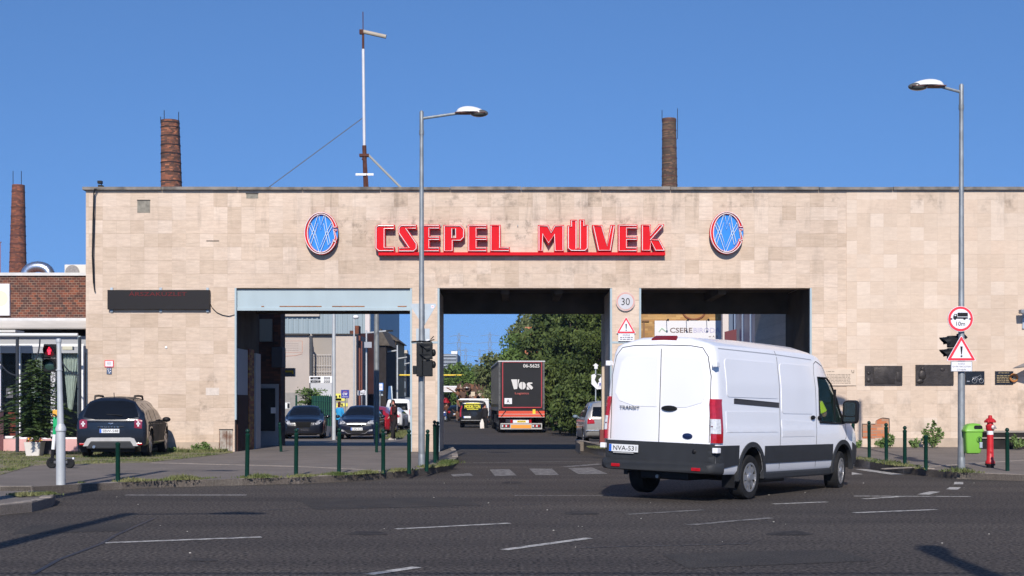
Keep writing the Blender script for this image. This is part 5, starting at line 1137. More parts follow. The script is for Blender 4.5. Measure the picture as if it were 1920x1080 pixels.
for s in (-1, 1):
    q = [(s * .60, .82), (s * .79, .80), (s * .80, 1.02), (s * .74, 1.06), (s * .60, 1.04)]
    tl_ = sp(q, 'rear', 'tail_lamp', M('tail lamp dark', (.22, .01, .03), .15, coat=1), .02, .03, .1)
    for a in ((-.05, .05, .915, .955), (-.02, .02, .86, 1.0)): sp([(s * .70 + a[0], a[2]), (s * .70 + a[1], a[2]), (s * .70 + a[1], a[3]), (s * .70 + a[0], a[3])], 'rear', 'lamp_cross', M('lamp cross', (.75, .70, .72), .2, emit=0), .026, .004, .1, tl_)
    b = B(); b.box(-.885, -.82, s * .72 - .08, s * .72 + .08, .36, .41, .01); b.out('reflector', lampred, suv)
    b = B(); b.tube([(-.40, s * .50, 1.60), (-.28, s * .51, 1.69), (.2, s * .52, 1.70), (.75, s * .52, 1.69), (.95, s * .51, 1.59)], [.02, .03, .028, .03, .02], 8); b.out('roof_rail', M('rail brown', (.07, .06, .05), .7), suv, True)
sm = M('skid plate silver', (.42, .41, .40), .5, .3, var=.1)
b = B(); ar = [(-.70, .33), (-.60, .53), (-.50, .56), (.50, .56), (.60, .53), (.70, .33), (.58, .33), (.50, .46), (-.50, .46), (-.58, .33)]; b.prism([(-.90, y, z) for y, z in ar], (.12, 0, 0)); b.out('skid_trim', sm, suv)
b = B(); b.box(-.885, -.7, -.62, .62, .26, .46, .03); b.out('lower_bumper', cladm, suv)
plate_eu(suv, 'SBW-548', (-.885, .03, .74), REAR, .50, .11)
b = B(); b.box(-.885, -.83, -.33, .33, .835, .86, .006); b.out('tailgate_strip', black, suv)
text('DUSTER', .46, .026, chrome, suv, (-.89, .02, .848), REAR @ FACE, .006, 'model_badge', space=1.6)
b = B(); b.tube([(-.872, -.05, .975), (-.872, .05, .975), (-.872, .06, .95), (-.872, .0, .93), (-.872, -.06, .95)], .01, 6, closed=True); b.out('badge', chrome, suv)
b = B(); b.tube([(-.86, -.28, 1.16), (-.80, .12, 1.19)], .012, 5); b.tube([(-.40, .0, 1.66), (-.44, .0, 1.78)], .01, 5); b.out('wiper_and_aerial', black, suv)
b = B(); b.lathe([(.04, 0), (.04, .05)], 12, Matrix.Translation((-.88, .42, .31)) @ Matrix.Rotation(R(-90), 4, 'Y')); b.out('tailpipe', chrome, suv, True)
mirrors(suv, 1.75, .90, 1.02, blk)
for sd in ('right',):
    for x in (.05, .95): sp(strip_poly([(x, .42), (x, .99)], .012), sd, 'door_gap', seam_m, .006, 0, .1)
    for x in (.35 - .18, 1.1): b = B(); b.ball((x, -.90, .86), .06, (1.2, .4, .4)); b.out('door_handle', black, suv, True)
for x, s in ((-.02, -1), (-.02, 1)): b = B(); b.box(-.50, -.47, s * .79 - .08, s * .79 + .08, .16, .35); b.out('mud_flap', black, suv)
# saloon / hatchback stations, front toward us
def sedan(h=1.47, L=4.5, W=.90, hood=.92, wb=2.7, fo=.92, tail=.95):
    f = wb + fo; r_ = -(L - wb - fo)
    return [(r_, W * .80, .45, .7, tail - .1, W * .7, .02, .05), (r_ + .05, W * .9, .3, .78, tail, W * .76, .03, .06), (r_ + .3, W * .97, .25, .86, tail + .06, W * .78, .04, .06), (r_ + .55, W, .22, .88, tail + .16, W * .72, .04, .08), (.1, W, .2, .9, h - .14, W * .66, .04, .1), (.5, W, .2, .9, h - .04, W * .66, .04, .1), (1.1, W, .2, .9, h - .03, W * .67, .04, .1), (1.5, W, .2, .9, h - .12, W * .68, .04, .1), (2.15, W, .2, .9, hood + .08, W * .80, .03, .07), (2.4, W, .2, .88, hood, W * .80, .03, .06), (f - .5, W * .97, .2, .80, hood - .05, W * .76, .03, .06), (f - .2, W * .93, .2, .72, hood - .12, W * .72, .03, .06), (f - .06, W * .86, .22, .62, hood - .20, W * .68, .02, .05), (f, W * .76, .26, .54, hood - .28, W * .62, .01, .05)]
def sedan_glass(h, W, hood):
    return [('top', [(1.46, -.56 * W / .9), (1.46, .56 * W / .9), (2.18, .70 * W / .9), (2.18, -.70 * W / .9)], 'windscreen')] + [(s, [(-.1, 1.0), (.15, h - .22), (.5, h - .14), (1.15, h - .13), (1.5, h - .2), (2.0, .96), (1.9, .94)], 'side_window') for s in ('left', 'right')]
navy = M('navy paint', (.006, .008, .022), .3, coat=.35, var=.05); blackp = M('black paint', (.004, .005, .010), .3, coat=.25, var=.05); hl = M('headlamp', (.48, .48, .50), .12, coat=1, col2=(.16, .16, .17), scale=14, thr=(.4, .62))
def place_front(px, D, ang):   # front centre pixel; car faces us
    return X(px, D), D, interp(LEFT, D)
D_ = 61.5; ang = R(-90 - 0)
opel, ob, op = car('parked_car', 'dark blue hatchback with silver grille bar facing us in the left lane', (X(668, D_), D_ + 3.62, -.08), R(-90), navy, sedan(1.50, 4.42, .905, .98, 2.69, .93), 4.4, 2.69, .33, .905, sedan_glass(1.5, .905, .98), 1, None, 5, .37)
for s in (-1, 1):
    op([(s * .46, .70), (s * .80, .66), (s * .86, .86), (s * .70, .87), (s * .52, .78)][::s], 'front', 'headlamp', hl, .015, .03, .1)
    op([(s * .56, .34), (s * .72, .38), (s * .72, .46), (s * .56, .40)][::s], 'front', 'fog_lamp', hl, .015, .03, .1)
op([(-.42, .66), (.42, .66), (.36, .62), (.1, .55), (-.1, .55), (-.36, .62)], 'front', 'grille', black, .012, .03, .1)
b = B(); b.box(3.58, 3.65, -.42, .42, .645, .675, .008); b.box(3.60, 3.67, -.07, .07, .60, .70, .02); b.out('grille_bar', chrome, opel)
op([(-.52, .42), (.52, .42), (.48, .28), (-.48, .28)], 'front', 'lower_intake', black, .012, .03, .1)
op(strip_poly([(-.62, .44), (-.4, .27), (0, .23), (.4, .27), (.62, .44)], .02), 'front', 'bumper_line', M('line grey', (.2, .2, .22), .4), .02, .02, .1)
plate_eu(opel, 'LSN-516', (3.66, .02, .46), FRONT, .52, .12); mirrors(opel, 2.0, .905, 1.0, navy)
b = B(); b.ball((1.0, -.35, 1.1), .12); b.ball((1.0, .35, 1.1), .12); b.out('seats', blk, opel)
D_ = 62.0
volvo, vo_, vp_ = car('parked_car', 'black saloon facing us half hidden by the side room wall in the left lane', (X(552, D_), D_ + 3.72, -.08), R(-84), blackp, sedan(1.50, 4.62, .93, .98, 2.77, .95), 4.6, 2.77, .33, .93, sedan_glass(1.5, .93, .98), 1, None, 5, .37)
for s in (-1, 1):
    vp_([(s * .50, .64), (s * .70, .66), (s * .86, .82), (s * .84, .90), (s * .62, .82)][::s], 'front', 'headlamp', hl, .015, .03, .1); vp_([(s * .42, .62), (s * .47, .64), (s * .49, .76), (s * .44, .70)][::s], 'front', 'side_lamp', hl, .015, .03, .1)
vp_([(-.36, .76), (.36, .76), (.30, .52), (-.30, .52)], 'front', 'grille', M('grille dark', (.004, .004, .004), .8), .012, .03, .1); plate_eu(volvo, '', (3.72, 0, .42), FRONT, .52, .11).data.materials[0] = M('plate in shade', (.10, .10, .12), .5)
mirrors(volvo, 2.0, .93, 1.0, blackp)
b = B(); b.box(1.95, 2.05, .30, .48, 1.09, 1.13); b.out('windscreen_paper', signw, volvo)
# silver estate half behind the pillar
silv = M('silver paint', (.34, .33, .32), .3, .3, coat=.5, var=.04)
st = [(-.90, .74, .50, .9, .98, .66, .02, .05), (-.87, .82, .35, .92, 1.05, .70, .03, .06), (-.80, .86, .28, .94, 1.30, .68, .04, .08), (-.68, .89, .25, .95, 1.50, .62, .04, .1), (-.5, .90, .22, .95, 1.62, .60, .05, .1), (1.0, .90, .2, .95, 1.66, .62, .05, .1), (1.7, .90, .2, .95, 1.5, .64, .05, .1), (2.5, .90, .2, .93, 1.1, .70, .04, .08), (3.1, .85, .25, .8, .9, .68, .03, .06), (3.5, .70, .35, .5, .62, .5, .02, .05)]
ms = car('parked_car', 'silver estate car seen from behind, half hidden by the right stone pillar', (X(1137, 55.5), 56.4, interp(ROAD, 56)), R(93), silv, st, 4.6, 2.8, .32, .90, [('rear', [(-.64, 1.06), (-.56, 1.46), (.56, 1.46), (.64, 1.06)], 'rear_window'), ('left', [(-.5, 1.05), (-.4, 1.48), (1.4, 1.50), (2.2, 1.0)], 'side_window')], 1, None, 5, .36)
est, eb, ep = ms
for s in (-1, 1): ep([(s * .52, .80), (s * .82, .78), (s * .80, .96), (s * .70, 1.02), (s * .54, .92)][::-s], 'rear', 'tail_lamp', lampred, .02, .03, .1); 
b = B(); b.box(-.93, -.88, -.86, .86, .50, .53, .005); b.out('bumper_strip', chrome, est); plate_eu(est, '', (-.93, 0, .80), REAR); mirrors(est, 1.9, .90, 1.05, M('mirror blue grey', (.15, .2, .26), .4))
# ---------------------------------------------------------------- curtain-side lorry trailer
tk = thing('lorry_trailer', 'black curtain-sided lorry trailer seen from behind on the road through the gate', 'lorry', (X(978, 76.6), 76.6, -.12), R(90 + 2.6))
tarp = M('black tarpaulin', (.017, .017, .019), .45, var=.15, scale=1.2, bump=.12); oxr = M('frame red', (.38, .025, .035), .5); orr = M('bumper red orange', (.62, .06, .02), .5, var=.06)
hW, Z0, Z1 = 1.27, 1.30, 3.98
b = B(); b.box(.03, 13.6, -hW, hW, Z0 - .1, Z1 - .03); b.out('curtain_box', tarp, tk)
for s in (-1, 1):
    for i in range(14): b = B(); b.box(.5 + i * .95, .53 + i * .95, s * hW - .012, s * hW + .012, Z0 + .3, Z1 - .15); b.out('curtain_strap', M('strap grey', (.11, .11, .11), .6), tk)
    b = B(); b.box(.3, 13.4, min(s * hW, s * (hW + .015)), max(s * hW, s * (hW + .015)), Z0 - .06, Z0 + .12); b.out('side_board', M('side stripes', (.30, .29, .27), .6, col2=(.03, .03, .03), scale=1.5, stretch=(2, 1, 1), thr=(.48, .52)), tk)
b = B(); b.box(-.03, 13.6, -hW - .03, hW + .03, Z1 - .05, Z1 + .02); b.out('roof_rail', M('rail silver', (.55, .55, .55), .4, .4), tk)
b = B(); b.box(-.02, .05, -hW, -hW + .10, Z0, Z1 - .05); b.box(-.02, .05, hW - .10, hW, Z0, Z1 - .05); b.out('corner_post', M('post dark', (.10, .10, .10), .5, var=.4, scale=8), tk)
rk = (2 * hW) / 90.0; yq_ = lambda px: (978 - px) * rk; zq_ = lambda py: Z(py, 76.6) + .12
b = B()
for (a, c, e, f) in ((940, 1018, 679.5, 677.8), (940, 1018, 765, 763), (940, 941.8, 765, 678), (1016.2, 1018, 765, 678)): b.box(-.028, -.015, yq_(c), yq_(a), zq_(e), zq_(f))
b.out('red_border', oxr, tk)
text('06-5625', (1013 - 981) * rk, 7 * rk, M('tarp white', (.62, .60, .58), .6), tk, (-.03, yq_(997), zq_(685.8)), REAR @ FACE, bold=.02)
tw_ = MATS['tarp white']
e = lambda pts: [((a - 978) * rk, (720 - c) * rk) for a, c in pts]      # viewed from behind: right = -y
for pl_ in ([(957.5, 711), (969, 711), (969.5, 729.5), (963, 730.5)], [(970.5, 711), (973.5, 711), (969.8, 728)]): flat('stencil_letter', [e(pl_)], .004, tw_, tk, (-.03, 0, zq_(720)), REAR @ FACE)
for s in (-1, 1): flat('stencil_letter', [e([(979.3 + s * .5 + s * 6.3 * math.sin(R(a)), 723.3 - 7.3 * math.cos(R(a))) for a in range(0, 181, 15)])], .004, tw_, tk, (-.03, 0, zq_(720)), REAR @ FACE)
for pl_ in ([(988.5, 719), (991, 717), (999, 717), (999, 719.5), (994, 720), (1000, 726), (1000, 728.5), (997, 731), (994.5, 729), (988, 722)], [(988, 725), (990, 725), (994, 731), (988, 731)]): flat('stencil_letter', [e(pl_)], .004, tw_, tk, (-.03, 0, zq_(720)), REAR @ FACE)
text('Logistics', 27 * rk, 5.2 * rk, M('tarp red text', (.55, .12, .10), .6), tk, (-.03, yq_(978.5), zq_(738)), REAR @ FACE)
b = B(); b.box(-.035, -.015, yq_(959), yq_(944.5), zq_(757.5), zq_(746.5)); o_ = b.out('letter_sign_board', signw, tk); text('A', 5.5 * rk, 7.5 * rk, blk, tk, (-.038, yq_(951.5), zq_(752)), REAR @ FACE)
b = B(); b.box(-.06, .1, -hW, hW, zq_(781.5), zq_(770.5), .01); b.out('tail_beam', orr, tk); b = B(); b.box(-.065, -.05, -hW, hW, zq_(777), zq_(776)); b.box(-.065, -.05, -hW, hW, zq_(782.5), zq_(781.3)); b.out('beam_edge', M('edge pale', (.45, .38, .36), .5), tk)
b = B(); b.box(-.068, -.055, yq_(1005), yq_(999.5), zq_(776), zq_(767.5)); b.out('yellow_tag', yellow, tk)
b = B(); b.tube([(-.08, yq_(938), zq_(781)), (-.08, yq_(947), zq_(770))], .025, 5); b.tube([(-.08, yq_(1019), zq_(781)), (-.08, yq_(1010), zq_(770))], .025, 5); b.out('strap', black, tk)
b = B(); b.box(-.1, -.02, yq_(1018), yq_(936.5), zq_(805), zq_(793.5), .01); b.out('bumper', M('bumper grey', (.42, .41, .40), .5), tk)
b = B(); b.box(-.12, -.1, yq_(996.5), yq_(957), zq_(803), zq_(796.5)); b.out('marker_board', M('marker orange', (.80, .30, .03), .5), tk)
b = B(); b.box(-.12, -.1, yq_(992), yq_(961), zq_(793), zq_(787.5)); b.out('plate_holder', signw, tk); b = B(); b.box(-.13, -.12, yq_(986), yq_(969), zq_(792), zq_(788.5)); nb = b.out('number_plate', yellow, tk); 
for i, xx in enumerate((971, 974, 977.5, 980, 983)): b = B(); b.box(-.133, -.13, yq_(xx + 1.3), yq_(xx), zq_(791.2), zq_(789.2)); b.out('character', blk, nb)
for a, c in ((938, 955), (998, 1016)):
    b = B(); b.box(-.125, -.1, yq_(c), yq_(a), zq_(801.5), zq_(795.5)); ll = b.out('tail_lamp', black, tk)
    for i, mt_ in enumerate((lampclear, lampred, lampclear, lampred)): b = B(); b.box(-.135, -.125, yq_(a + 3.6 * i + 3.8), yq_(a + 3.6 * i + 1), zq_(800.5), zq_(796.5)); b.out('lens', mt_, ll)
for a in (956, 993): b = B(); b.box(-.12, -.1, yq_(a + 4), yq_(a), zq_(793), zq_(787)); b.out('reflector', lampred, tk)
b = B(); b.box(.2, 13, -.5, .5, .75, 1.15); b.box(.3, 4.8, -1.2, 1.2, .95, 1.2); b.box(4.9, 9.5, -1.22, -1.15, .5, 1.0); b.box(4.9, 9.5, 1.15, 1.22, .5, 1.0); b.out('chassis', black, tk)
for x in (1.5, 2.8, 4.1):
    for s in (-1, 1): wheel(tk, x, s * 1.03, .5, .38, 8, 0, 'steel', M('lorry rim', (.08, .08, .08), .6))
for s in (-1, 1): b = B(); b.box(.9, .95, s * 1.02 - .17, s * 1.02 + .17, .3, .9); b.out('mud_flap', M('flap red', (.10, .02, .02), .8), tk)
tr = thing('lorry_tractor', 'dark lorry cab at the front of the curtain-sided trailer', 'lorry', tk.location, tk.rotation_euler[2])
b = B(); b.box(13.9, 16.0, -1.22, 1.22, .6, 3.6, .12); b.out('cab', M('cab dark', (.02, .02, .022), .4), tr)
for x in (12.9, 15.2):
    for s in (-1, 1): wheel(tr, x, s * 1.03, .5, .32, 8, 0, 'steel', MATS['lorry rim'])
# ---------------------------------------------------------------- black van with roof load and lettering
st = [(-.9, .80, .5, .95, 1.55, .70, .02, .06), (-.86, .90, .4, 1.0, 1.74, .76, .03, .08), (-.7, .93, .32, 1.02, 1.80, .78, .04, .1), (2.0, .93, .3, 1.02, 1.80, .78, .04, .1), (2.7, .93, .3, 1.02, 1.5, .76, .04, .1), (3.2, .92, .3, 1.0, 1.15, .78, .04, .08), (3.9, .8, .35, .7, .85, .6, .03, .06)]
bvn, bb, bp_ = car('parked_van', 'black van with yellow rear lettering and a white roof load left of the lorry', (X(887, 93.6), 94.5, -.12), R(90), M('black van paint', (.012, .012, .013), .25, coat=.7), st, 4.9, 3.0, .34, .93, [('rear', [(-.76, 1.1), (-.70, 1.62), (.70, 1.62), (.76, 1.1)], 'rear_window')], 1, None, 6, .38)
bvn['category'] = 'van'
text('MODELTON', 1.05, .26, M('sign yellow', (.78, .72, .04), .5), bvn, (-.93, .04, 1.43), REAR @ FACE, bold=.03); text('MODELTON', .6, .08, MATS['sign yellow'], bvn, (-.93, .04, 1.64), REAR @ FACE) if 0 else None
b = B(); b.box(-.935, -.925, -.45, .5, 1.61, 1.67); b.box(-.935, -.925, -.35, .4, 1.22, 1.26); b.out('yellow_band', MATS['sign yellow'], bvn)
for s in (-1, 1): bp_([(s * .80, .75), (s * .90, .75), (s * .88, 1.5), (s * .80, 1.5)][::-s], 'rear', 'tail_lamp', lampred, .02, .03, .2)
plate_eu(bvn, '', (-.95, .40, .72), REAR, .5, .13); b = B(); b.box(-.94, -.9, -.8, .8, .48, .52); b.out('bumper_strip', M('strip grey', (.25, .25, .25), .4), bvn)
b = B(); b.box(-.8, 2.2, -1.0, 1.0, 1.86, 1.92, .02); b.box(-.7, 2.1, -.9, .9, 1.92, 1.97, .02); b.out('roof_load', white, bvn)
# white box van farther on, dark cars, red and white cars at the left
def smallcar(label, px, D, paint, heading, w=.86, h=1.45, nm='parked_car', lamps=1, base=ROAD, L=4.3):
    t, bd, pf = car(nm, label, (X(px, D), D + .9, interp(base, D)), R(heading), paint, [(-.85, w * .8, .4, .8, 1.0, w * .74, .02, .06), (-.7, w * .96, .28, .88, 1.15, w * .76, .03, .08), (-.35, w, .22, .9, h - .12, w * .68, .04, .1), (.2, w, .2, .9, h, w * .68, .04, .1), (1.2, w, .2, .9, h - .03, w * .68, .04, .1), (2.1, w, .2, .9, 1.0, w * .78, .03, .08), (3.0, w * .92, .25, .75, .85, w * .7, .03, .06), (3.35, w * .7, .35, .5, .6, w * .5, .02, .05)], L, 2.6, .31, w,
                    [('rear', [(-.6 * w, 1.0), (-.55 * w, h - .14), (.55 * w, h - .14), (.6 * w, 1.0)], 'rear_window'), ('left', [(-.3, 1.0), (0, h - .2), (1.2, h - .2), (1.9, .97)], 'side_window'), ('right', [(-.3, 1.0), (0, h - .2), (1.2, h - .2), (1.9, .97)], 'side_window')], 1, None, 5, .35)
    for s in (-1, 1): pf([(s * .60 * w, .75), (s * .85 * w, .75), (s * .85 * w, .95), (s * .62 * w, .93)][::-s], 'rear', 'tail_lamp', lampred, .02, .03, .2)
    plate_eu(t, '', (-.88, 0, .65), REAR); return t
redc = M('red paint', (.32, .01, .02), .25, coat=.6); whitec = M('white car paint', (.72, .72, .72), .3, coat=.4)
smallcar('dark car with a pale windscreen farther up the road left of the black van', 855, 130, blackp, 90, .9)
smallcar('red car parked behind the dark blue hatchback', 700, 70, redc, 88, .86, 1.42, base=LEFT)
smallcar('white car just left of the man on the phone', 728.5, 84, whitec, 88, .86, 1.36, base=LEFT)
smallcar('dark car at the edge of the stone pier behind the white minivan', 764, 100, blackp, 90, .86, 1.35, base=LEFT)
wv, wb_, wp_ = car('parked_van', 'white high-roofed minivan behind the man on the phone', (X(747, 92), 93, -.08), R(90), whitec, [(-.9, .74, .5, 1.0, 1.7, .66, .02, .06), (-.8, .88, .35, 1.0, 1.86, .72, .04, .1), (1.6, .9, .3, 1.0, 1.88, .74, .04, .1), (2.4, .9, .3, 1.0, 1.4, .76, .04, .1), (3.3, .8, .35, .7, .85, .6, .03, .06)], 4.4, 2.7, .32, .9, [('rear', [(-.62, 1.15), (-.58, 1.62), (.58, 1.62), (.62, 1.15)], 'rear_window')], 1, None, 5, .36)
wv['category'] = 'van'
for s in (-1, 1): wp_([(s * .74, .8), (s * .84, .8), (s * .80, 1.2), (s * .72, 1.2)][::-s], 'rear', 'tail_lamp', lampred, .02, .03, .2)
cv = thing('box_van', 'white box van parked behind the black van with a blue round no-parking sign before it', 'van', (X(898, 104), 105, -.12), R(90))
b = B(); b.box(-.9, 2.6, -.75, .75, .7, 2.0, .06); b.out('box', whitec, cv); b = B(); b.box(2.65, 4.2, -.75, .75, .45, 1.8, .2); b.out('cab', whitec, cv)
for x in (0, 3.4):
    for s in (-1, 1): wheel(cv, x, s * .85, .34, .2, 6, 0, 'steel')
# ---------------------------------------------------------------- e-scooter
gsc = G(112, 878, LEFT); ks = gsc.y / F
sc = thing('electric_scooter', 'green and white rental e-scooter parked behind the signal post at the left', 'scooter', (X(97, gsc.y), gsc.y, gsc.z))
lg = M('scooter green', (.01, .38, .13), .4); xw = (131.5 - 97.5) * ks
for x, r_ in ((0, .115), (xw, .105)):
    b = B(); b.tube([(x + (r_ - .03) * math.cos(i * math.pi / 12), 0, r_ + (r_ - .03) * math.sin(i * math.pi / 12)) for i in range(24)], .032, 8, closed=True); w_o = b.out('wheel', rubber, sc, True); b = B(); b.lathe([(r_ * .85, -.015), (r_ * .85, .015)], 14, Matrix.Translation((x, .0, r_)) @ Matrix.Rotation(R(90), 4, 'X')); b.out('hub', rubber, w_o, True)
b = B(); b.box(.06, xw - .03, -.07, .07, .10, .16, .015); b.box(xw - .12, xw + .1, -.03, .03, .20, .23, .01); b.out('deck', M('scooter dark', (.10, .10, .11), .6), sc)
b = B(); b.tube([(0, 0, .12), (.03, 0, .40)], .035, 8); b.out('fork', black, sc); b = B(); b.tube([(.03, 0, .40), (.06, 0, .72)], .04, 8); b.out('lower_stem', white, sc, True)
b = B(); b.tube([(.06, 0, .72), (.10, 0, 1.08)], .045, 8); b.out('upper_stem', lg, sc, True); b = B(); b.box(.05, .19, -.09, .09, .86, 1.08, .03); b.out('battery_pack', lg, sc)
b = B(); b.tube([(.11, -.22, 1.14), (.10, 0, 1.12), (.11, .22, 1.14)], .018, 8); b.out('handlebar', black, sc); b = B(); b.box(.03, .17, -.05, .05, 1.10, 1.24, .02); b.out('orange_cover', M('cover orange', (.72, .36, .04), .6), sc)
b = B(); b.box(xw + .06, xw + .1, -.04, .04, .19, .23, .01); b.out('rear_reflector', signw, sc)
# ================================================================ PLANTS
leafA = lambda n, a, c: M(n, a, .65, col2=c, scale=1.1, thr=(.35, .68), detail=3)
fol1 = leafA('foliage deep', (.028, .05, .012), (.11, .145, .035)); fol2 = leafA('foliage fresh', (.055, .10, .02), (.12, .18, .045)); fol3 = leafA('foliage olive', (.075, .10, .035), (.15, .17, .07))
for m_ in (fol1, fol2, fol3):
    b_ = m_.node_tree.nodes['Principled BSDF']; b_.inputs['Specular IOR Level'].default_value = .25
def leaves(bm, c, rad, n, size, r_, flat_=1.0):
    """n leaf quads through a ball, denser toward its shell, random tilts"""
    for _ in range(n):
        v = Vector((r_.gauss(0, 1), r_.gauss(0, 1), r_.gauss(0, 1))).normalized() * rad * (r_.random() ** .5); v.z *= flat_
        p = c + v; u = Vector((r_.gauss(0, 1), r_.gauss(0, 1), r_.gauss(0, .7))).normalized(); w_ = u.orthogonal().normalized(); w_.rotate(Matrix.Rotation(r_.uniform(0, 6.3), 3, u))
        s = size * r_.uniform(.6, 1.3); q = u.cross(w_)
        a = [bm.verts.new(p + w_ * s), bm.verts.new(p + q * s * .45), bm.verts.new(p - w_ * s), bm.verts.new(p - q * s * .45)]; bm.faces.new(a)
def tree(name, label, base, H, rx, z0, n_cl, n_leaf, size, mat, seed, group, crown=None, ry=None, lean=0):
    r_ = random.Random(seed); t = thing(name, label, 'tree', base, 0, group); ry = ry or rx
    cz, rz = (H + z0) / 2, (H - z0) / 2
    cls = []
    for _ in range(n_cl):
        while 1:
            u = Vector((r_.uniform(-1, 1), r_.uniform(-1, 1), r_.uniform(-1, 1)))
            if .25 < u.length < 1: break
        k = r_.uniform(.75, 1.08); cls.append(Vector((u.x * rx * k + lean * (u.z + 1) * .5, u.y * ry * k, cz + u.z * rz * k)))
    b = B(); tr_ = .045 * H * .6; b.tube([(0, 0, -.1), (.05 * H * r_.uniform(-1, 1) * .3, 0, z0 + (H - z0) * .3), (lean * .5, 0, z0 + (H - z0) * .65)], [tr_, tr_ * .7, tr_ * .3], 8); b.out('trunk', bark, t, True)
    b = B()
    for c in cls[:max(6, n_cl // 3)]:
        s_ = Vector((0, 0, r_.uniform(z0 * .8, cz))); b.tube([s_, (s_ + c) / 2 + Vector((0, 0, .2)), c], [tr_ * .4, tr_ * .22, tr_ * .08], 5)
    b.out('limbs', bark, t, True)
    bm = bmesh.new(); cr = crown or .30 * (rx + rz) / 2 * 1.2
    for c in cls: leaves(bm, c, cr * r_.uniform(.55, 1.2), max(4, int(1.35 * n_leaf / n_cl)), size * r_.uniform(.7, 1.35), r_, .75)
    me = bpy.data.meshes.new('crown'); bm.to_mesh(me); bm.free(); link_mesh('crown', me, mat, t); return t
gt_ = 'trees along the road beyond the gate'
def T(px, D, H, w_, z0, lab, mat, seed, n=9000, size=.115, cl=60, base=-.12, **k): return tree('broadleaf_tree', lab, (X(px, D), D, base), H, w_, z0, cl, n, size, mat, seed, gt_, **k)
T(1122, 79, 8.9, 2.1, .2, 'dense dark green tree right beside the right stone pillar', fol1, 3, 17000, crown=1.0)
T(1076, 83, 7.9, 1.7, .0, 'dense dark tree directly right of the lorry trailer', fol1, 4, 16000, crown=.85)
T(1100, 69.5, 3.2, 1.7, .0, 'low bushy green tree above the silver estate car', fol1, 8, 7000, .12)
T(1040, 96, 9.4, 2.6, 1.0, 'tall tree behind the lorry roof, right of the brick gable', fol1, 5, 9000, .2)
T(1003, 104, 7.6, 2.8, .5, 'broad green tree directly above the lorry trailer roof', fol2, 6, 12000, .18)
T(942, 110, 6.0, 2.3, 1.2, 'loose olive tree with thin sprays left of the lorry top', fol3, 9, 4200, .16, 45)
T(1008, 112, 9.6, 2.3, 4.5, 'thin topped olive tree showing sky through its twigs', fol3, 19, 2600, .16, 40)
T(900, 125, 5.5, 2.6, .8, 'fresh green tree left of the lorry, over the rusty yard', fol2, 10, 7000, .18)
T(873, 150, 6.0, 2.6, .8, 'rounded green tree beside the grey office block', fol2, 11, 6000, .2)
T(835, 170, 4.6, 2.6, .2, 'small dark tree behind the white banner', fol1, 12, 3500, .2, 30)
T(848, 160, 2.6, 3.0, .0, 'low yellow green bush below the white banner', fol2, 13, 3500, .2, 30)
T(1014, 84, 1.6, .7, .0, 'dry leaning shrub at the right rear corner of the lorry', fol3, 14, 1500, .1, 20, crown=.4)
# bush along the foot of the trees
for i, px in enumerate((1050, 1068, 1088)):
    D = 73.5 - i * .6; T(px, D, 2.0 + .3 * i, .75, .0, ('low green shrub at the asphalt edge nearest the lorry', 'low green shrub at the asphalt edge between the lorry and the silver car', 'low green shrub at the asphalt edge just left of the silver car')[i], (fol2, fol1, fol1)[i], 30 + i, 3500, .10, 24)
# young tree with drooping compound leaves behind the fence at left
r_ = random.Random(5); D = 82; at_ = thing('young_tree', 'young tree with long drooping compound leaves in front of the price board', 'tree', (X(582, D), D, -.08)); kz = D / F
b = B(); b.tube([(0, 0, 0), (.05, 0, 1.6), (-.05, 0, Z(730, D))], [.05, .035, .02], 6); b.out('trunk', bark, at_)
bm = bmesh.new()
for i in range(85):
    z0 = r_.uniform(.6, Z(728, D) - .05); a = r_.uniform(0, 6.3); L_ = r_.uniform(.5, 1.0) * (1.15 if z0 > 1.5 else .8); pr = None
    for j in range(9):
        u = j / 8; p = Vector((math.cos(a) * L_ * u, math.sin(a) * L_ * u, z0 + .25 * u * L_ - .16 * u * u))
        for s in (-1, 1):
            d = Vector((-math.sin(a) * s, math.cos(a) * s, -.45)).normalized() * .2; f = Vector((math.cos(a), math.sin(a), 0)) * .06
            bm.faces.new([bm.verts.new(p), bm.verts.new(p + d * .5 + f), bm.verts.new(p + d), bm.verts.new(p + d * .5 - f)])
        if j % 2: leaves(bm, p, .16, 3, .10, r_)
me = bpy.data.meshes.new('crown'); bm.to_mesh(me); bm.free(); link_mesh('crown', me, fol2, at_)
# potted conifer and flowers in front of the cafe
D = 35.6; gx = G(62, 857, LEFT); kc = D / F
pot = thing('planter_pot', 'tapered white square plant pot with the young conifer', 'plant pot', (X(65, D), D, .15))
b = B(); loft(b, [[(x, y, 0) for x, y in rrect(-.17, .17, -.17, .17, .03, 2)], [(x, y, .37) for x, y in rrect(-.215, .215, -.215, .215, .03, 2)]]); b.out('pot', M('pot white', (.66, .62, .58), .6, var=.05), pot); b = B(); b.box(-.2, .2, -.2, .2, .34, .36); b.out('soil', M('soil', (.03, .02, .015), .95), pot)
pot2 = thing('planter_pot', 'dark grey square plant pot behind the e-scooter', 'plant pot', (X(88, 36.2), 36.2, .15))
b = B(); loft(b, [[(x, y, 0) for x, y in rrect(-.2, .2, -.2, .2, .03, 2)], [(x, y, .38) for x, y in rrect(-.24, .24, -.24, .24, .03, 2)]]); b.out('pot', M('pot grey', (.10, .09, .10), .8, var=.2), pot2)
cn = thing('potted_conifer', 'young feathery conifer with drooping branches growing in the white pot', 'conifer', (X(67, D), D, .5)); H_ = Z(672, D) - .5
b = B(); b.tube([(0, 0, 0), (.01, 0, H_ * .5), (0, 0, H_)], [.025, .018, .006], 6); b.out('trunk', bark, cn)
bm = bmesh.new(); r_ = random.Random(12)
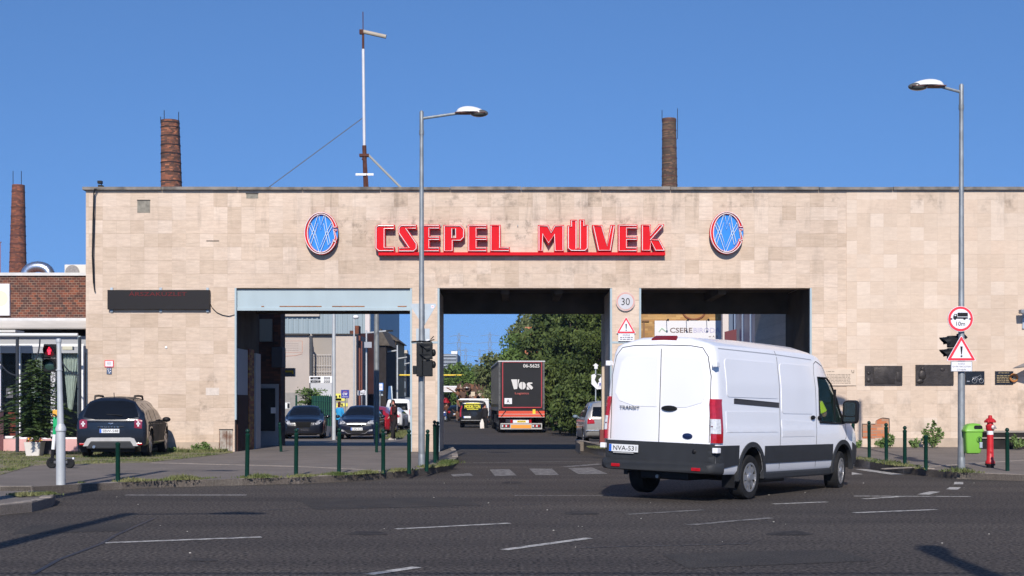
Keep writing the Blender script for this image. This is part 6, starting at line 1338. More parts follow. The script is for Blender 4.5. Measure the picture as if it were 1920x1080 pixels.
for i in range(150):
    u = i / 150; z = .12 + u * (H_ - .15); L_ = (.12 + .92 * (1 - u) ** .9) * r_.uniform(.55, 1.12) * (.55 if u < .08 else 1); a = i * 2.4 + r_.uniform(-.3, .3); n = max(4, int(L_ * 30))
    for j in range(n):
        v = (j + .5) / n; p = Vector((math.cos(a) * L_ * v, math.sin(a) * L_ * v * .8, z + L_ * (.30 * v - .42 * v * v)))
        for s in (-1, 1, 0):
            ln = .12 * (1 - v * .4) * r_.uniform(.7, 1.2); aa = a + s * .9 + r_.uniform(-.25, .25); d = Vector((math.cos(aa), math.sin(aa), r_.uniform(-.5, .25))) * ln; q = Vector((-math.sin(aa), math.cos(aa), r_.uniform(-.8, .8))) * .02
            bm.faces.new([bm.verts.new(p - q), bm.verts.new(p + q), bm.verts.new(p + d)])
me = bpy.data.meshes.new('crown'); bm.to_mesh(me); bm.free(); co_ = link_mesh('crown', me, leafA('conifer green', (.04, .075, .025), (.10, .15, .05)), cn); co_.scale = (1.4, 1.2, 1)
fl = thing('flower_tuft', 'red and yellow pansies at the foot of the conifer in the white pot', 'flowers', (X(67, D), D - .12, .52))
for nm, mt_, k in (('leaves', fol1, 40), ('red_petals', M('petal red', (.6, .02, .02), .6), 12), ('yellow_petals', M('petal yellow', (.8, .55, .02), .6), 10)):
    bm = bmesh.new(); r_ = random.Random(k)
    for _ in range(k): leaves(bm, Vector((r_.uniform(-.17, .17), r_.uniform(-.08, .06), r_.uniform(0, .12))), .02, 3, .03, r_)
    me = bpy.data.meshes.new(nm); bm.to_mesh(me); bm.free(); link_mesh(nm, me, mt_, fl)
# weeds at the foot of the right wall
wl = leafA('weed green', (.07, .12, .03), (.20, .28, .09))
def weed(px, py, ty, wd, label, D=37.9, n=7, seed=1, z=None):
    r_ = random.Random(seed); g = Vector((X(px, D), D, interp(RIGHT, D) if z is None else z)); H = Z(ty, D) - g.z; hw = wd / 2 / F * D
    t = thing('wall_weed', label, 'weed', g, 0, 'weeds growing at the foot of the walls'); b = B(); bm = bmesh.new()
    for i in range(n):
        dx = r_.uniform(-1, 1) * hw; h = H * (1 - .55 * abs(dx) / hw) * r_.uniform(.75, 1); pts = [Vector((0, 0, 0)), Vector((dx * .5, r_.uniform(-.1, .05), h * .55)), Vector((dx, r_.uniform(-.15, .05), h))]; b.tube(pts, [.008, .006, .003], 4)
        for j in range(int(10 + h * 14)):
            u = r_.uniform(.2, 1); p = pts[0].lerp(pts[1], u * 2) if u < .5 else pts[1].lerp(pts[2], u * 2 - 1); leaves(bm, p + Vector((r_.uniform(-.04, .04), r_.uniform(-.04, .04), 0)), .035, 2, .05, r_)
    b.out('stems', M('stem', (.14, .13, .06), .8), t); me = bpy.data.meshes.new('leaves'); bm.to_mesh(me); bm.free(); link_mesh('leaves', me, wl, t)
weed(1751, 838, 783, 34, 'tallest leafy weed at the foot of the right wall beside the lamp post', n=12, seed=2)
weed(1736, 838, 790, 14, 'narrow leafy weed behind the headless bollard', n=5, seed=3); weed(1713, 837, 812, 22, 'small leafy weed between two bollards at the wall foot', n=6, seed=4)
weed(1655, 838, 818, 36, 'low weeds under the exposed brick patch', n=9, seed=5); weed(1669, 836, 800, 14, 'slender weed at the right edge of the exposed bricks', n=5, seed=6); weed(1610, 838, 825, 22, 'low scrubby weed by the wall right of the van nose', n=6, seed=7)
weed(1906, 842, 806, 34, 'dark bushy weed over the planter at the right edge', D=36.9, n=9, seed=8, z=.3)
weed(382, 842, 826, 60, 'low grass and weeds at the left wall foot beside the hatch', D=38.2, n=14, seed=9, z=.17); weed(325, 845, 838, 30, 'small weed tuft at the left wall foot right of the dark SUV', D=38.0, n=7, seed=10, z=.17)
# grass: loose blades and small leaves nobody could count
grassm = leafA('grass blades', (.07, .10, .028), (.20, .19, .085)); 
def grass(name, label, spots, tab, n, hmin, hmax, seed, mat=grassm, nm=None):
    r_ = random.Random(seed); bm = bmesh.new()
    for _ in range(n):
        p = spots(r_); 
        if p is None: continue
        z = interp(tab, p[1]) + .008; h = r_.uniform(hmin, hmax) * p[2]; a = r_.uniform(0, 6.3); w_ = r_.uniform(.006, .014) * (1 + h * 4); q = Vector((math.cos(a), math.sin(a), 0)) * w_; tip = Vector((r_.gauss(0, .4) * h, r_.gauss(0, .4) * h, h)); o = Vector((p[0], p[1], z))
        bm.faces.new([bm.verts.new(o - q), bm.verts.new(o + q), bm.verts.new(o + tip)])
    me = bpy.data.meshes.new(name); bm.to_mesh(me); bm.free(); o = link_mesh(name, me, mat); tag(o, label, 'grass', kind='stuff')
from mathutils import noise
def inpoly(x, y, pl):
    c = False; j = len(pl) - 1
    for i in range(len(pl)):
        if (pl[i][1] > y) != (pl[j][1] > y) and x < (pl[j][0] - pl[i][0]) * (y - pl[i][1]) / (pl[j][1] - pl[i][1]) + pl[i][0]: c = not c
        j = i
    return c
def sp_poly(pl, sc=1.3, thr=.0):
    xs = [p[0] for p in pl]; ys = [p[1] for p in pl]
    def f(r_):
        x, y = r_.uniform(min(xs), max(xs)), r_.uniform(min(ys), max(ys))
        if not inpoly(x, y, pl): return None
        k = noise.noise(Vector((x * sc, y * sc, 3)))
        return (x, y, .5 + k) if k > thr + r_.uniform(-.15, .15) else None
    return f
def sp_line(pts, wd, sc=1.6, thr=-.05):
    sg_ = [(Vector(a), Vector(c)) for a, c in zip(pts, pts[1:])]; L = [(c - a).length for a, c in sg_]
    def f(r_):
        a, c = r_.choices(sg_, L)[0]; p = a.lerp(c, r_.random()); q = (c - a).normalized(); off = r_.gauss(0, wd); x, y = p.x - q.y * off, p.y + q.x * off
        k = noise.noise(Vector((x * sc, y * sc, 9)))
        return (x, y, .45 + 1.2 * max(0, k)) if k > thr + r_.uniform(-.1, .2) else None
    return f
vpl = [p for p in vp if p[0] > -18.1]
vpl = [(max(-16, p[0]), p[1]) for p in vp]
grass('grass', 'sparse dry green grass on the verge under and around the parked SUV', sp_poly(vpl, 1.1, -.12), LEFT, 38000, .02, .07, 21)
grass('grass', 'patchy grass and weeds along the left kerb', sp_line([(p[0], p[1] + .12) for p in kl[2:11]], .10), LEFT, 11000, .03, .10, 22)
grass('grass', 'weeds growing along the right kerb below the hydrant', sp_line([(p[0], p[1] + .10) for p in kr[5:]], .12, 1.3), RIGHT, 12000, .03, .12, 23)
grass('grass', 'tuft of grass on the small traffic island', sp_line(g2([(20, 948), (100, 944)]), .14, 2, -.1), [(0, .14)], 1300, .02, .08, 24)
grass('grass', 'grass along the foot of the left wall', sp_line([(-9.4, 38.25), (-7.9, 38.2)], .18, 2, -.3), LEFT, 5000, .05, .2, 25)
grass('grass', 'green grass strip behind the man on the phone', sp_poly([(X(735, 66), 62), (X(768, 66), 62), (X(768, 80), 80), (X(740, 80), 80)], .8, -.3), LEFT, 6000, .08, .2, 26)
grass('grass', 'weeds at the base of the right pillar beside the van', sp_line(g2([(1110, 838), (1132, 842)], RIGHT), .1, 2, -.1), RIGHT, 900, .03, .09, 27)
# loose litter and fallen petals on the asphalt
r_ = random.Random(77); bm = bmesh.new()
for _ in range(36):
    py = 880 + 160 * r_.random() ** 1.6; px = r_.uniform(150, 1900); g = G(px, max(906, py)); s = r_.uniform(.005, .011)
    bmesh.ops.create_icosphere(bm, subdivisions=1, radius=s, matrix=Matrix.Translation((g.x, g.y, .004)) @ Matrix.Diagonal((1.3, 1, .5, 1)))
me = bpy.data.meshes.new('litter'); bm.to_mesh(me); bm.free(); tag(link_mesh('litter', me, M('petal pale', (.55, .52, .46), .8)), 'pale petals and grit scattered over the road', 'litter', kind='stuff')
# ================================================================ PEOPLE
skinm = M('skin', (.50, .27, .19), .6); hairm = M('dark hair', (.03, .02, .015), .8, var=.3)
def person(label, loc, heading, pose, shirt, trousers, shoes, hair, H=1.75, group=None, hairlen=0, cap=None):
    """local: facing +x; pose gives hand/knee/foot offsets"""
    t = thing('person', label, 'person', loc, heading, group); k = H / 1.75; t.scale = (k,) * 3
    hl_, hr_ = pose['hands']; el_, er_ = pose['elbows']; fl_, fr_ = pose['feet']; kn = pose['knees']; hd = pose.get('head', (.04, 0, 1.63))
    pts = [(0, 0, .95, .13, .11), (0, 0, 1.12, .12, .10), (.01, 0, 1.32, .14, .10), (.01, 0, 1.43, .09, .08), (.02, 0, 1.50, .05, .05), (hd[0] * .8, hd[1] * .8, 1.56, .065, .06), (hd[0], hd[1], hd[2], .085, .075), (hd[0], hd[1], hd[2] + .07, .065, .06)]
    ed = [(i, i + 1) for i in range(7)]
    for s, e_, h_ in ((1, el_, hl_), (-1, er_, hr_)):
        i = len(pts); v = (Vector(h_) - Vector(e_)).normalized(); pts += [(0, s * .17, 1.42, .06), (*e_, .042), (*h_, .026), (*(Vector(h_) + v * .07), .036, .02)]; ed += [(3, i), (i, i + 1), (i + 1, i + 2), (i + 2, i + 3)]
        # fingers and thumb
        u = v.orthogonal().normalized(); w_ = v.cross(u); p0 = Vector(h_) + v * .09
        for q in range(4): j = len(pts); pts += [(*(p0 + u * (-.027 + .018 * q) + v * .03), .008), (*(p0 + u * (-.027 + .018 * q) + v * (.065 - .006 * abs(q - 1.3)) + w_ * .02), .006)]; ed += [(i + 3, j), (j, j + 1)]
        j = len(pts); pts.append((*(Vector(h_) + v * .08 + u * -.055 + w_ * .02), .009)); ed.append((i + 2, j))
    for s, kn_, f_ in ((1, kn[0], fl_), (-1, kn[1], fr_)):
        i = len(pts); pts += [(0, s * .09, .88, .095), (*kn_, .06), (f_[0], f_[1], .10, .042), (f_[0] + .11, f_[1], .035, .035)]; ed += [(0, i), (i, i + 1), (i + 1, i + 2), (i + 2, i + 3)]
    skin('body', pts, ed, skinm, t, 2)
    def oval(z, rx, ry, x0=0): return [(x0 + rx * math.cos(q * math.pi / 10), ry * math.sin(q * math.pi / 10), z) for q in range(20)]
    def limb(b, p, r):
        q = [Vector(p[0]).lerp(Vector(p[1]), i / 4) for i in range(5)] + [Vector(p[1]).lerp(Vector(p[2]), i / 4) for i in range(1, 5)]
        b.tube(q, [r[0] + (r[1] - r[0]) * i / 4 for i in range(5)] + [r[1] + (r[2] - r[1]) * i / 4 for i in range(1, 5)], 12); b.ball(p[1], r[1] * 1.01)
    b = B(); loft(b, [oval(.80, .135, .185), oval(.95, .135, .18), oval(1.12, .125, .165), oval(1.28, .14, .185, .01), oval(1.38, .13, .19, .01), oval(1.44, .09, .15, .01), oval(1.485, .06, .075, .02)])
    for s, e_, h_ in ((1, el_, hl_), (-1, er_, hr_)): b.ball((.005, s * .165, 1.40), .07); limb(b, [(.005, s * .17, 1.40), e_, Vector(e_).lerp(Vector(h_), .9)], (.066, .056, .044))
    b.out('jacket', shirt, t, True, 60)
    b = B(); loft(b, [oval(.76, .12, .165), oval(.90, .125, .17), oval(.98, .12, .16)])
    for s, kn_, f_ in ((1, kn[0], fl_), (-1, kn[1], fr_)): limb(b, [(0, s * .085, .88), kn_, (f_[0], f_[1], .07)], (.105, .078, .066))
    b.out('trousers', trousers, t, True, 60)
    b = B()
    for f_ in (fl_, fr_): loft(b, [[(f_[0] + x, f_[1] + y, z) for x, y in rrect(-.09 + dx, .19 - dx, -.05 + dx * .4, .05 - dx * .4, .04, 3)] for z, dx in ((0, 0), (.05, .005), (.09, .05))])
    b.out('shoes', shoes, t, True)
    b = B(); b.ball((hd[0] - .022, hd[1], hd[2] + .055), .098, (1.0, .85, 1.0), 14)
    if hairlen: b.ball((hd[0] - .07, hd[1], hd[2] - .06), .08, (.7, 1, 1.6))
    b.out('hair', hair, t, True)
    b = B()
    for s in (-1, 1): b.ball((hd[0] + .083, hd[1] + s * .03, hd[2] + .02), .011)
    b.out('eyes', blk, t, True); b = B(); b.ball((hd[0] + .095, hd[1], hd[2] - .01), .016, (1, .7, 1.3)); b.ball((hd[0] + .083, hd[1], hd[2] - .05), .018, (.4, 1.2, .3))
    for s in (-1, 1): b.ball((hd[0], hd[1] + s * .085, hd[2]), .02, (.8, .4, 1.2))
    b.out('face_features', M('skin warm', (.42, .2, .14), .6), t, True); return t
plaid = tile_mat('dark red checked jacket', '3A0A0D', ['120508', '4A0C10', '0A0506', '2A080B'], .07, .07, '080304', .02, stagger=0, streak=.1, jdark=.7, axis='XY', rough=.9)
dkt = M('dark trousers', (.018, .016, .018), .85, var=.15)
stand = dict(hands=((.06, .20, .88), (.10, -.16, .86)), elbows=((-.02, .25, 1.14), (-.02, -.25, 1.14)), knees=((.03, .11, .5), (.02, -.10, .5)), feet=((.0, .13, 0), (-.02, -.12, 0)))
ph = dict(stand); ph['hands'] = ((.10, .10, 1.56), (.20, -.10, .98)); ph['elbows'] = ((.12, .24, 1.22), (.02, -.24, 1.12)); ph['head'] = (.07, 0, 1.60); ph['feet'] = ((.16, .10, 0), (-.06, -.10, 0)); ph['knees'] = ((.10, .10, .5), (.0, -.1, .5))
D = 60.5; man_ = person('man in a dark red checked jacket and black trousers holding a phone to his face', (X(739, D), D, -.08), R(215), ph, plaid, dkt, M('pale shoes', (.40, .36, .32), .7), hairm, 1.76)
b = B(); b.box(-.05, .05, -.02, .02, 1.1, 1.42, .01, Matrix.Translation((.125, 0, 0))); b.out('red_shirt', M('shirt red', (.42, .015, .03), .8), man_)
tp = thing('mobile_phone', 'red mobile phone held at the ear of the man in the checked jacket', 'phone', man_.location + Vector((-.0, -.0, 0)), R(215)); b = B(); b.box(.06, .10, .07, .10, 1.52, 1.66, .006); b.out('phone_body', M('phone red', (.75, .01, .03), .3), tp)
D = 71; person('person in a bright blue top behind the dark blue hatchback', (X(636, D), D, -.08), R(80), stand, M('bright blue cloth', (.02, .30, .62), .8), dkt, black, M('reddish hair', (.08, .025, .015), .8), 1.66, hairlen=1)
wk = dict(stand); wk['feet'] = ((.22, .10, 0), (-.22, -.1, 0.02)); wk['knees'] = ((.16, .1, .5), (-.04, -.1, .5))
D = 134; person('pedestrian in a brown jacket and pale jeans walking on the far road', (X(837, D), D, -.12), R(95), wk, M('brown jacket', (.11, .045, .025), .85), M('pale jeans', (.32, .38, .45), .85), black, hairm, 1.7)
D = 92; person('person in dark clothes standing between the black van and the lorry', (X(909, D), D, -.12), R(60), stand, dkt, dkt, black, hairm, 1.62)
bg_ = thing('carrier_bag', 'white carrier bag with red print on the road between the black van and the lorry', 'bag', (X(904, 91), 91, -.12)); b = B(); loft(b, [[(x, y, 0) for x, y in rrect(-.14, .14, -.08, .08, .04, 2)], [(x, y, .34) for x, y in rrect(-.15, .13, -.08, .08, .04, 2)], [(x, y, .62) for x, y in rrect(-.03, .04, -.02, .02, .01, 2)]]); b.out('sack', M('bag white', (.68, .64, .60), .7, col2=(.60, .25, .18), scale=4, thr=(.6, .68)), bg_, True)
# person in the van: hi-vis vest, seen through the side window
dr = thing('person', 'person in a yellow reflective vest behind the side window of the white van', 'person', van.location, 0); dr.rotation_euler = van.rotation_euler.copy(); dr.location = van.location + van.rotation_euler.to_matrix() @ Vector((.10, -.10, .13))
sk_ = [(3.05, -.50, 1.0, .13, .12), (3.06, -.50, 1.25, .14, .11), (3.08, -.50, 1.46, .09, .07), (3.09, -.50, 1.54, .05, .05), (3.11, -.50, 1.66, .085, .08), (3.11, -.50, 1.75, .07, .06), (3.09, -.68, 1.42, .055, .055), (3.2, -.72, 1.2, .04, .04), (3.4, -.66, 1.26, .03, .03), (3.09, -.32, 1.42, .055, .055), (3.2, -.26, 1.2, .04, .04), (3.4, -.3, 1.26, .03, .03)]
skin('body', sk_, [(0, 1), (1, 2), (2, 3), (3, 4), (4, 5), (2, 6), (6, 7), (7, 8), (2, 9), (9, 10), (10, 11)], skinm, dr)
b = B(); loft(b, [[(3.05 + .15 * math.cos(q * math.pi / 8), -.50 + .21 * math.sin(q * math.pi / 8), z) for q in range(16)] for z in (1.0, 1.2, 1.36)] + [[(3.07 + .1 * math.cos(q * math.pi / 8), -.50 + .19 * math.sin(q * math.pi / 8), 1.46) for q in range(16)], [(3.08 + .06 * math.cos(q * math.pi / 8), -.50 + .08 * math.sin(q * math.pi / 8), 1.51) for q in range(16)]]); b.tube([(3.09, -.66, 1.43), (3.16, -.72, 1.27)], .065, 10); b.out('vest', M('hi-vis yellow', (.75, .95, .03), .7), dr, True)
b = B(); b.ball((3.09, -.50, 1.74), .1, (1, .9, .9)); b.out('hair', hairm, dr, True)
# ================================================================ BACKGROUND LEFT LANE
bgp = 'buildings seen through the gate'
def bbox(px0, px1, D, ztop, depth=10, z0=-.3): return (X(px0, D), X(px1, D), D, D + depth, z0, ztop)
hall = thing('corrugated_hall', 'big grey blue corrugated metal hall rising behind the beige building', 'building', (0, 0, 0), 0, bgp)
corr = M('corrugated grey', (.27, .33, .36), .5, .2, col2=(.22, .28, .31), scale=1, stretch=(9, 9, .02), thr=(.4, .6))
D = 118; b = B(); b.box(*bbox(500, 695, D, Z(592, D) + 3, 30)); b.out('wall', corr, hall)
b = B(); x = X(501, D)
while x < X(694, D): b.box(x, x + .12, D - .08, D, 5, Z(592, D) + 3); x += .42
b.out('ribs', corr, hall); b = B(); b.box(X(500, D), X(600, D), D - .3, D - .09, Z(593.5, D), Z(590, D) + 3.2); b.out('light_band', M('band beige', (.45, .40, .35), .8), hall)
b = B(); b.box(X(685.5, D), X(694, D), D - .4, D - .1, 0, Z(585, D) + 3); b.out('corner_column', M('corner white', (.62, .55, .52), .7), hall)
b = B(); b.poly([(X(694, D), D, 0), (X(705, D + 30), D + 30, 0), (X(705, D + 30), D + 30, 12), (X(694, D), D, 12)], [(0, 1, 2, 3)]); b.out('side_wall', M('side blue grey', (.12, .14, .17), .7), hall)
beige = M('beige render', (.47, .40, .35), .9, col2=(.40, .35, .31), scale=.6, thr=(.35, .65), bump=.1); beige2 = M('grey beige render', (.36, .32, .28), .9, col2=(.30, .27, .24), scale=.7, bump=.1)
D = 96; bb_ = thing('beige_building', 'flat roofed beige rendered building with a faded painted frame and barred window', 'building', (0, 0, 0), 0, bgp)
b = B(); b.box(*bbox(505, 580, D, Z(628.5, D), 8)); b.out('wall', beige, bb_); b = B(); b.box(*bbox(580, 668, D + 1.6, Z(626, D + 1.6), 8)); b.out('wall', beige2, bb_)
b = B(); b.box(X(629, D + 1.5), X(668, D + 1.5), D + 1.45, D + 1.6, 0, Z(626.5, D)); b.out('wall', M('sunny render', (.50, .43, .37), .9, var=.05), bb_)
b = B(); b.box(X(503, D), X(580.5, D), D - .25, D + .3, Z(628.5, D), Z(625.5, D)); b.box(X(579, D), X(668, D), D + 1.3, D + 2, Z(626, D), Z(623.7, D)); b.out('roof_edge', M('roof edge dark', (.06, .055, .05), .8), bb_)
b = B(); b.box(X(505, D), X(582, D), D - .03, D, -.2, Z(736, D)); b.out('base_band', M('base grey', (.28, .26, .24), .9, var=.1), bb_)
ln = M('faded paint frame', (.50, .27, .20), .8)
b = B()
for (a, c, e_, f) in ((529, 567, 639.5, 639), (566.3, 567.3, 661, 638.8), (529, 567, 661, 660.4)): b.box(X(a, D), X(c, D), D - .012, D, Z(e_, D), Z(f, D))
b.tube([(X(567, D), D - .01, Z(663, D)), (X(555, D), D - .01, Z(666.5, D)), (X(530, D), D - .01, Z(668, D))], .02, 4); b.out('painted_frame', ln, bb_)
scribble(X(536, D), X(560, D), Z(659, D), Z(642, D), 4, M('faded print', (.36, .30, .27), .8), bb_, D - .01)
b = B(); b.tube([(X(580.5, D), D - .1, Z(630, D)), (X(584, D), D - .1, Z(636, D)), (X(584, D), D - .1, 0)], .08, 6); b.out('drainpipe', M('pipe dark', (.08, .085, .09), .6), bb_)
b = B(); b.box(X(535, D), X(544, D), D - .05, D, Z(766, D), Z(755, D)); wn_ = b.out('window_frame', white, bb_); b = B(); b.box(X(539, D), X(543.4, D), D - .08, D - .05, Z(765, D), Z(756, D)); b.out('pane', black, wn_)
bars = M('bar white grey', (.50, .47, .45), .6); yb_ = D + 1.5; b = B()
for i in range(13): b.box(X(584 + 3.1 * i, yb_), X(584.9 + 3.1 * i, yb_), yb_ - .06, yb_, Z(705, yb_), Z(665, yb_))
for py in (664.5, 685, 696.5): b.box(X(582, yb_), X(622, yb_), yb_ - .09, yb_ - .06, Z(py + .9, yb_), Z(py, yb_))
b.out('window_bars', bars, bb_)
t = thing('price_board', 'white price board with two black rows above a blank grey poster', 'sign', (X(601.5, 90), 90, 0)); kz = 90 / F
b = B(); b.box(-21.5 * kz, 21.5 * kz, 0, .15, Z(718, 90), Z(705, 90)); b.out('board', white, t); b = B(); b.box(-19 * kz, 20.5 * kz, .02, .15, Z(743, 90), Z(718.5, 90)); b.out('poster', M('poster grey', (.50, .50, .51), .6, var=.1, scale=.6), t)
b = B(); b.box(-20 * kz, -19 * kz, .05, .15, 0, Z(705, 90)); b.box(19 * kz, 20 * kz, .05, .15, 0, Z(705, 90)); b.out('post', galv, t)
for py, s_ in ((709, 'diesel'), (715, 'super 95')):
    b = B(); b.box(-19.5 * kz, -.5 * kz, -.03, 0, Z(py + 2, 90), Z(py - 2, 90)); q = b.out('name_strip', blk, t); text(s_, (9 if py < 712 else 13) * kz, 2.2 * kz, signw, q, (-10 * kz, -.035, Z(py, 90)))
    for i in range(3): b = B(); b.box((6 + 4 * i) * kz, (9 + 4 * i) * kz, -.03, 0, Z(py + 2, 90), Z(py - 2, 90)); q = b.out('digit_flap', blk, t); b = B(); b.box((7 + 4 * i) * kz, (8 + 4 * i) * kz, -.04, -.03, Z(py + 1.3, 90), Z(py - 1.3, 90)); b.out('digit', signw, q)
# green mesh fence running away at the left
t = thing('mesh_fence', 'dark green screened mesh fence on a low concrete kerb behind the black saloon', 'fence', (0, 0, 0)); fm = M('fence green', (.008, .05, .03), .7, var=.25, scale=4)
p0, p1 = Vector((X(579, 84), 84, 0)), Vector((X(624, 66), 66, 0)); n = 14; b = B()
b.poly([p0 + Vector((0, 0, .6)), p1 + Vector((0, 0, .3)), p1 + Vector((0, 0, Z(743, 66))), p0 + Vector((0, 0, Z(742, 84)))], [(0, 1, 2, 3)]); b.out('screen', fm, t)
b = B()
for i in range(n + 1): q = p0.lerp(p1, i / n); b.tube([(q.x, q.y - .04, 0), (q.x, q.y - .04, 1.95)], .02, 4)
for z in (.5, .9, 1.3, 1.7): b.tube([p0 + Vector((0, -.04, z)), p1 + Vector((0, -.04, z - .1))], .012, 4)
b.out('mesh_wires', M('wire green', (.015, .11, .06), .5), t)
b = B(); b.prism([p0 + Vector((0, -.15, -.1)), p1 + Vector((0, -.15, -.1)), p1 + Vector((0, .15, -.1)), p0 + Vector((0, .15, -.1))], (0, 0, .5)); b.out('kerb_wall', M('fence kerb', (.16, .15, .15), .9), t)
b = B(); b.tube([(X(555.5, 80), 80, 0), (X(555.5, 80), 80, Z(741, 80))], .06, 6); b.out('post', fm, t)
# poles
def pole(px, D, r0, top, label, base=LEFT, nm='metal_pole', cat='pole'):
    t = thing(nm, label, cat, (X(px, D), D, interp(base, D)), 0, 'metal poles inside the factory yard'); b = B(); b.lathe([(r0, 0), (r0 * .85, top)], 12); b.out('shaft', lightsteel if r0 < .1 else galv, t, True); return t
pole(626, 60.5, .085, 9, 'pale grey pole rising between the two parked cars facing us'); pole(706, 49.2, .10, 9, 'thick grey pole at the right front corner of the dark blue hatchback')
t = pole(664, 84, .055, Z(591, 84), 'thin white pole beside the rusty red stack with a small lamp on top'); b = B(); b.ball((.1, 0, Z(592, 84)), .16, (1.2, 1, .8)); b.out('lamp_globe', white, t, True)
t = pole(687, 90, .06, Z(617, 90), 'thin white pole with a long sideways arm carrying a dark lamp'); b = B(); b.tube([(0, 0, Z(622, 90)), (X(727, 90) - X(687, 90), 0, Z(618, 90))], .05, 6); b.out('arm', lightsteel, t); b = B(); b.box(X(724, 90) - X(687, 90), X(737, 90) - X(687, 90), -.1, .1, Z(619.5, 90), Z(616.5, 90)); b.out('lamp_head', black, t)
for px, D, ty, ex in ((719, 105, 659, 745), (737, 120, 672, 763), (748, 140, 683, 768)):
    t = pole(px, D, .07, Z(ty, D), {719: 'white gallows lamp post nearest in the receding row', 737: 'white gallows lamp post second in the receding row', 748: 'white gallows lamp post farthest in the receding row'}[px]); b = B(); b.tube([(0, 0, Z(ty, D)), (X(ex, D) - X(px, D), 0, Z(ty - 4, D))], .06, 6); b.out('arm', lightsteel, t)
pole(745, 96, .06, Z(645, 96), 'plain white pole in front of the blue facade strip')
# rusty stack and dark buildings
rs = thing('rusty_stack', 'ragged rust red brick and pipe stack beside the beige building', 'chimney', (X(667, 99), 99, 0)); kz = 99 / F; rustb = M('rust brick', (.22, .065, .025), .9, col2=(.05, .02, .015), scale=1.6, thr=(.38, .62), bump=.6)
b = B(); r_ = random.Random(4); z = 0
while z < Z(622, 99): h = r_.uniform(.3, .8); b.box((-3.2 - r_.uniform(0, 2.2)) * kz, (5.5 + r_.uniform(0, 1.5)) * kz, 0, 1.2, z, z + h); z += h
b.box(-11 * kz, 6 * kz, -.1, 1, Z(634, 99), Z(620, 99)); b.box(-1 * kz, 5 * kz, -.1, 1, Z(620, 99), Z(617, 99)); b.out('brick_shaft', rustb, rs)
b = B(); b.tube([(8 * kz, -.3, 0), (8 * kz, -.3, Z(630, 99))], .07, 6); b.tube([(12 * kz, -.3, 0), (12 * kz, -.3, Z(640, 99))], .05, 6); b.out('pipe', M('pipe rust', (.20, .07, .05), .7), rs)
def house(name, label, px0, px1, D, top, mat, depth=12, side=None, gable=0, win=None, wm=None):
    t = thing(name, label, 'building', (0, 0, 0), 0, bgp); zt = Z(top, D); b = B(); b.box(X(px0, D), X(px1, D), D, D + depth, -.3, zt); b.out('wall', mat, t)
    if gable:
        b = B(); xm = (X(px0, D) + X(px1, D)) / 2; b.prism([(X(px0, D) - .2, D - .2, zt), (X(px1, D) + .3, D - .2, zt), (xm - (X(px1, D) - X(px0, D)) * .2, D - .2, Z(gable, D))], (0, depth, 0)); b.out('roof', M('old roof', (.10, .085, .07), .9, var=.2), t)
    if win:
        nx, nz, z0, z1 = win; w0 = (X(px1, D) - X(px0, D)) / nx
        for i in range(nx):
            for j in range(nz):
                hz = (zt - 1) / nz; b = B(); xx = X(px0, D) + w0 * (i + .22); b.box(xx, xx + w0 * .56, D - .05, D + .0, .8 + hz * j, .8 + hz * (j + .62)); q = b.out('window', wm or black, t)
    return t
mar = M('dark maroon wall', (.045, .018, .02), .9, var=.2, scale=1); och = M('ochre brick', (.42, .27, .14), .9, var=.15, scale=2)
house('workshop_building', 'dark maroon windowless workshop beside the rusty stack', 672, 716, 112, 625, M('dark maroon brown', (.035, .015, .015), .9, var=.3, scale=.8), 14)
house('workshop_building', 'dark narrow workshop with a steep pale gable left of the ochre house', 709, 724, 104, 648, M('nearly black wall', (.03, .026, .026), .9, var=.2), 8, gable=616)
house('brick_house', 'ochre brick house with grey pitched roof and dark upper gallery', 719, 742, 125, 640, och, 10, gable=622, win=(2, 4, 0, 0))
t = thing('brick_tower', 'narrow ochre brick tower front below the gallery', 'building', (0, 0, 0), 0, bgp); D = 112; b = B(); b.box(X(722, D), X(732, D), D, D + 3, -.1, Z(672, D)); b.out('wall', och, t); b = B(); b.box(X(721, D), X(738, D), D - .3, D + 3, Z(672, D), Z(668, D)); b.out('cornice', M('cornice dark', (.06, .05, .045), .8), t)
t = thing('blue_facade', 'tall narrow blue panelled facade strip over an olive lower wall', 'building', (0, 0, 0), 0, bgp); D = 128; b = B(); b.box(X(738.5, D), X(746, D), D, D + 5, Z(682, D), Z(645, D)); b.out('blue_panels', M('facade blue', (.06, .17, .33), .5), t); b = B(); b.box(X(737, D), X(747, D), D + .02, D + 5, -.1, Z(682, D)); b.out('lower_wall', M('olive wall', (.22, .20, .13), .9, var=.2), t)
house('workshop_building', 'dark slate building with a zigzag roof line at the end of the row', 747, 762, 145, 662, M('slate wall', (.045, .05, .06), .8, var=.3), 12, win=(3, 5, 0, 0), wm=M('window slate', (.14, .17, .21), .3))
t = thing('cream_tower', 'pale cream leaning concrete hopper at the pier edge', 'tower', (X(760, 150), 150, 0), 0, bgp); kz = 150 / F; b = B(); b.prism([(-4.5 * kz, 0, Z(657, 150)), (3 * kz, 0, Z(656, 150)), (4 * kz, 0, Z(665, 150)), (2 * kz, 0, 0), (-2 * kz, 0, 0), (-3.5 * kz, 0, Z(672, 150))], (0, 2, 0)); b.out('hopper', M('cream concrete', (.56, .49, .40), .85, var=.08), t)
t = thing('grey_wall', 'long grey yard wall behind the man on the phone', 'wall', (0, 0, 0), 0); D = 115; b = B(); b.box(X(742, D), X(822, D), D, D + .4, -.1, Z(745, D)); b.out('wall', M('blue grey wall', (.17, .20, .25), .8, var=.15), t)
t = thing('overhead_pipe', 'yellow gas pipe with a grey pipe below crossing the street on a gantry', 'pipe', (0, 0, 0)); D = 127
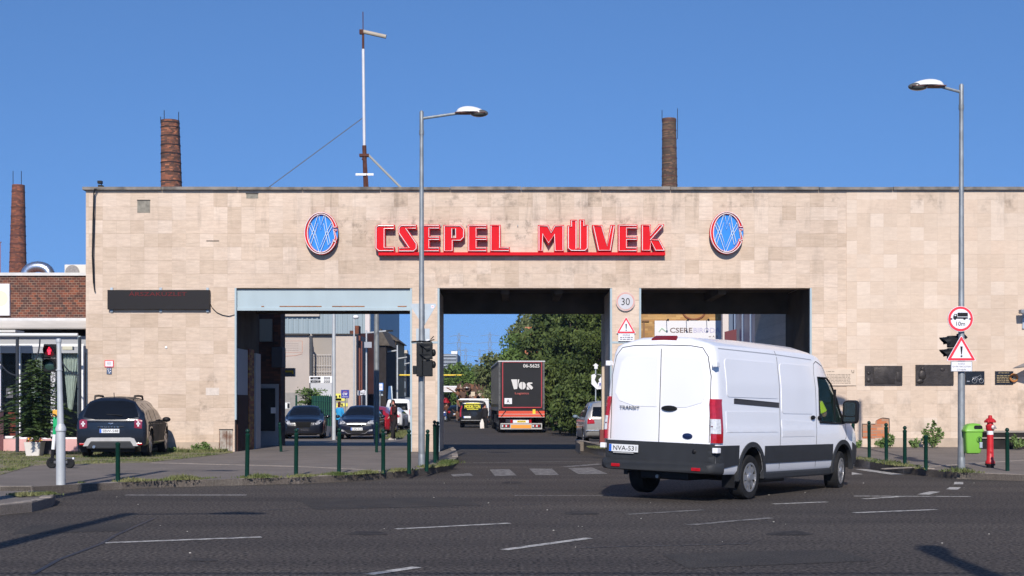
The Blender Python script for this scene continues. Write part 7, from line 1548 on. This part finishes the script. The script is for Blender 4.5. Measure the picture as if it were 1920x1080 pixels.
b = B(); b.tube([(X(695, D), D, Z(703.3, D)), (X(893, D), D, Z(703.6, D))], .075, 8); b.out('yellow_pipe', yellow, t, True); b = B(); b.tube([(X(697, D), D + .2, Z(706.5, D)), (X(893, D), D + .2, Z(706.8, D))], .045, 6); b.out('grey_pipe', galv, t, True)
b = B(); b.tube([(X(694, D), D, -.1), (X(694, D), D, Z(703, D))], .06, 6); b.tube([(X(893, D), D, -.1), (X(893, D), D, Z(703, D))], .06, 6); b.out('support_post', galv, t)
# signs in the yard
def board(name, label, px0, px1, py0, py1, D, mat, txts=(), post=True, base=-.08, th=.05, cat='sign'):
    cx, cz = (px0 + px1) / 2, (py0 + py1) / 2; t = thing(name, label, cat, (X(cx, D), D, Z(cz, D))); k = D / F; w_, h_ = (px1 - px0) / 2 * k, (py1 - py0) / 2 * k
    b = B(); b.box(-w_, w_, 0, th, -h_, h_); b.out('panel', mat, t)
    if post: b = B(); b.tube([(0, th + .04, base - Z(cz, D)), (0, th + .04, h_ * .9)], .035, 6); b.out('post', galv, t)
    for s_, dx, dz, tw, thh, m_ in txts: text(s_, tw * k, thh * k, m_, t, (dx * k, -.006, dz * k), bold=.01)
    return t
cwb = M('sign deep blue', (.035, .04, .30), .4)
board('blue_sign', 'square deep blue sign with white cw letters behind the dark blue hatchback', 639.5, 654.5, 731, 746.5, 80, cwb, [('cw', 0, 0, 9, 5, signw), ('——', 0, 4, 7, .6, orange), ('—————', 0, -5.3, 11, .7, signw)])
yb2 = board('yellow_hoarding', 'yellow and grey hoarding with black marks behind the cw sign', 628.5, 652, 737.5, 800, 90, M('hoarding grey', (.30, .28, .24), .8, var=.1), post=False)
for a, c, e_, f in ((629, 640, 738, 751), (629, 649, 747, 751.5), (631, 652, 756, 762), (630, 636, 762, 795)): b = B(); b.box(X(a, 90) - X(640.25, 90), X(c, 90) - X(640.25, 90), -.03, 0, Z(f, 90) - Z(768.75, 90), Z(e_, 90) - Z(768.75, 90)); b.out('yellow_panel', M('panel yellow', (.75, .70, .12), .6), yb2)
for px, py in ((631, 744), (637, 743), (641.5, 759)): b = B(); b.ball((X(px, 90) - X(640.25, 90), -.05, Z(py, 90) - Z(768.75, 90)), .07, (.8, .2, 1.2)); b.out('black_mark', black, yb2)
t = thing('arrow_sign', 'white pointed sign with a black border and script lettering in front of the dark workshops', 'sign', (X(678, 86), 86, Z(736, 86))); k = 86 / F
q = [(-7.5, -3), (-7.2, 4), (-2, 3), (3, 5), (4, 5.5), (5, 4.2), (7.6, 3.6), (7.4, -5), (3, -3.6), (-4, -5.5), (-7.5, -5)]; flat('panel', [[(a * k, c * k) for a, c in q]], .05, signw, t); q = [(-6.3, -3.6), (-6, 2.4), (0, 1.6), (6.3, 2.8), (6.2, -3.4), (0, -2.6)]; flat('dark_field', [[(a * k, c * k) for a, c in q]], .01, blk, t, (0, -.012, 0)); flat('light_field', [[(a * k * .88, c * k * .72) for a, c in q]], .01, signw, t, (0, -.024, 0))
text('Pizza', 8.5 * k, 2.4 * k, blk, t, (0, -.036, -.2 * k)); b = B(); b.tube([(0, .08, -.1 - Z(736, 86)), (0, .08, 0)], .03, 6); b.out('post', galv, t)
t = board('bus_stop_sign', 'white stop sign with blue border beside the thick grey pole', 706, 718.5, 718, 733, 88, M('stop blue', (.05, .22, .60), .4)); k = 88 / F; b = B(); b.box(-5 * k, 5 * k, -.01, 0, -6 * k, 6.2 * k); b.out('face', signw, t); text('bus', 5 * k, 2 * k, cwb, t, (1 * k, -.02, 0)) if 0 else scribble(-3 * k, 4 * k, -1 * k, 1 * k, 1, cwb, t, -.02)
board('hanging_sign', 'small pale grey panel below the blue bordered stop sign', 711, 718, 735, 742, 88.3, M('pale panel', (.34, .38, .40), .6), post=False)
t = thing('beach_flag', 'tall dark blue and white feather flag behind the man on the phone', 'flag', (X(732, 85), 85, 0)); k = 85 / F; flat('cloth', [[(-5 * k, Z(748, 85)), (-3.5 * k, Z(724, 85)), (2 * k, Z(723.5, 85)), (3.5 * k, Z(750, 85))]], .02, M('flag blue', (.02, .08, .20), .7), t); flat('light_edge', [[(1 * k, Z(724, 85)), (3 * k, Z(724, 85)), (4.2 * k, Z(748, 85)), (3 * k, Z(749, 85))]], .02, M('flag pale', (.60, .68, .72), .7), t, (0, -.02, 0)); b = B(); b.tube([(2 * k, 0, -.08), (2 * k, 0, Z(723, 85))], .02, 5); b.out('pole', galv, t)
board('grey_flood_panel', 'tilted grey rectangular panel high on the pole before the maroon workshop', 683, 697, 641, 652, 89.5, M('panel grey', (.30, .32, .36), .6), post=False)
board('light_box', 'grey lamp box with a yellow stripe sticking out from the dark side room', 529, 551.5, 690, 706, 47.5, M('box grey', (.16, .17, .20), .6), post=False, th=.3)
t = bpy.data.objects['light_box']; b = B(); k = 47.5 / F; b.box(-6 * k, 9.5 * k, -.03, 0, 0 * k, 3.4 * k); b.box(7.5 * k, 10 * k, -.03, 0, -3 * k, 0); b.out('yellow_stripe', yellow, t); b = B(); b.box(-16 * k, -11.2 * k, 0, .1, -2 * k, 6 * k); b.out('bracket', black, t)
# ================================================================ BACKGROUND MIDDLE
t = thing('office_block', 'distant grey office block with horizontal window bands and a small white roof cabin', 'building', (0, 0, 0), 0, bgp); D = 330
b = B(); b.box(X(800, D), X(857.5, D), D, D + 20, 0, Z(663.5, D)); b.out('wall', M('office grey', (.15, .17, .20), .6, var=.1), t); b = B(); b.box(X(846, D), X(857.5, D), D, D + 5, Z(663.5, D), Z(658.5, D)); b.out('roof_cabin', white, t)
for i in range(10): b = B(); z = 665.5 + i * 6.2; b.box(X(800, D), X(855.5, D), D - .3, D, Z(z + 2.3, D), Z(z, D)); b.out('window_band', M('band pale', (.30, .34, .38), .4, var=.25, scale=.5), t)
pyl = M('pylon grey', (.16, .19, .22), .7)
def pylon(px, D, top, label):
    t = thing('power_pylon', label, 'pylon', (X(px, D), D, 0), 0, 'distant power pylons'); H = Z(top, D); w_ = H * .07; b = B()
    for s in (-1, 1): b.tube([(s * w_, 0, 0), (s * w_ * .3, 0, H * .6), (s * .3, 0, H)], .16, 4)
    for i in range(8): z = H * .12 * i; q = w_ * (1 - .08 * i); b.tube([(-q, 0, z), (q * .85, 0, z + H * .12)], .09, 4); b.tube([(q, 0, z), (-q * .85, 0, z + H * .12)], .09, 4)
    for f_, a in ((.95, .16), (.85, .22), (.75, .16)): b.tube([(-H * a * .8, 0, H * f_), (0, 0, H * (f_ + .02)), (H * a * .8, 0, H * f_)], .12, 4)
    b.out('lattice', pyl, t)
pylon(860.5, 620, 624, 'taller left power pylon above the office block roof'); pylon(918.5, 680, 623, 'power pylon just left of the tree tops'); pylon(873, 900, 652, 'tiny power pylon between the two taller ones'); pylon(899, 1000, 654, 'tiny farthest power pylon at the tree edge')
t = board('banner', 'long white banner with red print hung across the far road', 822, 857, 723.5, 735, 120, signw, post=False, th=.04); k = 120 / F; b = B(); b.box(-15.5 * k, -9 * k, -.01, 0, -4.5 * k, 1 * k); b.out('red_print', M('banner red', (.65, .25, .20), .6), t); scribble(-8 * k, 15 * k, -3.5 * k, 3.8 * k, 3, M('banner grey', (.5, .4, .38), .6), t, -.012)
b = B(); b.tube([(-17.5 * k, .06, -Z(729, 120)), (-17.5 * k, .06, 6 * k)], .05, 6); b.tube([(17.5 * k, .06, -Z(729, 120)), (17.5 * k, .06, 6 * k)], .05, 6); b.out('post', galv, t)
sy = thing('scrap_rack', 'jumble of rusty machine parts and racks piled left of the lorry', 'scrap pile', (X(885, 118), 118, -.12)); kz = 118 / F; r_ = random.Random(9)
scm = [M('scrap rust', (.20, .09, .05), .9, var=.4, scale=2), M('scrap brown', (.10, .06, .045), .9, var=.4, scale=2), M('scrap pale', (.38, .30, .24), .8, var=.3, scale=2)]
for nm, m_, n in (('rusty_parts', scm[0], 70), ('brown_parts', scm[1], 90), ('pale_parts', scm[2], 26)):
    b = B()
    for _ in range(n):
        c = Vector((r_.uniform(-26, 26) * kz, r_.uniform(-1, 1), r_.uniform(0, 1) ** .8 * (Z(720, 118)))); s = r_.uniform(.08, .32); b.box(-s, s, -s * .5, s * .5, -s * r_.uniform(.2, 1), s * r_.uniform(.2, 1), mat=Matrix.Translation(c) @ Matrix.Rotation(r_.uniform(0, 3), 4, 'Y'))
        if r_.random() < .3: b.tube([c, c + Vector((r_.uniform(-1, 1), 0, r_.uniform(-.8, .8)))], .05, 5)
    b.out(nm, m_, sy)
b = B(); b.tube([(-9 * kz + .3 * math.cos(i * math.pi / 8), -1.1, Z(727, 118) + .12 + .3 * math.sin(i * math.pi / 8)) for i in range(16)], .06, 6, closed=True); b.out('big_ring', scm[1], sy); b = B(); b.ball((-9 * kz, -1.1, Z(727, 118) + .12), .07); b.out('white_hub', white, sy)
board('yard_notice', 'small square cream notice among the rusty scrap', 883, 890.5, 734.5, 742.5, 112, M('notice cream', (.60, .50, .38), .7), post=True, base=-.12)
t = board('no_parking_sign', 'round blue road sign in front of the white box van', 900, 906.6, 752.5, 759.5, 97, M('sign blue', (.03, .10, .42), .4), base=-.12); bpy.data.objects.remove([c for c in t.children if c.name.startswith('panel')][0]); b = B(); b.lathe([(.13, 0), (.13, .03)], 20, Matrix.Translation((0, .03, 0)) @ Matrix.Rotation(R(90), 4, 'X')); b.out('disc', MATS['sign blue'], t); b = B(); b.box(-.02, .02, -.01, 0, -.1, .1, mat=Matrix.Rotation(R(40), 4, 'Y')); b.out('bar', redp, t)
for px, w_, c, lab in ((836, 8, redc, 'red parasol over the far pavement at the left'), (860, 5, M('parasol pale blue', (.45, .58, .62), .7), 'pale blue parasol over the far pavement')):
    D = 150; t = thing('street_parasol', lab, 'parasol', (X(px, D), D, -.12), 0, 'parasols on the far pavement'); k = D / F; b = B(); b.lathe([(w_ * k, Z(755, D) + .1), (w_ * .5 * k, Z(748, D) + .1), (.03, Z(745, D) + .1)], 10); b.out('canopy', c, t); b = B(); b.tube([(0, 0, 0), (0, 0, Z(746, D))], .03, 5); b.out('pole', galv, t)
D = 150; b = B(); t = thing('far_kiosk', 'low terracotta kiosk front behind the far parasols', 'kiosk', (0, 0, 0)); b.box(X(820, D), X(842, D), D + 3, D + 6, -.1, Z(738, D)); b.out('wall', M('terracotta', (.28, .12, .07), .8, var=.3), t); b = B(); b.box(X(820, D), X(900, D), D + 12, D + 13, -.1, Z(752, D)); b.out('yard_wall', M('grey brown wall', (.13, .11, .10), .9, var=.3), t)
mb = thing('motorcycle', 'small dark motorcycle parked at the left edge of the far road', 'motorcycle', (X(827, 125), 125, -.12)); b = B()
for x in (-.3, .5): b.tube([(x + .26 * math.cos(i * math.pi / 6), 0, .3 + .26 * math.sin(i * math.pi / 6)) for i in range(12)], .05, 5, closed=True)
b.out('wheels', rubber, mb); b = B(); b.box(-.35, .45, -.12, .12, .5, .9, .08); b.tube([(.5, 0, .3), (.35, 0, 1.05)], .04); b.out('body', M('moto blue', (.03, .06, .2), .3), mb)
# brick gable behind the trees
gb2 = thing('brick_gable', 'pale orange brick wall glimpsed through the tree crown above the lorry', 'building', (0, 0, 0), 0, bgp); D = 101; b = B(); b.box(X(984, D), X(1022, D), D, D + 6, -.2, Z(613, D)); b.out('wall', expb, gb2)
# white direction signs in the trees
D = 68; k = D / F
t = thing('arrow_sign', 'white upright arrow sign in front of the dark trees left of the right pillar', 'sign', (X(1117, D), D, Z(687, D))); flat('arrow', [[(a * k, c * k) for a, c in ((0, 6), (5.5, 1.5), (3.5, 1), (3.5, -4.5), (-2.5, -4.5), (-2.5, 1), (-5.5, 1.5))]], .04, signw, t); b = B(); b.tube([(0, .07, -Z(687, D) - .12), (0, .07, 0)], .03, 6); b.out('post', signback, t)
t = thing('letter_board', 'white board with a large black K and a small house mark among the trees', 'sign', (X(1121, D), D, Z(718, D)))
flat('panel', [[(a * k, c * k) for a, c in ((-12, 15), (-6, 17), (8, 15), (9, -11), (-2, -12), (-12, -2))]], .04, signw, t); flat('dark_shape', [[(a * k, c * k) for a, c in ((-6, 17), (-3, 14), (-6, 6), (1, -5), (6, -1), (1, 6), (8, 14))]], .01, M('board dark', (.03, .04, .02), .8), t, (0, -.012, 0)); flat('house_mark', [[(a * k, c * k) for a, c in ((0, 0), (4, 4), (8, 1), (8, -7), (0, -7))]], .01, signw, t, (0, -.024, 0)); b = B(); b.box(2.8 * k, 5.4 * k, -.05, -.02, -5 * k, 0); b.out('blue_mark', cwb, t)
b = B(); b.tube([(.2, .07, -Z(718, D) - .12), (.2, .07, 0)], .035, 6); b.out('post', signback, t)
# ================================================================ BACKGROUND RIGHT LANE
D = 74; kz = D / F; ybk = tile_mat('yellow bricks', 'B08A52', ['A07A48', 'C29A60', '9A7344', 'B5864C'], .5, .12, '8A6A42', .02, stagger=1, streak=.15, jdark=.5, blotch=.15)
bo = thing('brick_office', 'yellow brick building with a white banner seen over the van roof', 'building', (0, 0, 0), 0, bgp); b = B(); b.box(X(1140, D), X(1353, D), D, D + 14, -.2, Z(545, D)); b.out('wall', ybk, bo)
b = B(); b.tube([(X(1301, D) + 21 * kz * math.cos(R(a)), D - .03, Z(584, D) + 15 * kz * math.sin(R(a))) for a in range(180, 361, 15)], .05, 5); b.out('brick_arch', M('arch red brown', (.22, .08, .04), .9), bo); b = B(); b.box(X(1205, D), X(1209, D), D - .06, D, Z(640, D), Z(605, D)); b.box(X(1203, D), X(1217, D), D - .1, D, Z(603, D), Z(600, D)); b.out('brick_trim', M('trim brown', (.25, .14, .07), .9), bo)
t = thing('office_banner', 'wide white banner with grey and lilac capital letters seen over the van roof', 'sign', (0, D - .15, 0)); b = B(); b.box(X(1227, D), X(1352, D), 0, .06, Z(650, D), Z(601.5, D)); b.out('cloth', M('banner white', (.70, .69, .70), .7), t)
text('CSERE', 42 * kz, 9.5 * kz, M('letters taupe', (.17, .12, .11), .6), t, (X(1276.5, D), -.005, Z(619.5, D)), bold=.02); text('BIRODA', 50 * kz, 9.5 * kz, M('letters lilac', (.46, .44, .60), .6), t, (X(1324.5, D), -.005, Z(619.5, D)), bold=.015)
text('H Á Z', 17 * kz, 3.6 * kz, MATS['letters taupe'], t, (X(1337, D), -.005, Z(631, D)), bold=.01)
b = B(); b.tube([(X(1235, D), -.01, Z(622, D)), (X(1240.5, D), -.01, Z(615.5, D)), (X(1246, D), -.01, Z(620, D)), (X(1249, D), -.01, Z(622, D))], .035, 5); b.out('roof_mark', M('mark green', (.50, .66, .50), .6), t)
for px in (1249, 1286, 1324): b = B(); b.tube([(X(px, D), 0, Z(601.5, D)), (X(px - .5, D), -.9, Z(600.5, D))], .018, 5); b.tube([(X(px - .5, D), -.9, Z(600.5, D)), (X(px - .5, D), -.85, Z(603.5, D))], .05, 5); b.out('banner_spotlight', black, t)
bl = thing('blue_glass_building', 'blue grey metal clad building side behind the right lane with long shadows', 'building', (0, 0, 0), 0, bgp); blm = M('blue cladding', (.19, .25, .36), .45, .1, col2=(.15, .20, .30), scale=1, stretch=(6, 6, .02), thr=(.42, .58))
p0, p1 = (X(1380, 70), 70), (X(1500, 48), 48); p0 = (X(1378, 70), 70.0); p1 = (X(1478, 58), 58.0)
b = B(); b.prism([(p0[0], p0[1], -.2), (p1[0], p1[1], -.2), (p1[0] + 8, p1[1], -.2), (p0[0] + 8, p0[1], -.2)], (0, 0, 9)); b.out('wall', blm, bl)
b = B()
for i in range(7):
    f = i / 6; x, y = p0[0] + (p1[0] - p0[0]) * f, p0[1] + (p1[1] - p0[1]) * f
    b.box(x - .06, x + .06, y - .12, y, 0, 8.8)
    if i in (0, 2, 3, 5): b.box(x + .1, x + .5, y - .35, y - .1, Z(601 + (i % 3) * 4, y), Z(599 + (i % 3) * 4, y))
b.out('cladding_rib', blm, bl); b = B(); b.box(X(1355, 70.5), X(1366, 70.5), 70.5, 71, 0, 8.8); b.out('white_corner', M('corner white', (.62, .55, .52), .7), bl); b = B(); b.box(X(1366, 70.5), X(1379, 70.5), 70.4, 71.2, 0, 8.8); b.out('end_wall', M('end blue', (.10, .14, .22), .5), bl)
b = B(); b.prism([(X(1359, 69), 69, Z(644, 69)), (X(1381, 69), 69, Z(644, 69)), (X(1381, 69), 69, Z(617, 69)), (X(1359, 69), 69, Z(622, 69))], (0, .1, 0)); b.out('maroon_panel', M('maroon panel', (.13, .02, .03), .6), bl)
# far end of the street and yard fill so that no open ground shows
t = thing('distant_tree_line', 'hazy low line of trees far down the street', 'trees'); r_ = random.Random(2); bm = bmesh.new()
for i in range(60): leaves(bm, Vector((r_.uniform(-60, 0), 400 + r_.uniform(0, 20), r_.uniform(0, 13))), 3, 40, .8, r_)
me = bpy.data.meshes.new('crowns'); bm.to_mesh(me); bm.free(); bpy.data.objects.remove(t); o_ = link_mesh('distant_trees', me, leafA('far foliage', (.07, .10, .06), (.11, .14, .08))); tag(o_, 'low line of distant trees at the end of the street', 'trees', kind='stuff')
# ================================================================ AIR
hz = bpy.data.materials.new('haze air'); hz.use_nodes = True; n = hz.node_tree.nodes; n.remove(n['Principled BSDF'])
pv = n.new('ShaderNodeVolumePrincipled'); pv.inputs['Color'].default_value = (.62, .76, 1, 1); pv.inputs['Density'].default_value = .00022; pv.inputs['Anisotropy'].default_value = .2
hz.node_tree.links.new(pv.outputs[0], n['Material Output'].inputs['Volume'])
b = B(); b.box(-700, 700, -60, 1150, -1.2, 62); hb = b.out('haze', hz); hb['kind'] = 'stuff'; hb['label'] = 'thin pale summer haze filling the street'
